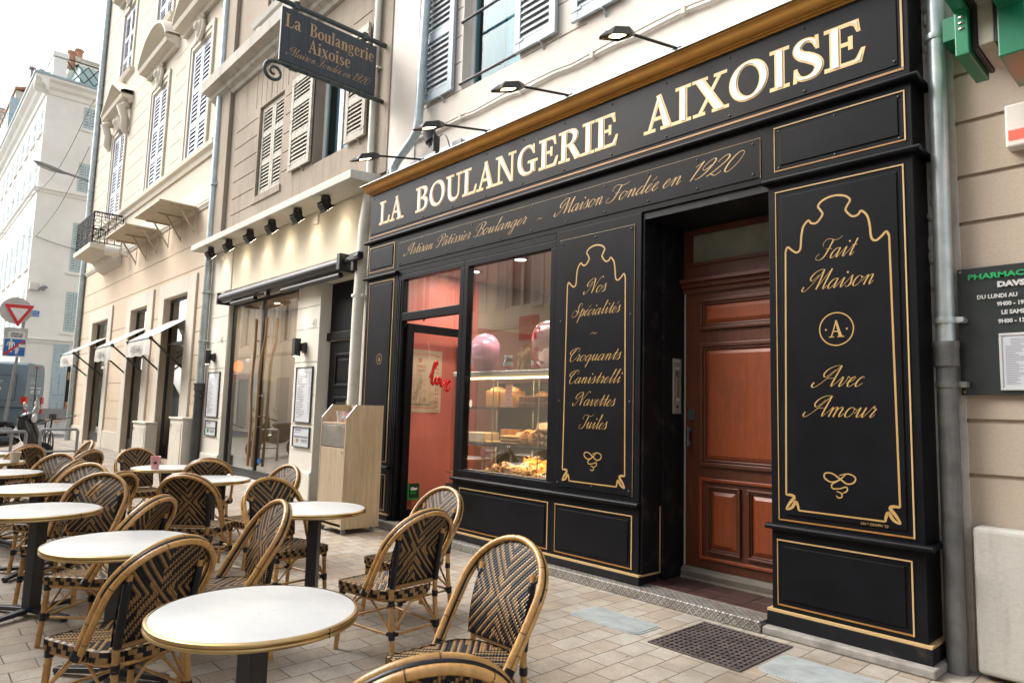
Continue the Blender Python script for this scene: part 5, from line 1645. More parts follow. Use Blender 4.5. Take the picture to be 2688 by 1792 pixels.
for (a, b, c, d, _e) in up[3:]:
    w = MB()
    frame_boxes(w, a - 0.22, b + 0.22, c - 0.02, d + 0.25, YW - 0.05, YW, 0.20, sides='lrt')
    w.extrude_profile([(YW, c - 0.22), (YW - 0.12, c - 0.16), (YW - 0.18, c - 0.03), (YW, c - 0.021)], a - 0.35, b + 0.35)
    w.obj('window_surround', 'yellow_trim', yh, bevel=0.01)
def pediment(mb, cx, z, hw, kind):
    y0 = YW
    prof = [(0, 0.0), (-0.10, 0.0), (-0.14, 0.08), (-0.34, 0.12), (-0.38, 0.22), (0, 0.24)]
    mb.extrude_profile([(y0 + a, z + b) for a, b in prof], cx - hw, cx + hw)
    n = 1 if kind == 'tri' else 14
    top = []
    for i in range(-n, n + 1):
        t = i / n
        h = 0.78 * (1 - abs(t)) if kind == 'tri' else 0.80 * (1 - t * t) ** 0.75
        top.append((cx + t * hw, z + 0.24 + h))
    V, F = [], []
    for (x, zz) in top:
        V += [(x, y0, zz), (x, y0 - 0.40, zz), (x, y0 - 0.40, zz + 0.09), (x, y0 - 0.30, zz + 0.14), (x, y0, zz + 0.17)]
        # lower moulding
    for i in range(len(top) - 1):
        for j in range(4):
            F.append((i * 5 + j, i * 5 + j + 1, (i + 1) * 5 + j + 1, (i + 1) * 5 + j))
    mb.add(V, F)
    # soffit strip and tympanum
    V = []
    for (x, zz) in top:
        V += [(x, y0 - 0.40, zz), (x, y0 - 0.06, zz - 0.10), (x, y0 - 0.06, z + 0.23)]
    F = []
    for i in range(len(top) - 1):
        F += [(i * 3, i * 3 + 1, (i + 1) * 3 + 1, (i + 1) * 3), (i * 3 + 1, i * 3 + 2, (i + 1) * 3 + 2, (i + 1) * 3 + 1)]
    mb.add(V, F)
for cx, kind, hw in ((-26.2, 'tri', 1.45), (-21.3, 'arc', 1.42), (-17.75, 'arc', 1.5)):
    m = MB()
    pediment(m, cx, 11.45, hw, kind)
    m.obj('pediment', 'yellow_trim', yh, smooth=35)
    m = MB()
    scroll_cartouche(m, cx, 11.08, YW, 0.95)
    if kind == 'tri':
        for sg in (-1, 1):
            q = MB()
            q.tube([(cx + sg * 1.15, YW - 0.1, 11.45), (cx + sg * 1.15, YW - 0.28, 11.3), (cx + sg * 1.15, YW - 0.15, 10.95), (cx + sg * 1.15, YW - 0.16, 10.6), (cx + sg * 1.15, YW - 0.05, 10.45)], [0.14, 0.16, 0.13, 0.12, 0.07], 9)
            q.obj('console', 'yellow_trim', yh, smooth=60)
    m.obj('cartouche', 'yellow_trim', yh, smooth=60)
m = MB()
for cx in (-26.2,):
    pediment(m, cx, 16.0, 1.45, 'arc')
    scroll_cartouche(m, cx, 15.75, YW, 0.9)
m.obj('pediment', 'yellow_trim', yh, smooth=35)
downpipe('tall green-grey downpipe at the far corner of the apricot house', [(-29.85, 5.10, 0), (-29.85, 5.10, 6.2), (-29.8, 5.10, 20)], 0.10, 'zinc_pipe', None, (3.0, 6.2, 9.5, 13))
# balcony
ba = MB()
ba.prism([(-27.0, 4.28, 6.30), (-27.0, 4.28, 6.46), (-27.0, 5.2, 6.46), (-27.0, 5.2, 5.85), (-27.0, 5.0, 5.98), (-27.0, 4.85, 6.20), (-27.0, 4.6, 6.27)], (2.6, 0, 0))
bao = ba.obj('balcony', 'yellow_trim', yh, bevel=0.01)
ir = MB()
def rail_side(p, q, n):
    p, q = Vector(p), Vector(q)
    up_ = Vector((0, 0, 1))
    for h, r in ((0.03, 0.014), (0.86, 0.012), (1.0, 0.026)):
        ir.cyl(p + up_ * h, q + up_ * h, r, 6)
    for i in range(n + 1):
        a = p.lerp(q, i / n)
        ir.cyl(a, a + up_ * 1.0, 0.013 if i % 4 else 0.02, 6)
        if i < n:
            c = p.lerp(q, (i + 0.5) / n)
            d = (q - p).normalized()
            for hz, rr in ((0.22, 0.075), (0.48, 0.085), (0.72, 0.07), (0.93, 0.045)):
                ir.tube([c + d * (rr * math.cos(k * math.pi / 5)) + up_ * (hz + rr * math.sin(k * math.pi / 5)) for k in range(10)], 0.010, 5, True)
rail_side((-26.95, 4.34, 6.46), (-24.45, 4.34, 6.46), 12)
rail_side((-24.45, 4.34, 6.46), (-24.45, 5.16, 6.46), 4)
rail_side((-26.95, 5.16, 6.46), (-26.95, 4.34, 6.46), 4)
ir.obj('railing', 'iron', bao)
# flat canopies
for i, (x0, x1, lab) in enumerate(((-22.35, -20.1, 'flat beige bracketed canopy nearer the iron balcony'), (-19.2, -16.98, 'flat beige bracketed canopy nearer the zinc downpipe'))):
    t = thing('wall_canopy', lab, 'canopy', ((x0 + x1) / 2, YW, 6.2), group='flat canopies on the apricot house')
    m = MB()
    m.box(x0, x1, 4.28, YW - 0.08, 6.20, 6.25)
    p = m.obj('canopy_panel', 'steel_lightbeige', t, bevel=0.005)
    for k in range(3):
        x = x0 + (x1 - x0) * (0.03 + 0.47 * k)
        m = MB()
        m.box(x - 0.02, x + 0.02, YW - 0.09, YW - 0.0705, 5.55, 6.20)
        m.box(x - 0.02, x + 0.02, 4.55, YW - 0.09, 6.165, 6.199)
        m.obox((x, (4.75 + YW - 0.09) / 2, (6.165 + 5.62) / 2), (0.015, 0, 0), Vector((0, (YW - 0.09 - 4.75) / 2, -(6.165 - 5.62) / 2)), Vector((0, 0.012, 0.012)))
        m.obj('bracket', 'steel_lightbeige', t)
t = thing('floodlight', 'round white floodlight under the balcony corner', 'floodlight', (-23.6, 4.9, 6.1))
m = MB()
m.cyl((-23.55, 4.95, 6.12), (-23.72, 4.60, 6.15), 0.15, 16, 0.17)
m.cyl((-23.45, 5.15, 6.0), (-23.55, 4.95, 6.1), 0.05, 8)
m.obj('lamp_body', 'white_plastic', t, smooth=40)
m = MB()
m.cyl((-23.722, 4.598, 6.15), (-23.724, 4.594, 6.15), 0.15, 16)
m.obj('lens', 'chrome', t)
# awnings
for i, (x0, x1, yf, lab) in enumerate(((-27.9, -25.75, 4.35, 'small cream shop awning at the corner end of the apricot house'), (-22.75, -20.80, 4.38, 'small cream shop awning over the middle arched bay'), (-19.35, -17.30, 4.42, 'small cream shop awning nearest the zinc downpipe'))):
    t = thing('shop_awning', lab, 'awning', ((x0 + x1) / 2, YW, 3.0), group='cream awnings on the apricot house')
    m = MB()
    zt, zf = 3.62, 3.03
    m.add([(x0, YW + 0.10, zt), (x1, YW + 0.10, zt), (x1, yf, zf), (x0, yf, zf), (x0, YW + 0.10, zt - 0.012), (x1, YW + 0.10, zt - 0.012), (x1, yf, zf - 0.012), (x0, yf, zf - 0.012)],
          [(0, 1, 2, 3), (7, 6, 5, 4), (0, 4, 5, 1), (1, 5, 6, 2), (3, 2, 6, 7), (0, 3, 7, 4)])
    n = 16
    V, F = [], []
    for k in range(n + 1):
        x = x0 + (x1 - x0) * k / n
        wv = 0.008 * math.sin(k * 1.3)
        V += [(x, yf, zf - 0.012), (x, yf - 0.01 + wv, zf - 0.2), (x, yf - 0.015 + wv * 2, zf - 0.42 + 0.015 * math.sin(k * 1.1))]
    for k in range(n):
        F += [(k * 3, k * 3 + 1, k * 3 + 4, k * 3 + 3), (k * 3 + 1, k * 3 + 2, k * 3 + 5, k * 3 + 4)]
    m.add(V, F)
    c = m.obj('awning_cloth', 'awning_cloth', t)
    m = MB()
    sans(m, 'ARMENAK', ((x0 + x1) / 2, yf - 0.055, zf - 0.34), AX, AZ, 0.19, align='CENTER', sx=0.78)
    m.obj('lettering', 'ink_black', c)
    m = MB()
    m.cyl((x0, yf + 0.01, zf - 0.02), (x1, yf + 0.01, zf - 0.02), 0.022, 8)
    for x in (x0 + 0.03, x1 - 0.03):
        m.cyl((x, yf + 0.02, zf - 0.03), (x, YW + 0.08, 2.25), 0.024, 8)
        m.box(x - 0.05, x + 0.05, YW + 0.04, YW + 0.13, 2.16, 2.33)
        m.ell((x, yf + 0.01, zf - 0.02), 0.05, 0.05, 0.05, 10, 6)
    m.obj('awning_arm', 'black_metal', t, smooth=40)
# meter cupboards
for (x0, x1, h, lab) in ((-19.98, -18.80, 1.0, 'low cream meter cupboard between the second and third shop windows'), (-16.85, -15.93, 1.19, 'cream meter cupboard with a vent beside the zinc downpipe')):
    t = thing('meter_cupboard', lab, 'cupboard', ((x0 + x1) / 2, 5.0, 0), group='meter cupboards on the pavement')
    m = MB()
    m.box(x0, x1, 4.86, YW - 0.06, 0, h - 0.05)
    m.box(x0 - 0.03, x1 + 0.03, 4.83, YW - 0.06, h - 0.048, h)
    b_ = m.obj('cupboard_body', 'box_cream', t, bevel=0.012)
    m = MB()
    m.box(x0 + 0.08, x1 - 0.08, 4.848, 4.862, 0.1, h - 0.12)
    for k in range(7):
        m.box(x1 - 0.4, x1 - 0.15, 4.842, 4.849, h - 0.30 + k * 0.022, h - 0.29 + k * 0.022)
    m.obj('cupboard_door', 'box_cream', t, bevel=0.003)
    m = MB()
    m.box(x0 + 0.1, x0 + 0.16, 4.840, 4.849, h - 0.24, h - 0.16)
    m.obj('lock', 'brass', t)
# ------------------------------------------------------------------ houses beyond the crossing
def far_house(name, label, cx, cy, ztop, belts, cols_x, cols_y, rows, mat, lenx, leny, zb=0.0, cornice=True, rows_y=None):
    """corner house: face towards +X runs to +Y from (cx,cy); face towards -Y runs to -X"""
    t = thing(name, label, 'building', (cx, cy, 0))
    for axis in ('y', 'x'):
        L = leny if axis == 'y' else lenx
        cols = cols_y if axis == 'y' else cols_x
        rws = rows_y if (axis == 'y' and rows_y) else rows
        if axis == 'y':
            tf = lambda p: Vector((cx - (p.y - YW), cy + p.x, p.z))
        else:
            tf = lambda p: Vector((cx - p.x, cy + (p.y - YW), p.z))
        w = MB(tf)
        holes = [(a, b, z0, z1, 0.14) for a, b in cols for z0, z1 in rws]
        gro = [0.55 + 0.62 * i for i in range(int(4.6 / 0.62))] if zb == 0 else []
        facade(w, 0, L, zb, ztop, YW, holes=holes, grooves=gro, gd=0.02, gw=0.03, ends=False)
        w.obj('wall', mat, t)
        w = MB(tf)
        for z in belts:
            w.extrude_profile([(YW, z - 0.22), (YW - 0.05, z - 0.22), (YW - 0.09, z - 0.08), (YW - 0.18, z - 0.04), (YW - 0.18, z), (YW, z + 0.03)], -0.15, L)
        if cornice:
            w.extrude_profile([(YW, ztop - 0.75), (YW - 0.08, ztop - 0.72), (YW - 0.14, ztop - 0.5), (YW - 0.30, ztop - 0.4), (YW - 0.38, ztop - 0.22), (YW - 0.60, ztop - 0.12), (YW - 0.62, ztop), (YW, ztop + 0.02)], -0.6, L)
        for a, b, z0, z1, _ in holes:
            w.box(a - 0.15, b + 0.15, YW - 0.10, YW, z0 - 0.14, z0)
        w.obj('cornice', mat, t, smooth=30)
        if cornice:
            w = MB(tf)
            w.extrude_profile([(YW - 0.63, ztop + 0.0), (YW - 0.68, ztop + 0.02), (YW - 0.68, ztop + 0.12), (YW - 0.55, ztop + 0.14), (YW, ztop + 0.2), (YW, ztop + 0.03)], -0.65, L)
            w.obj('gutter', 'roof_zinc', t)
        for a, b, z0, z1, _ in holes:
            m = MB(tf)
            mid = (a + b) / 2
            shutter_leaf(m, a + 0.01, mid - 0.01, z0, z1, YW + 0.03, 0.05, 0.11, (0.5,), 0.13)
            shutter_leaf(m, mid + 0.01, b - 0.01, z0, z1, YW + 0.03, 0.05, 0.11, (0.5,), 0.13)
            m.obj('shutter', 'shutter_aqua', t)
        for a, b, z0, z1, _ in holes:
            w = MB(tf)
            w.add([(a, YW + 0.13, z0), (b, YW + 0.13, z0), (b, YW + 0.13, z1), (a, YW + 0.13, z1)], [(0, 1, 2, 3)])
            w.obj('dark_opening', 'dark_void', t)
    return t
fx, fy = -42.0, 4.80
fh = far_house('corner_house', 'tall cream corner house across the junction with pale green shutters and a zinc gutter', fx, fy, 18.2,
               (12.4, 4.55), [(0.5 + i * 2.3, 1.5 + i * 2.3) for i in range(12)], [(1.72, 2.36), (4.2, 5.4), (8, 9.2)],
               [(5.0, 7.2), (8.2, 10.6), (12.45, 14.1), (15.5, 16.9)], 'far_wall', 30, 16, rows_y=[(5.0, 7.15), (8.2, 10.9), (12.57, 14.2), (16.1, 17.3)])
m = MB()
m.prism([(-42.2, 5.0, 18.3), (-44.5, 5.0, 18.3), (-44.5, 5.0, 20.1), (-42.6, 5.0, 19.85)], (0, 0.62, 0))
m.box(-44.6, -42.5, 4.95, 5.68, 19.9, 20.15)
m.obj('roof_block', 'far_wall', fh)
m = MB()
m.add([(-42.3, 5.66, 18.3), (-42.3, 15, 18.3), (-43.2, 15, 20.0), (-43.2, 5.75, 20.0)], [(0, 1, 2, 3)])
m.obj('glass_roof', 'glass_blue', fh)
m = MB()
for i in range(6):
    y = 5.7 + i * 0.5
    m.cyl((-42.27, y, 18.35), (-43.17, y + 1.0, 20.05), 0.03, 6)
    m.cyl((-42.27, y + 1.0, 18.35), (-43.17, y, 20.05), 0.03, 6)
m.cyl((-43.0, 5.7, 20.1), (-43.0, 9, 20.1), 0.035, 6)
m.obj('roof_bars', 'iron', fh)
m = MB()
m.box(-47.5, -44.2, 6.5, 12, 18.3, 20.8)
m.prism([(-43.9, 6.2, 20.8), (-48.0, 6.2, 20.8), (-46.3, 6.2, 21.8)], (0, 6, 0))
m.obj('penthouse', 'far_wall', fh)
for (x, y, z, h) in ((-44.4, 6.05, 20.2, 0.9), (-45.2, 6.5, 20.8, 0.9)):
    m = MB()
    m.lathe([(0.22, 0), (0.18, h), (0.24, h), (0.24, h + 0.1), (0.0, h + 0.12)], (x, y, z), 12)
    m.obj('chimney_pot', 'terracotta', fh)
# street door with pale panels, plaques, cameras on the +X face
m = MB()
m.box(fx, fx + 0.05, 6.2, 6.86, 0.65, 4.35)
dd = m.obj('house_door', 'steel_blue', fh)
m = MB()
for z0, z1 in ((0.95, 1.5), (1.7, 3.2), (3.4, 4.7)):
    for ya in (6.26, 6.56):
        MB().box(fx + 0.05, fx + 0.08, ya, ya + 0.26, z0, z1 * 0.88).obj('door_panel', 'steel_blue', dd, bevel=0.02)
m = MB()
m.box(fx, fx + 0.04, 6.88, 9.0, 0.2, 3.2)
m.obj('shop_opening', 'dark_void', fh)
m = MB()
m.box(fx + 0.02, fx + 0.07, 6.9, 9.0, 0.2, 1.35)
m.box(fx + 0.02, fx + 0.07, 6.9, 9.0, 2.5, 2.9)
m.obj('shop_goods', 'terracotta', fh)
ts = thing('street_plaque', 'small blue enamel street name plaque on the cream corner house', 'street sign', (fx, 5.9, 5.2))
m = MB()
m.box(fx, fx + 0.03, 4.98, 5.42, 5.66, 5.96)
m.obj('plate', 'blue_paint', ts)
m = MB()
sans(m, 'RUE', (fx + 0.031, 5.24, 5.83), (0, 1, 0), (0, 0, 1), 0.09, align='CENTER')
sans(m, 'PARADIS', (fx + 0.031, 5.20, 5.70), (0, 1, 0), (0, 0, 1), 0.085, align='CENTER')
m.obj('lettering', 'sign_white', ts)
tc_ = thing('security_camera', 'white dome camera on a wall box of the cream corner house', 'camera', (fx, 5.6, 7.3))
m = MB()
m.box(fx, fx + 0.3, 4.86, 5.26, 7.0, 7.4)
m.obj('wall_box', 'white_plastic', tc_, bevel=0.03)
m = MB()
m.tube([(fx, 5.28, 7.02), (fx + 0.3, 5.32, 7.1), (fx + 0.4, 5.38, 7.2)], 0.04, 6)
m.ell((fx + 0.4, 5.45, 7.18), 0.18, 0.18, 0.10, 12, 8)
m.ell((fx + 0.4, 5.42, 7.08), 0.11, 0.11, 0.11, 12, 8)
m.obj('dome', 'grey_metal', tc_, smooth=60)
# lower neighbour further along
far_house('beige_house', 'lower beige house with tiled roof far along the street left of the cream corner house', -76.0, 5.3, 27.5, (12, 18), [(1.2 + i * 3, 2.6 + i * 3) for i in range(6)], [(1.0, 2.4)],
          [(8.5, 11), (13, 16), (19, 22)], 'far_wall_b', 20, 6)
t = thing('gable_house', 'pale house with zinc balcony rising behind the corner house roofline', 'building', (-62, 4.0, 0))
m = MB()
m.box(-74, -60, 5.0, 14, 0, 23.9)
m.obj('wall', 'far_wall_b', t)
m = MB()
m.prism([(-59.8, 4.9, 23.9), (-59.8, 4.9, 24.1), (-59.8, 14, 26.6), (-59.8, 14, 26.4)], (-14, 0, 0))
m.obj('roof', 'terracotta', t)
for x, y in ((-61, 5.9), (-61, 6.5)):
    m = MB()
    m.cyl((x, y, 24.0), (x, y, 26.2), 0.10, 8)
    m.cyl((x, y, 26.2), (x, y, 26.35), 0.26, 8)
    m.obj('flue', 'grey_metal', t)
m = MB()
m.box(-60.0, -59.9, 4.7, 5.2, 20.5, 23.3)
m.obj('window', 'steel_blue', t)
m = MB()
for i in range(9):
    m.cyl((-59.4, 4.3 + i * 0.1, 20.6), (-59.4, 4.3 + i * 0.1, 21.8), 0.02, 5)
m.cyl((-59.4, 4.3, 21.8), (-59.4, 5.2, 21.8), 0.03, 5)
m.obj('balcony_rail', 'roof_zinc', t)
# the side street's blind background so no sky shows at ground level
far_house('end_house', 'plain pale house closing the far end of the street', -120, -14, 20, (6, 12), [(2, 3.4)], [(1.2 + i * 3, 2.6 + i * 3) for i in range(7)], [(8, 10.5), (13, 15.5)], 'far_wall_b', 20, 24)
# side wall of the apricot house towards the crossing
m = MB()
m.box(-30.5, -16.0, YW + 0.41, 16, 0, 20.5)
m.obj('side_wall', 'yellow_upper', yh)
m = MB()
m.box(-15.95, -8.5, 8.9, 16, 0, 15)
m.box(-15.95, -8.5, YW + 0.41, 9.0, 5.1, 15)
m.obj('rear_mass', 'old_stone', rh)
m = MB()
m.box(-8.5, 1.2, 9.2, 16, 0, 12)
m.box(-8.5, 1.2, YW + 0.6, 9.2, 4.65, 12)
m.obj('rear_mass', 'bakery_wall', bh)

# overhead wires
ow = thing('span_wire', 'thin dark span wires strung between the corner house and the apricot house', 'wire', (-36, 5, 9))
for pts in (((-30.3, 5.0, 13.3), (-42, 4.6, 11.9), (-60, 1.5, 14)), ((-30.3, 5.0, 11.4), (-36, 5.0, 10.2), (-41.9, 4.95, 9.8)), ((-42, 4.75, 9.75), (-60, 1.0, 13.0)), ((-41.9, 4.9, 9.8), (-41.9, 6.5, 9.45), (-41.9, 9.5, 9.2))):
    m = MB()
    m.tube(catmull(pts, 8), 0.014, 5)
    m.obj('wire', 'iron', ow)
# street lamp on the corner of the apricot house
sl_ = thing('street_lamp', 'grey cobra-head street lamp on an arm from the apricot house corner', 'street lamp', (-30.4, 5.1, 10.1))
m = MB()
m.cyl((-30.4, 5.15, 10.05), (-30.6, 4.2, 10.25), 0.05, 8)
m.box(-30.5, -30.3, 5.1, 5.2, 9.8, 10.35)
m.obj('arm', 'grey_metal', sl_)
m = MB()
rot = Euler((R(-8), 0, R(14))).to_matrix()
m.ell((-30.7, 3.85, 10.34), 0.16, 0.62, 0.085, 12, 8, rot=rot)
m.obj('lamp_head', 'grey_metal', sl_, smooth=60)
m = MB()
m.ell((-30.72, 3.75, 10.29), 0.11, 0.38, 0.06, 12, 8, rot=rot)
m.obj('lamp_glass', 'lightgrey', sl_, smooth=60)

# ------------------------------------------------------------------ pharmacy house on the right
phh = thing('pharmacy_house', 'beige banded pharmacy wall with a white stone plinth at the right edge', 'building', (0, YW, 0))
w = MB()
facade(w, -1.24, 6, 0.0, 10, YW, grooves=[z for z in (1.22, 1.57, 1.90, 2.24, 2.56, 2.88, 3.20, 3.58, 3.92, 4.26, 4.6, 5, 5.4)], gd=0.022, gw=0.028)
w.obj('wall', 'pharm_wall', phh)
w = MB()
w.box(-1.205, 6, 5.06, YW, 0.03, 0.915)
w.obj('stone_plinth', 'pharm_stone', phh, bevel=0.03, seg=3)
w = MB()
w.box(-1.42, -1.24, YW - 0.01, YW + 0.2, 0, 8)
w.obj('party_strip', 'plaster_strip', phh)
w = MB()
random.seed(11)
for k in range(26):
    z = 2.3 + k * 0.095
    w.ell((-1.375 + random.uniform(-.02, .03), YW - 0.015, z), random.uniform(.02, .05), .03, random.uniform(.03, .06), 7, 5)
w.obj('rubble', 'plaster_strip', phh)
psn = thing('pharmacy_plate', 'dark acrylic pharmacy plate with green and white opening hours', 'sign', (-0.8, 5.17, 2.1))
m = MB()
m.box(-1.255, -0.25, 5.160, 5.175, 1.735, 2.565)
pp = m.obj('plate', 'dark_plate', psn, bevel=0.002)
m = MB()
for x in (-1.235, -0.27):
    for z in (1.755, 2.545):
        m.cyl((x, 5.16, z), (x, 5.150, z), 0.008, 10)
        m.cyl((x, 5.175, z), (x, 5.2, z), 0.008, 10)
m.obj('spacer', 'steel', pp)
def raised(parent, text, x, z, h, mat, sx=1.0, bold=0.0):
    m = MB()
    sans(m, text, (x, 5.150, z), AX, AZ, h, sx=sx, bold=bold)
    m.obj('lettering', mat, parent)
raised(pp, 'PHARMACIE', -1.195, 2.487, 0.036, 'green_letter', 1.32, 0.0015)
raised(pp, 'DAVSO', -1.035, 2.425, 0.034, 'lightgrey', 1.25, 0.003)
raised(pp, 'DU LUNDI AU', -1.147, 2.355, 0.026, 'lightgrey', 0.95, 0.0015)
raised(pp, '9H00 - 19H', -1.04, 2.303, 0.026, 'lightgrey', 0.95, 0.0015)
raised(pp, 'LE SAMEDI', -1.02, 2.248, 0.026, 'lightgrey', 0.95, 0.0015)
raised(pp, '9H00 - 13H', -1.038, 2.192, 0.026, 'lightgrey', 0.95, 0.0015)
m = MB()
frame_boxes(m, -1.04, -0.6, 1.765, 2.125, 5.146, 5.159, 0.016)
pf = m.obj('notice_frame', 'lightgrey', psn, bevel=0.003)
m = MB()
m.box(-1.024, -0.616, 5.152, 5.157, 1.781, 2.109)
m.obj('notice', 'paper', pf)
m = MB()
random.seed(5)
for k in range(26):
    z = 2.085 - k * 0.0112
    a = -1.008 if k > 3 else -0.98
    m.box(a, a + random.uniform(0.05, 0.12), 5.1512, 5.1519, z, z + 0.0035)
    m.box(-0.86, -0.86 + random.uniform(0.05, 0.15), 5.1512, 5.1519, z, z + 0.0035)
m.obj('print', 'ink', pf)
al = thing('alarm_box', 'cream alarm siren box with a glowing red light on the beige wall', 'alarm', (-0.85, 5.15, 3.35))
m = MB()
m.box(-0.945, -0.70, 5.09, YW, 3.30, 3.58)
ab = m.obj('case', 'white_plastic', al, bevel=0.012)
m = MB()
m.box(-0.928, -0.72, 5.083, 5.10, 3.345, 3.405)
m.obj('red_light', 'red_led', ab)
gc = thing('pharmacy_cross', 'projecting green pharmacy cross sign at the top right corner', 'sign', (-0.9, 4.7, 4.0))
def cross_plate(x0, x1, yc, zc, arm, half, mat, name, parent, bev=0.006):
    P = [(-half, -arm), (half, -arm), (half, -half), (arm, -half), (arm, half), (half, half), (half, arm), (-half, arm), (-half, half), (-arm, half), (-arm, -half), (-half, -half)]
    m = MB()
    m.prism([(x0, yc + a, zc + b) for a, b in P], (x1 - x0, 0, 0))
    return m.obj(name, mat, parent, bevel=bev)
yc, zc = 4.62, 4.16
ca = cross_plate(-1.035, -0.965, yc, zc, 0.49, 0.225, 'green_sign', 'casing', gc)
cross_plate(-0.963, -0.935, yc + 0.03, zc, 0.45, 0.20, 'ink_black', 'gasket', ca)  # black plate painting the dark gap between casing and LED panel
cross_plate(-0.933, -0.855, yc + 0.02, zc + 0.0, 0.44, 0.19, 'led_panel', 'led_panel', gc)
cross_plate(-0.853, -0.83, yc + 0.03, zc, 0.45, 0.20, 'ink_black', 'gasket', ca)  # second black plate, the dark gap on the other side
cross_plate(-0.828, -0.70, yc + 0.02, zc - 0.03, 0.54, 0.25, 'green_sign', 'casing', gc)
m = MB()
m.box(-1.24, -1.03, 4.98, YW, 4.08, 4.24)
m.obj('bracket', 'green_sign', gc)
m = MB()
for k in range(3):
    m.ell((-1.0, yc - 0.225, 3.83 + k * 0.035), 0.018, 0.01, 0.009, 8, 5)
m.obj('vent', 'steel', ca)

# ------------------------------------------------------------------ houses across the street (seen only as reflections and as the other side of the street)
oh = thing('opposite_house', 'cream house on the near side of the street mirrored in the shop window', 'building', (-14, -4.2, 0))
YO = -4.2
tfo = lambda p: Vector((p.x, YO - (p.y - YW), p.z))
w = MB(tfo)
oc = [(-15.6 + i * 2.62, -14.5 + i * 2.62) for i in range(-9, 8)]
oholes = [(a, b, z0, z1, 0.2) for a, b in oc for z0, z1 in ((4.75, 7.2),)]
ogr = [(a - 0.2, b + 0.2, 0.2, 2.9, 0.06) for a, b in oc[::2]]
facade(w, -40, 8, 0, 8.3, YW, holes=oholes + ogr, grooves=(3.9, 4.3, 8.0))
w.obj('wall', 'opp_wall', oh)
w = MB(tfo)
w.extrude_profile([(YW, 4.05), (YW - 0.06, 4.1), (YW - 0.06, 4.2), (YW, 4.24)], -40, 8)
w.obj('string_course', 'yellow_trim', oh)
w = MB(tfo)
for a, b, z0, z1, _ in oholes + ogr:
    w.add([(a, YW + _ - 0.01, z0), (b, YW + _ - 0.01, z0), (b, YW + _ - 0.01, z1), (a, YW + _ - 0.01, z1)], [(0, 1, 2, 3)], 0 if z0 > 3 else 1)
w.obj('opening_panel', ['grey_metal', 'awning_cloth'], oh)
for a, b in oc:
    m = MB(tfo)
    for z0, z1 in ((4.7, 7.25),):
        shutter_leaf(m, a - 0.52, a - 0.02, z0, z1, YW - 0.02, 0.045, 0.085, (0.45,), 0.075)
        shutter_leaf(m, b + 0.02, b + 0.52, z0, z1, YW - 0.02, 0.045, 0.085, (0.45,), 0.075)
    m.obj('shutter', 'white_frame', oh)
    m = MB(tfo)
    for z0, z1 in ((4.75, 7.2),):
        frame_boxes(m, a, b, z0, z1, YW + 0.1, YW + 0.15, 0.07)
        m.box((a + b) / 2 - 0.05, (a + b) / 2 + 0.05, YW + 0.102, YW + 0.148, z0 + 0.07, z1 - 0.07)
    m.obj('window', 'white_frame', oh)
pm = thing('restaurant_sign', 'square red hanging sign across the street mirrored in the shop window', 'sign', (-14.5, -4.1, 4))
m = MB()
m.box(-14.95, -14.15, YO + 0.03, YO + 0.07, 3.7, 4.42)
pmo = m.obj('board', 'red_paint', pm)
m = MB()
sans(m, 'Pimento', (-14.55, YO + 0.071, 4.0), (-1, 0, 0), (0, 0, 1), 0.13, align='CENTER')
m.obj('lettering', 'lightgrey', pmo)
# ------------------------------------------------------------------ hanging bakery sign
hg = thing('hanging_sign', 'navy hanging board with tan lettering on two iron bars', 'sign', (-8.68, 4.3, 6.5))
XS = -8.68
m = MB()
m.cyl((XS, YW, 7.07), (XS, 3.2, 7.07), 0.036, 12)
for y in (3.72, 4.80):
    m.lathe([(0.05, -0.05), (0.05, 0.05)], (XS, y, 7.07), 12)
m.obj('iron_bar', 'iron_rust', hg, smooth=50)
m = MB()
m.cyl((XS, YW, 6.17), (XS, 3.62, 6.17), 0.033, 12)
for y in (3.72, 4.80):
    m.cyl((XS, y - 0.06, 6.17), (XS, y + 0.06, 6.17), 0.045, 12)
pts = []
for i in range(34):
    a = i * 0.30
    r = 0.15 * (1 - i / 40)
    pts.append((XS, 3.46 - r * math.sin(a) * 1.0, 6.02 + r * math.cos(a)))
m.tube([(XS, 3.64, 6.17), (XS, 3.55, 6.18)] + pts, [0.03, 0.03] + [0.028 - 0.0004 * i for i in range(34)], 8)
m.obj('scroll_bar', 'iron_rust', hg, smooth=60)
m = MB()
m.box(XS - 0.02, XS + 0.02, 3.51, 5.0, 6.215, 6.985)
def streaky(name, c, c2):
    mm, nt, b = principled(name)
    f = nnoise(nt, 6.0, 5, 0.7, (1, 7, 0.12))
    col = ramp(nt, f, [(0.45, c), (0.75, c2)])
    nt.links.new(col, b.inputs['Base Color'])
    b.inputs['Roughness'].default_value = 0.5
    return mm
M['sign_streaky'] = streaky('weathered_navy_paint', (0.012, 0.020, 0.032), (0.050, 0.065, 0.078))
brd = m.obj('sign_board', 'sign_streaky', hg, bevel=0.003)
sxx, syy = (0, 1, 0), (0, 0, 1)
def sign_words(words, fn, mat='sign_tan'):
    for w, y0, y1, z, h in words:
        m = MB()
        fl = Flat(m, (XS + 0.02, 0, 0), sxx, syy, (1, 0, 0), 0.001, 0.00006)
        fn(fl, w, y0, y1, z, h)
        m.obj('lettering', mat, brd)
sign_words([('La', 3.565, 3.80, 6.715, 0.19), ('Boulangerie', 3.925, 4.955, 6.715, 0.19), ('Aixoise', 3.915, 4.575, 6.475, 0.19)], serif_word)
sign_words([('Maison', 3.60, 4.03, 6.325, 0.062), ('Fondée', 4.05, 4.44, 6.325, 0.062), ('en', 4.47, 4.585, 6.325, 0.062), ('1920', 4.63, 4.925, 6.325, 0.062)], script_word)
m = MB()
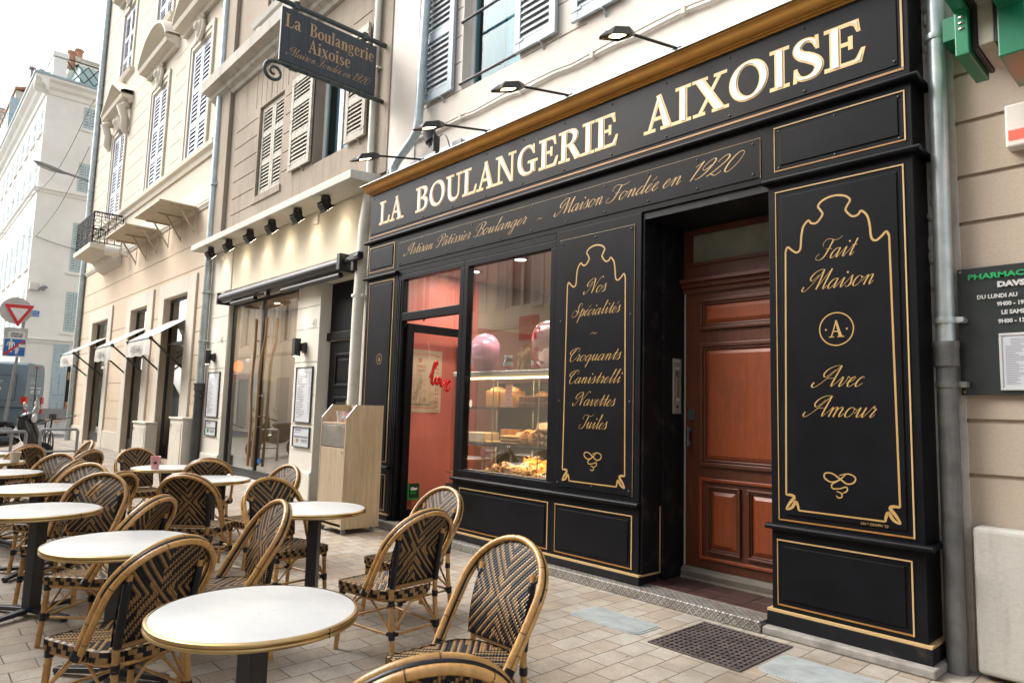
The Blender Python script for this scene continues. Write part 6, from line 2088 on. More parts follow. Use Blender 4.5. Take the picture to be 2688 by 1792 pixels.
for y in (3.72, 4.80):
    m.tube([(XS, y, 7.03), (XS, y + 0.012, 7.01), (XS, y, 6.985)], 0.009, 6)
    m.tube([(XS + 0.022, y, 6.96), (XS + 0.025, y, 7.0), (XS, y, 7.035)], 0.008, 6)
    m.tube([(XS, y, 6.215), (XS, y, 6.20)], 0.012, 6)
m.obj('hook', 'iron_rust', hg)

# ------------------------------------------------------------------ lamps over the fascia
def sign_lamp(xb, xh, label, lit=True):
    t = thing('sign_lamp', label, 'lamp', (xb, 4.78, 4.69), group='arm lamps over the bakery fascia')
    m = MB()
    m.box(xb - 0.035, xb + 0.035, 4.765, 4.83, 4.69, 4.725)
    m.cyl((xb - 0.03, 4.80, 4.73), (xb + 0.03, 4.80, 4.73), 0.017, 10)
    m.cyl((xb, 4.80, 4.73), (xh, 4.12, 4.585), 0.013, 8)
    m.obj('arm', 'black_metal', t)
    m = MB()
    a = Vector((xh, 4.14, 4.585))
    d = Vector((0, -0.95, -0.30)).normalized()
    up = Vector((0, -0.30, 0.95)).normalized()
    sx = Vector((1, 0, 0))
    def P(s, w, u):
        return a + d * s * 1.25 + sx * w * 0.9 + up * u
    V = [P(0, -.035, -.02), P(0, .035, -.02), P(.07, .085, -.035), P(.28, .075, -.045), P(.34, 0, -.05), P(.28, -.075, -.045), P(.07, -.085, -.035),
         P(0, -.03, .02), P(0, .03, .02), P(.07, .06, .035), P(.21, .05, .025), P(.26, 0, -.005), P(.21, -.05, .025), P(.07, -.06, .035)]
    F = [tuple(range(7, 14))] + [(i, (i + 1) % 7, 7 + (i + 1) % 7, 7 + i) for i in range(7)]
    m.add(V, F)
    rim = [P(.08, .068, -.034), P(.265, .058, -.043), P(.31, 0, -.047), P(.265, -.058, -.043), P(.08, -.068, -.034)]
    inn = [V[1], V[2], V[3], V[4], V[5], V[6], V[0]]
    m.add([V[0], V[1], V[2], V[6], V[3], V[4], V[5], rim[0], rim[1], rim[2], rim[3], rim[4]], [(0, 1, 2, 7, 11, 3), (2, 4, 8, 7), (4, 5, 9, 8), (5, 6, 10, 9), (6, 3, 11, 10)])
    h = m.obj('lamp_head', 'black_metal', t)
    m = MB()
    q = [P(.085, .066, -.024), P(.265, .056, -.033), P(.305, 0, -.037), P(.265, -.056, -.033), P(.085, -.066, -.024)]
    m.add(q, [(0, 1, 2, 3, 4)])
    m.obj('reflector', 'brass', h)
    m = MB()
    q = [P(.10, .040, -.028), P(.21, .036, -.035), P(.21, -.036, -.035), P(.10, -.040, -.028)]
    m.add(q, [(0, 1, 2, 3)])
    m.obj('lit_panel', 'lit_lamp', h)
    li = bpy.data.lights.new('sign_lamp_light', 'SPOT')
    li.energy = 2.2
    li.spot_size = R(110)
    li.spot_blend = 0.8
    li.shadow_soft_size = 0.04
    li.color = (1.0, 0.80, 0.52)
    lo = bpy.data.objects.new('sign_lamp_light', li)
    COL.objects.link(lo)
    lo.location = P(.17, 0, -.08)
    lo.rotation_euler = Vector((0, 0.8, -0.6)).to_track_quat('-Z', 'Y').to_euler()
    return t
sign_lamp(-7.02, -7.0, 'arm lamp at the left end of the fascia beside the small projector')
sign_lamp(-5.72, -5.70, 'lit arm lamp over the letters N G of the fascia')
sign_lamp(-4.46, -4.46, 'lit arm lamp over the gap between the two long words of the fascia')
sign_lamp(-3.19, -3.19, 'lit arm lamp over the last word of the fascia')
pj = thing('projector', 'small black gobo projector standing on the gold cornice', 'projector', (-6.85, 4.85, 4.7))
m = MB()
m.cyl((-6.86, 4.82, 4.93), (-6.90, 4.80, 5.06), 0.085, 16)
m.cyl((-6.90, 4.80, 5.06), (-6.915, 4.795, 5.12), 0.06, 16)
m.cyl((-6.86, 4.82, 4.93), (-6.845, 4.825, 4.86), 0.065, 16, 0.05)
m.box(-6.80, -6.77, 4.78, 4.88, 4.79, 4.99)
pb = m.obj('projector_body', 'black_metal', pj, smooth=40)
m = MB()
m.box(-6.88, -6.76, 4.80, 4.90, 4.70, 4.735)
m.box(-6.79, -6.765, 4.82, 4.87, 4.735, 4.82)
m.obj('stand', 'black_metal', pj)
m = MB()
m.cyl((-6.843, 4.826, 4.857), (-6.841, 4.8265, 4.851), 0.04, 14)
m.obj('lens', 'chrome', pb)
m = MB()
m.tube(catmull([(-6.78, 4.85, 4.95), (-6.68, 4.86, 5.0), (-6.62, 4.88, 4.93), (-6.66, 4.95, 4.86), (-6.70, 5.0, 4.85)], 6), 0.008, 6)
m.box(-6.70, -6.52, 5.02, 5.12, 4.82, 4.94)
m.obj('cable', 'grey_metal', pj)

# ------------------------------------------------------------------ spotlights under the canopy
SPX = [-14.93, -13.89, -12.8, -11.8, -10.75, -9.75]
names = ['second from the left end', 'third from the left end', 'middle', 'right of the middle', 'nearest the bakery front']
for i, x in enumerate(SPX):
    lab = ['black canopy spotlight at the far left end of the concrete canopy', 'black canopy spotlight second from the far left end of the canopy', 'black canopy spotlight third from the far left end of the canopy',
           'black canopy spotlight third from the bakery end of the canopy', 'black canopy spotlight second from the bakery end of the canopy', 'black canopy spotlight nearest the bakery front'][i]
    t = thing('canopy_spotlight', lab, 'spotlight', (x, 4.84, 4.86), group='spotlights under the concrete canopy')
    m = MB()
    m.box(x - 0.05, x + 0.05, 4.80, 4.90, 4.845, 4.859)
    m.box(x - 0.10, x - 0.085, 4.82, 4.88, 4.70, 4.845)
    m.box(x + 0.085, x + 0.10, 4.82, 4.88, 4.70, 4.845)
    m.box(x - 0.085, x + 0.085, 4.82, 4.88, 4.832, 4.845)
    m.tube(catmull([(x + 0.06, 4.85, 4.84), (x + 0.13, 4.87, 4.78), (x + 0.09, 4.88, 4.70)], 5), 0.009, 6)
    m.obj('yoke', 'black_metal', t)
    m = MB()
    d = Vector((0, 0.66, -0.75))
    u = Vector((0, 0.75, 0.66))
    c = Vector((x, 4.84, 4.70))
    m.obox(c, (0.084, 0, 0), d * 0.055, u * 0.075)
    m.obox(c + d * 0.065, (0.10, 0, 0), d * 0.012, u * 0.095)
    for k in range(5):
        m.obox(c - d * 0.07, (0.005, 0, 0), d * 0.018, u * 0.06) if k == 2 else m.obox(c - d * 0.07 + Vector(((k - 2) * 0.035, 0, 0)), (0.005, 0, 0), d * 0.018, u * 0.06)
    h = m.obj('lamp_body', 'black_metal', t, bevel=0.004)
    m = MB()
    m.obox(c + d * 0.0785, (0.08, 0, 0), d * 0.0008, u * 0.075)
    m.obj('lit_lens', 'lit_ceiling', h)
    li = bpy.data.lights.new('canopy_spot', 'SPOT')
    li.energy = 3.5
    li.spot_size = R(130)
    li.spot_blend = 1.0
    li.shadow_soft_size = 0.12
    li.color = (1.0, 0.86, 0.62)
    lo = bpy.data.objects.new('canopy_spot', li)
    COL.objects.link(lo)
    lo.location = c + d * 0.12
    lo.rotation_euler = Vector((0, 0.55, -0.83)).to_track_quat('-Z', 'Y').to_euler()
for x, lab in ((-15.2, 'small cream junction box at the left end under the canopy'), (-10.75, 'small cream junction box in the middle under the canopy')):
    t = MB()
    t.box(x - 0.07, x + 0.07, YW - 0.02, YW + 0.1, 4.66, 4.82)
    tag(t.obj('junction_box', 'white_plastic', bevel=0.01), lab, 'junction box')

# ------------------------------------------------------------------ rolled awning of the restaurant
aw = thing('rolled_awning', 'long black cassette awning rolled in above the restaurant glazing', 'awning', (-11.6, 5.05, 3.7))
m = MB()
m.cyl((-14.46, 4.99, 3.71), (-9.22, 4.99, 3.73), 0.105, 20)
m.box(-14.4, -9.22, 5.0, 5.19, 3.70, 3.80)
m.obj('cassette', 'gloss_black', aw, smooth=40)
m = MB()
m.prism([(-14.4, 5.199, 3.885), (-14.4, 4.98, 3.845), (-14.4, 4.98, 3.835), (-14.4, 5.199, 3.87)], (5.16, 0, 0))
m.obj('cover_strip', 'steel_lightbeige', aw)
m = MB()
m.box(-14.47, -14.40, 4.88, 5.2, 3.58, 3.82)
m.obj('end_bracket', 'black_metal', aw, bevel=0.01)
m = MB()
m.box(-9.30, -9.20, 4.86, 5.2, 3.60, 3.86)
m.cyl((-9.20, 4.98, 3.74), (-8.72, 4.94, 3.76), 0.055, 12)
m.box(-9.0, -8.72, 4.90, 4.99, 3.71, 3.82)
m.box(-8.98, -8.90, 4.93, 5.0, 3.56, 3.71)
m.obj('end_bracket', 'black_metal', aw, bevel=0.01)
m = MB()
m.cyl((-13.9, 5.0, 3.55), (-12.7, 5.0, 3.55), 0.045, 10)
m.cyl((-11.5, 5.0, 3.55), (-9.4, 5.0, 3.56), 0.045, 10)
m.box(-12.2, -12.12, 4.96, 5.04, 3.53, 3.63)
m.obj('folded_arm', 'black_metal', aw)

# ------------------------------------------------------------------ wall lamps, menu boards
def wall_lamp(x, z, lab):
    t = thing('wall_lamp', lab, 'wall lamp', (x, YW, z), group='up and down wall lamps of the restaurant')
    m = MB()
    m.box(x - 0.055, x + 0.055, YW - 0.20, YW - 0.09, z - 0.15, z + 0.15)
    h = m.obj('lamp_body', 'black_metal', t, bevel=0.005)
    m = MB()
    m.box(x + 0.03, x + 0.13, YW - 0.10, YW - 0.03, z - 0.07, z + 0.07)
    m.box(x - 0.02, x + 0.10, YW - 0.03, YW, z - 0.09, z + 0.09)
    m.obj('wall_mount', 'black_metal', t, bevel=0.005)
    m = MB()
    m.box(x - 0.03, x + 0.03, YW - 0.175, YW - 0.115, z + 0.1505, z + 0.152)
    m.box(x - 0.03, x + 0.03, YW - 0.175, YW - 0.115, z - 0.152, z - 0.1505)
    m.obj('lit_end', 'lit_ceiling', h)
    for s in (1, -1):
        li = bpy.data.lights.new('wall_lamp_light', 'SPOT')
        li.energy = 5
        li.spot_size = R(60)
        li.spot_blend = 0.8
        li.shadow_soft_size = 0.03
        li.color = (1.0, 0.86, 0.66)
        lo = bpy.data.objects.new('wall_lamp_light', li)
        COL.objects.link(lo)
        lo.location = (x, YW - 0.145, z + s * 0.17)
        lo.rotation_euler = Vector((0, 0.35, s)).to_track_quat('-Z', 'Y').to_euler()
wall_lamp(-15.28, 2.52, 'black wall lamp on the left pier beside the zinc downpipe')
wall_lamp(-10.92, 2.52, 'black wall lamp on the pier between the glazing and the black door')
def menu_board(x0, x1, z0, z1, lab, lines, dots=False):
    t = thing('menu_board', lab, 'menu board', ((x0 + x1) / 2, YW, z0), group='framed menu boards of the restaurant')
    m = MB()
    frame_boxes(m, x0, x1, z0, z1, YW - 0.032, YW, 0.013)
    f = m.obj('frame', 'castiron_dark', t)
    m = MB()
    m.box(x0 + 0.013, x1 - 0.013, YW - 0.018, YW - 0.002, z0 + 0.013, z1 - 0.013)
    m.obj('sheet', 'paper', f)
    m = MB()
    random.seed(int(abs(x0) * 100 + z0 * 10))
    if lines:
        n = int((z1 - z0 - 0.12) / 0.028)
        for k in range(n):
            z = z1 - 0.07 - k * 0.028
            if k % 9 == 0:
                m.box(x0 + 0.16, x0 + 0.32, YW - 0.0195, YW - 0.0182, z, z + 0.012)
                continue
            m.box(x0 + 0.07, x0 + 0.07 + random.uniform(0.15, 0.36), YW - 0.0195, YW - 0.0182, z, z + 0.009)
            m.box(x1 - 0.12, x1 - 0.07, YW - 0.0195, YW - 0.0182, z, z + 0.009)
    else:
        for (a, b, c, d) in ((0.12, 0.5, 0.80, 0.88), (0.1, 0.45, 0.70, 0.73), (0.1, 0.9, 0.45, 0.55), (0.2, 0.4, 0.33, 0.37), (0.5, 0.85, 0.33, 0.38)):
            m.box(x0 + (x1 - x0) * a, x0 + (x1 - x0) * b, YW - 0.0195, YW - 0.0182, z0 + (z1 - z0) * c, z0 + (z1 - z0) * d)
    m.obj('print', 'ink', f)
    if dots:
        m = MB()
        sans(m, 'INDA', (x0 + 0.32, YW - 0.019, z0 + 0.07), AX, AZ, 0.07)
        m.obj('lettering', 'ink', f)
        m = MB()
        m.box(x0 + 0.12, x0 + 0.22, YW - 0.0195, YW - 0.0182, z0 + 0.07, z0 + 0.14)
        m.obj('badge', 'gold' if x0 > -13 else 'uber_green', f)
menu_board(-15.50, -14.80, 1.23, 2.20, 'tall framed menu on the left pier beside the zinc downpipe', True)
menu_board(-11.12, -10.52, 1.25, 2.19, 'tall framed menu on the pier beside the black door', True)
menu_board(-15.46, -14.81, 0.83, 1.16, 'small framed card below the menu on the left pier', False, True)
menu_board(-11.12, -10.51, 0.84, 1.18, 'small framed card below the menu beside the black door', False, True)

# crooked branch door pulls on the restaurant glazing, lamp and downlights behind it
for P in (((-13.14, 3.2), (-13.12, 2.6), (-13.17, 1.9), (-13.10, 1.2), (-13.12, 0.35)), ((-12.62, 3.2), (-12.66, 2.7), (-12.82, 2.3), (-12.84, 1.3), (-12.90, 0.35))):
    m = MB()
    pts = catmull([(x, 5.225, z) for x, z in P], 4)
    m.tube(pts, [0.028 + 0.004 * math.sin(k * 1.7) for k in range(len(pts))], 9)
    for k in (3, 12):
        m.cyl(pts[k], (pts[k][0], 5.30, pts[k][2]), 0.014, 8)
    m.obj('branch_handle', 'pole_wood', gzo, smooth=60)
for i, (x, y) in enumerate(((-13.9, 5.95), (-12.4, 5.95))):
    t = thing('dining_downlight', ['small lit ceiling light behind the left restaurant glass leaf', 'small lit ceiling light behind the right restaurant glass leaf'][i], 'ceiling light', (x, y, 3.7), group='ceiling lights in the restaurant')
    m = MB()
    m.lathe([(0.08, 0), (0.08, -0.015), (0.06, -0.016)], (x, y, 3.7), 16)
    m.obj('ring', 'steel', t)
    MB().lathe([(0.058, -0.0165), (0, -0.0165)], (x, y, 3.7), 16, cap=False).obj('lit_disc', 'lit_ceiling', t)
    li = bpy.data.lights.new('dining_light', 'AREA')
    li.shape = 'DISK'
    li.size = 0.2
    li.energy = 22
    li.color = (1.0, 0.84, 0.64)
    lo = bpy.data.objects.new('dining_light', li)
    COL.objects.link(lo)
    lo.location = (x, y, 3.67)
m = MB()
m.ell((-14.55, 5.46, 2.32), 0.10, 0.10, 0.12, 14, 10)
tag(m.obj('globe_lamp', 'orange_globe', smooth=60), 'glowing orange globe lamp behind the restaurant glass', 'lamp')

# ------------------------------------------------------------------ ground covers
def rounded(x0, x1, y0, y1, r, z, n=6):
    P = []
    for cx, cy, a0 in ((x1 - r, y1 - r, 0), (x0 + r, y1 - r, 90), (x0 + r, y0 + r, 180), (x1 - r, y0 + r, 270)):
        for k in range(n + 1):
            a = R(a0 + 90 * k / n)
            P.append((cx + r * math.cos(a), cy + r * math.sin(a), z))
    return P
for x0, x1, y0, y1, lab in ((-3.66, -3.0, 4.02, 4.36, 'rounded metal utility cover in the paving in front of the lettered panel'), (-2.16, -1.50, 4.10, 4.52, 'rounded metal utility cover in the paving by the right pilaster')):
    t = thing('utility_cover', lab, 'cover', ((x0 + x1) / 2, (y0 + y1) / 2, 0), group='rounded utility covers')
    m = MB()
    m.prism(rounded(x0, x1, y0, y1, 0.075, -0.01), (0, 0, 0.014))
    c = m.obj('rim', 'cover', t)
    m = MB()
    m.prism(rounded(x0 + 0.02, x1 - 0.02, y0 + 0.02, y1 - 0.02, 0.06, 0.0), (0, 0, 0.0075))
    m.obj('lid', 'cover', t)
t = thing('floor_grate', 'square cast-iron floor grate in the paving before the house door', 'grate', (-2.53, 4.34, 0))
m = MB()
m.box(-2.87, -2.19, 3.98, 4.70, -0.02, 0.002)
m.obj('dark_pit', 'ink_black', t)
m = MB()
gx0, gx1, gy0, gy1 = -2.87, -2.19, 3.98, 4.70
frame_boxes(m, gx0, gx1, gy0, gy1, 0, 0, 0.03) if False else None
m.box(gx0, gx1, gy0, gy0 + 0.02, 0.002, 0.009)
m.box(gx0, gx1, gy1 - 0.02, gy1, 0.002, 0.009)
nx = 17
for k in range(nx + 1):
    x = gx0 + (gx1 - gx0 - 0.014) * k / nx
    m.box(x, x + 0.014, gy0 + 0.02, gy1 - 0.02, 0.002, 0.009)
ny = 13
for k in range(1, ny):
    y = gy0 + (gy1 - gy0) * k / ny
    m.box(gx0 + 0.014, gx1 - 0.014, y - 0.009, y + 0.009, 0.002, 0.0078)
m.obj('bars', 'cast_grate', t)

# ------------------------------------------------------------------ tray and bin cabinet
cb = thing('bin_cabinet', 'pale oak tray and bin cabinet on castors beside the shop door', 'cabinet', (-7.74, 4.4, 0))
CX0, CX1, CY0, CY1 = -8.08, -7.44, 4.14, 4.66
side = [(CY0, 0.09), (CY1, 0.09), (CY1, 1.565), (CY0 + 0.14, 1.565), (CY0, 1.40)]
for x in (CX0, CX1 - 0.02):
    m = MB()
    m.prism([(x, a, b) for a, b in side], (0.02, 0, 0))
    m.obj('side_panel', 'oak', cb, bevel=0.002)
m = MB()
for x in (CX0 - 0.001, CX1 - 0.021):
    m.prism([(x, CY0 - 0.002, 1.402), (x, CY0 + 0.138, 1.5675), (x, CY0 + 0.141, 1.565), (x, CY0 + 0.001, 1.3995)], (0.022, 0, 0))
m.obj('edge_band', 'sign_white', cb)
m = MB()
m.box(CX0 + 0.021, CX1 - 0.021, CY0 + 0.40, CY0 + 0.42, 0.12, 1.56)
m.box(CX0 + 0.021, CX1 - 0.021, CY0 + 0.421, CY1, 1.545, 1.56)
m.obj('back_panel', 'oak', cb)
m = MB()
m.box(CX0 + 0.021, CX1 - 0.021, CY0 + 0.005, CY0 + 0.399, 1.32, 1.345)
m.obj('tray_shelf', 'oak', cb, bevel=0.002)
m = MB()
m.box(CX0 + 0.024, CX1 - 0.024, CY0 + 0.004, CY0 + 0.022, 1.045, 1.312)
m.obj('bin_flap', 'steel', cb, bevel=0.003)
m = MB()
m.box(CX0 + 0.024, CX1 - 0.024, CY0 + 0.002, CY0 + 0.022, 0.125, 1.035)
d_ = m.obj('cabinet_door', 'oak', cb, bevel=0.002)
m = MB()
m.cyl((CX1 - 0.07, CY0 + 0.002, 0.98), (CX1 - 0.07, CY0 - 0.004, 0.98), 0.012, 10)
m.obj('lock', 'steel', d_)
m = MB()
m.box(CX0 - 0.003, CX1 + 0.003, CY0 - 0.003, CY1 + 0.002, 0.072, 0.0895)
m.obj('base_board', 'oak', cb)
for x in (CX0 + 0.06, CX1 - 0.06):
    for y in (CY0 + 0.06, CY1 - 0.06):
        m = MB()
        m.cyl((x - 0.012, y, 0.03), (x + 0.012, y, 0.03), 0.03, 14)
        m.box(x - 0.022, x - 0.016, y - 0.022, y + 0.022, 0.025, 0.065)
        m.box(x + 0.016, x + 0.022, y - 0.022, y + 0.022, 0.025, 0.065)
        m.box(x - 0.03, x + 0.03, y - 0.03, y + 0.03, 0.065, 0.0715)
        m.obj('castor', 'grey_metal', cb)
def cup(x, y, z, h, r, mat, lab, logo=False):
    t = thing('paper_cup', lab, 'cup', (x, y, z))
    m = MB()
    m.lathe([(r * 0.72, 0), (r * 0.74, 0.002), (r, h - 0.004), (r + 0.003, h - 0.002), (r + 0.002, h + 0.001), (r - 0.003, h - 0.002), (r * 0.72, 0.008), (0, 0.008)], (x, y, z), 20, cap=False)
    o = m.obj('cup_wall', mat, t, smooth=50)
    if logo:
        m = MB()
        d = Vector((-x, -y, 0)).normalized()
        s = d.cross(Vector((0, 0, 1)))
        rr = r * 0.90
        P = []
        for k in range(12):
            a = 2 * math.pi * k / 12
            du, dv = 0.016 * math.cos(a), 0.016 * math.sin(a)
            ang = du / rr
            P.append(Vector((x, y, z + h * 0.52 + dv)) + (d * math.cos(ang) + s * math.sin(ang)) * (rr + 0.003))
        m.add(P, [tuple(range(12))])
        m.obj('emblem', 'ink_black', o)
    return t
cup(-7.85, 4.28, 1.345, 0.135, 0.052, 'cup_white', 'plain white paper cup on the cabinet shelf')
cup(-7.70, 4.29, 1.345, 0.125, 0.046, 'cup_pink', 'pink patterned paper cup on the cabinet shelf')
cup(-7.53, 4.32, 1.345, 0.125, 0.046, 'cup_white', 'white paper cup half hidden by the right side of the cabinet')
m = MB()
m.obox((-7.545, 4.22, 1.425), Vector((0.085, 0.0, 0.02)), Vector((0.0, 0.05, 0.02)), Vector((-0.002, -0.006, 0.012)))
tag(m.obj('wrapper', 'steel_blue', bevel=0.004), 'crumpled blue and white wrapper lying in the cup tray', 'wrapper')
# ------------------------------------------------------------------ bistro chair (front faces local -Y)
def weave(mb, fn, u0, u1, v0, v1, inside, cu, cv, stripe, h=0.0035, sides=(1, -1)):
    """woven strands laid along v; fn(u,v,off) -> point; colour of every strand cell from stripe(u,v)"""
    nu, nv = int((u1 - u0) / cu), int((v1 - v0) / cv)
    for sd in sides:
        for i in range(nu + 1):
            u = u0 + (i + 0.5) * cu
            sh = (i % 2) * 0.5 * cv
            for k in range(-1, nv + 1):
                v = v0 + (k + 0.5) * cv + sh
                if not inside(u, v):
                    continue
                mi = 0 if stripe(u, v) else 1
                hu, hv = cu * 0.48, cv * 0.50
                V = []
                for a, oa in ((-hu, 0.0), (-hu * 0.45, 1.0), (hu * 0.45, 1.0), (hu, 0.0)):
                    for b, ob in ((-hv, 0.0), (-hv * 0.35, 1.0), (hv * 0.35, 1.0), (hv, 0.0)):
                        V.append(fn(u + a + b * 0.22, v + b, sd * (0.001 + h * oa * ob)))
                F = [(r * 4 + c, r * 4 + c + 1, (r + 1) * 4 + c + 1, (r + 1) * 4 + c) for r in range(3) for c in range(3)]
                mb.add(V, F, mi)

def panel_y(z):
    # woven back: follows the posts, then leans into the hoop plane
    return 0.190 + 0.075 * (z - 0.46) + 0.60 * max(0.0, z - 0.52) ** 2 * 1.35
def hoop_xy(t, s=1.0):
    """t in 0..1 from the left foot over the top to the right foot, in hoop-plane coordinates (x, along slope)"""
    L = 0.607
    arc_c, r = 0.345, 0.262
    up = arc_c
    tot = 2 * up + math.pi * r
    d = t * tot
    if d < up:
        f = d / up
        return (-(0.245 + 0.017 * math.sin(f * math.pi / 2)), d)
    if d > tot - up:
        f = (tot - d) / up
        return (0.245 + 0.017 * math.sin(f * math.pi / 2), tot - d)
    a = math.pi - (d - up) / r
    return (r * math.cos(a), up + r * math.sin(a))
HD = Vector((0, 0.32, 0.52)).normalized()
HB = Vector((0, 0.035, 0.395))
HN = Vector((0, 0.52, -0.32)).normalized()
def hoop_pt(t, off=0.0, shrink=0.0):
    x, s = hoop_xy(t)
    if shrink:
        L = math.hypot(x, max(0, s - 0.345))
        if s > 0.345:
            k = (L - shrink) / L
            x, s = x * k, 0.345 + (s - 0.345) * k
        else:
            x -= math.copysign(shrink, x)
    p = HB + HD * s + HN * off
    return Vector((x, p.y, p.z))
def seat_hw(y):
    if y < -0.235:
        f = (-0.235 - y) / 0.035
        return 0.195 + 0.035 * math.sqrt(max(0, 1 - f * f))
    if y < 0.06:
        return 0.230 - 0.016 * (y + 0.235) / 0.295
    f = (y - 0.06) / 0.165
    return 0.214 * math.sqrt(max(0.0, 1 - f ** 2.6))
def seat_outline(inset=0.0, n=14):
    R_ = []
    ys = [-0.27 + 0.035 * (1 - math.cos(i * math.pi / 10)) for i in range(6)] + [-0.235 + 0.295 * i / 5 for i in range(1, 6)] + [0.06 + 0.165 * math.sin(i * math.pi / 2 / n) for i in range(1, n + 1)]
    for y in ys:
        R_.append((max(0.0, seat_hw(y) - inset), max(-0.27 + inset, min(0.225 - inset, y))))
    return R_ + [(-x, y) for x, y in R_[::-1] if x > 1e-4]

def build_chair(label):
    t = thing('bistro_chair', label, 'chair', (0, 0, 0), 0, 'rattan bistro chairs on the terrace', True)
    # hoops
    n = 44
    for off in (-0.016, 0.016):
        m = MB()
        m.tube([hoop_pt(i / n, off) for i in range(n + 1)], 0.0150, 10)
        h = m.obj('hoop', 'rattan', t, smooth=60)
        m = MB()
        for k in (0.13, 0.36, 0.52, 0.70, 0.90):
            k += 0.03 * (1 if off > 0 else -1)
            a, b = hoop_pt(k - 0.0016, off), hoop_pt(k + 0.0016, off)
            m.cyl(a, b, 0.0154, 10)
        m.obj('node_ring', 'rattan_node', h)
    m = MB()
    m.tube([hoop_pt(0.02 + 0.96 * i / n, 0.0, 0.006) for i in range(n + 1)], 0.0085, 6)
    m.tube([hoop_pt(0.02 + 0.96 * i / n, 0.0, -0.007) for i in range(n + 1)], 0.0085, 6)
    m.obj('hoop_cord', 'binding', t, smooth=60)
    # legs
    for s in (-1, 1):
        m = MB()
        m.tube([(s * 0.222, -0.262, 0.0), (s * 0.214, -0.245, 0.2), (s * 0.207, -0.238, 0.385)], 0.0165, 10)
        l = m.obj('leg', 'rattan', t, smooth=60)
        m = MB()
        for z in (0.075, 0.31):
            f = z / 0.385
            c = Vector((s * (0.222 - 0.015 * f), -0.262 + 0.024 * f, z))
            m.cyl(c, c + Vector((0, 0, 0.004)), 0.0169, 10)
        m.obj('node_ring', 'rattan_node', l)
        m = MB()
        m.tube(catmull([(s * 0.185, 0.262, 0.0), (s * 0.180, 0.222, 0.30), (s * 0.178, 0.216, 0.46), (s * 0.178, 0.238, 0.62), (s * 0.180, 0.268, 0.785)], 5), 0.0160, 10)
        l = m.obj('leg', 'rattan', t, smooth=60)
        m = MB()
        for z, y in ((0.09, 0.250), (0.36, 0.2195)):
            m.cyl((s * 0.1815, y, z), (s * 0.1815, y, z + 0.004), 0.0166, 10)
        m.obj('node_ring', 'rattan_node', l)
        # black wrapped post beside the woven back
        m = MB()
        P = catmull([(s * 0.178, 0.216, 0.455), (s * 0.178, 0.238, 0.62), (s * 0.180, 0.262, 0.755)], 26)
        m.tube(P, [0.0195 if i % 2 else 0.0178 for i in range(len(P))], 9)
        m.obj('post_binding', 'binding', t, smooth=40)
    # woven back
    def cx(z):
        if z < 0.62:
            return 0.192
        sl = (z - 0.395) / 0.852
        # half width inside the hoop at this height
        dz = (sl - 0.345)
        r = 0.262 - 0.012
        w = math.sqrt(max(0.0, r * r - dz * dz)) if 0 < dz < r else (r if dz <= 0 else 0)
        return min(0.192 + max(0, (z - 0.74)) * 1.2, w)
    top = 0.395 + 0.852 * (0.345 + 0.250)
    c0 = 0.665
    inside = lambda u, v: 0.465 < v < top - 0.004 and abs(u) < cx(v) - 0.003
    back_fn = lambda u, v, o: Vector((u, panel_y(v) - o, v))
    m = MB()
    zs = [0.458 + (top - 0.458) * i / 16 for i in range(17)]
    V = []
    for z in zs:
        V += [(-cx(z), panel_y(z), z), (cx(z), panel_y(z), z)]
    m.add(V, [(2 * i, 2 * i + 1, 2 * i + 3, 2 * i + 2) for i in range(16)], 1)
    weave(m, back_fn, -0.245, 0.245, 0.46, top, inside, 0.0098, 0.0215, lambda u, v: int(math.floor(((abs(v - c0) - abs(u) * 1.15) + 2.0) / 0.0275)) % 2 == 0)
    m.obj('woven_back', ['weave_tan', 'weave_black'], t)
    m = MB()
    P = [(-0.165 + 0.33 * i / 44, 0.205, 0.452) for i in range(45)]
    m.tube(P, [0.0135 if i % 2 else 0.0118 for i in range(45)], 8)
    m.obj('back_rail', 'weave_tan', t, smooth=40)
    # seat
    m = MB()
    O = seat_outline(0.004)
    m.prism([(x, y, 0.388) for x, y in O], (0, 0, 0.036), 1)
    ins = lambda u, v: -0.262 < v < 0.215 and abs(u) < seat_hw(v) - 0.008
    def seat_fn(u, v, o):
        dish = -0.010 * max(0, 1 - (u / 0.22) ** 2) * max(0, 1 - ((v + 0.02) / 0.24) ** 2)
        return Vector((u, v, 0.4275 + o + dish * 0.3))
    weave(m, seat_fn, -0.23, 0.23, -0.27, 0.225, ins, 0.0105, 0.0215, lambda u, v: int(math.floor(((abs(v + 0.02) - abs(u)) + 2.0) / 0.026)) % 2 == 0, 0.003, (1,))
    # wrapped edge: strips going round the rim
    C = seat_outline(0.0)
    per = []
    for i in range(len(C)):
        a, b = Vector(C[i]), Vector(C[(i + 1) % len(C)])
        k = max(1, int((b - a).length / 0.010))
        per += [a.lerp(b, j / k) for j in range(k)]
    for i in range(len(per)):
        a, b = per[i], per[(i + 1) % len(per)]
        mid = (a + b) / 2
        d = b - a
        if d.length < 1e-5:
            continue
        nrm = Vector((d.y, -d.x)).normalized()
        if nrm.dot(mid) < 0:
            nrm = -nrm
        for j, (z0, z1) in enumerate(((0.384, 0.407), (0.407, 0.430))):
            mi = 0 if ((i + j * 2) // 3) % 2 else 1
            o0, o1 = nrm * 0.002, nrm * 0.0065
            m.add([(*(a + o0), z0), (*(mid + o1), z0), (*(b + o0), z0), (*(a + o0), z1), (*(mid + o1), z1), (*(b + o0), z1)], [(0, 1, 4, 3), (1, 2, 5, 4)], mi)
        m.add([(*(a + nrm * 0.002), 0.430), (*(b + nrm * 0.002), 0.430), (*(b - nrm * 0.014), 0.434), (*(a - nrm * 0.014), 0.434)], [(0, 1, 2, 3)], 0 if (i // 2) % 2 else 1)
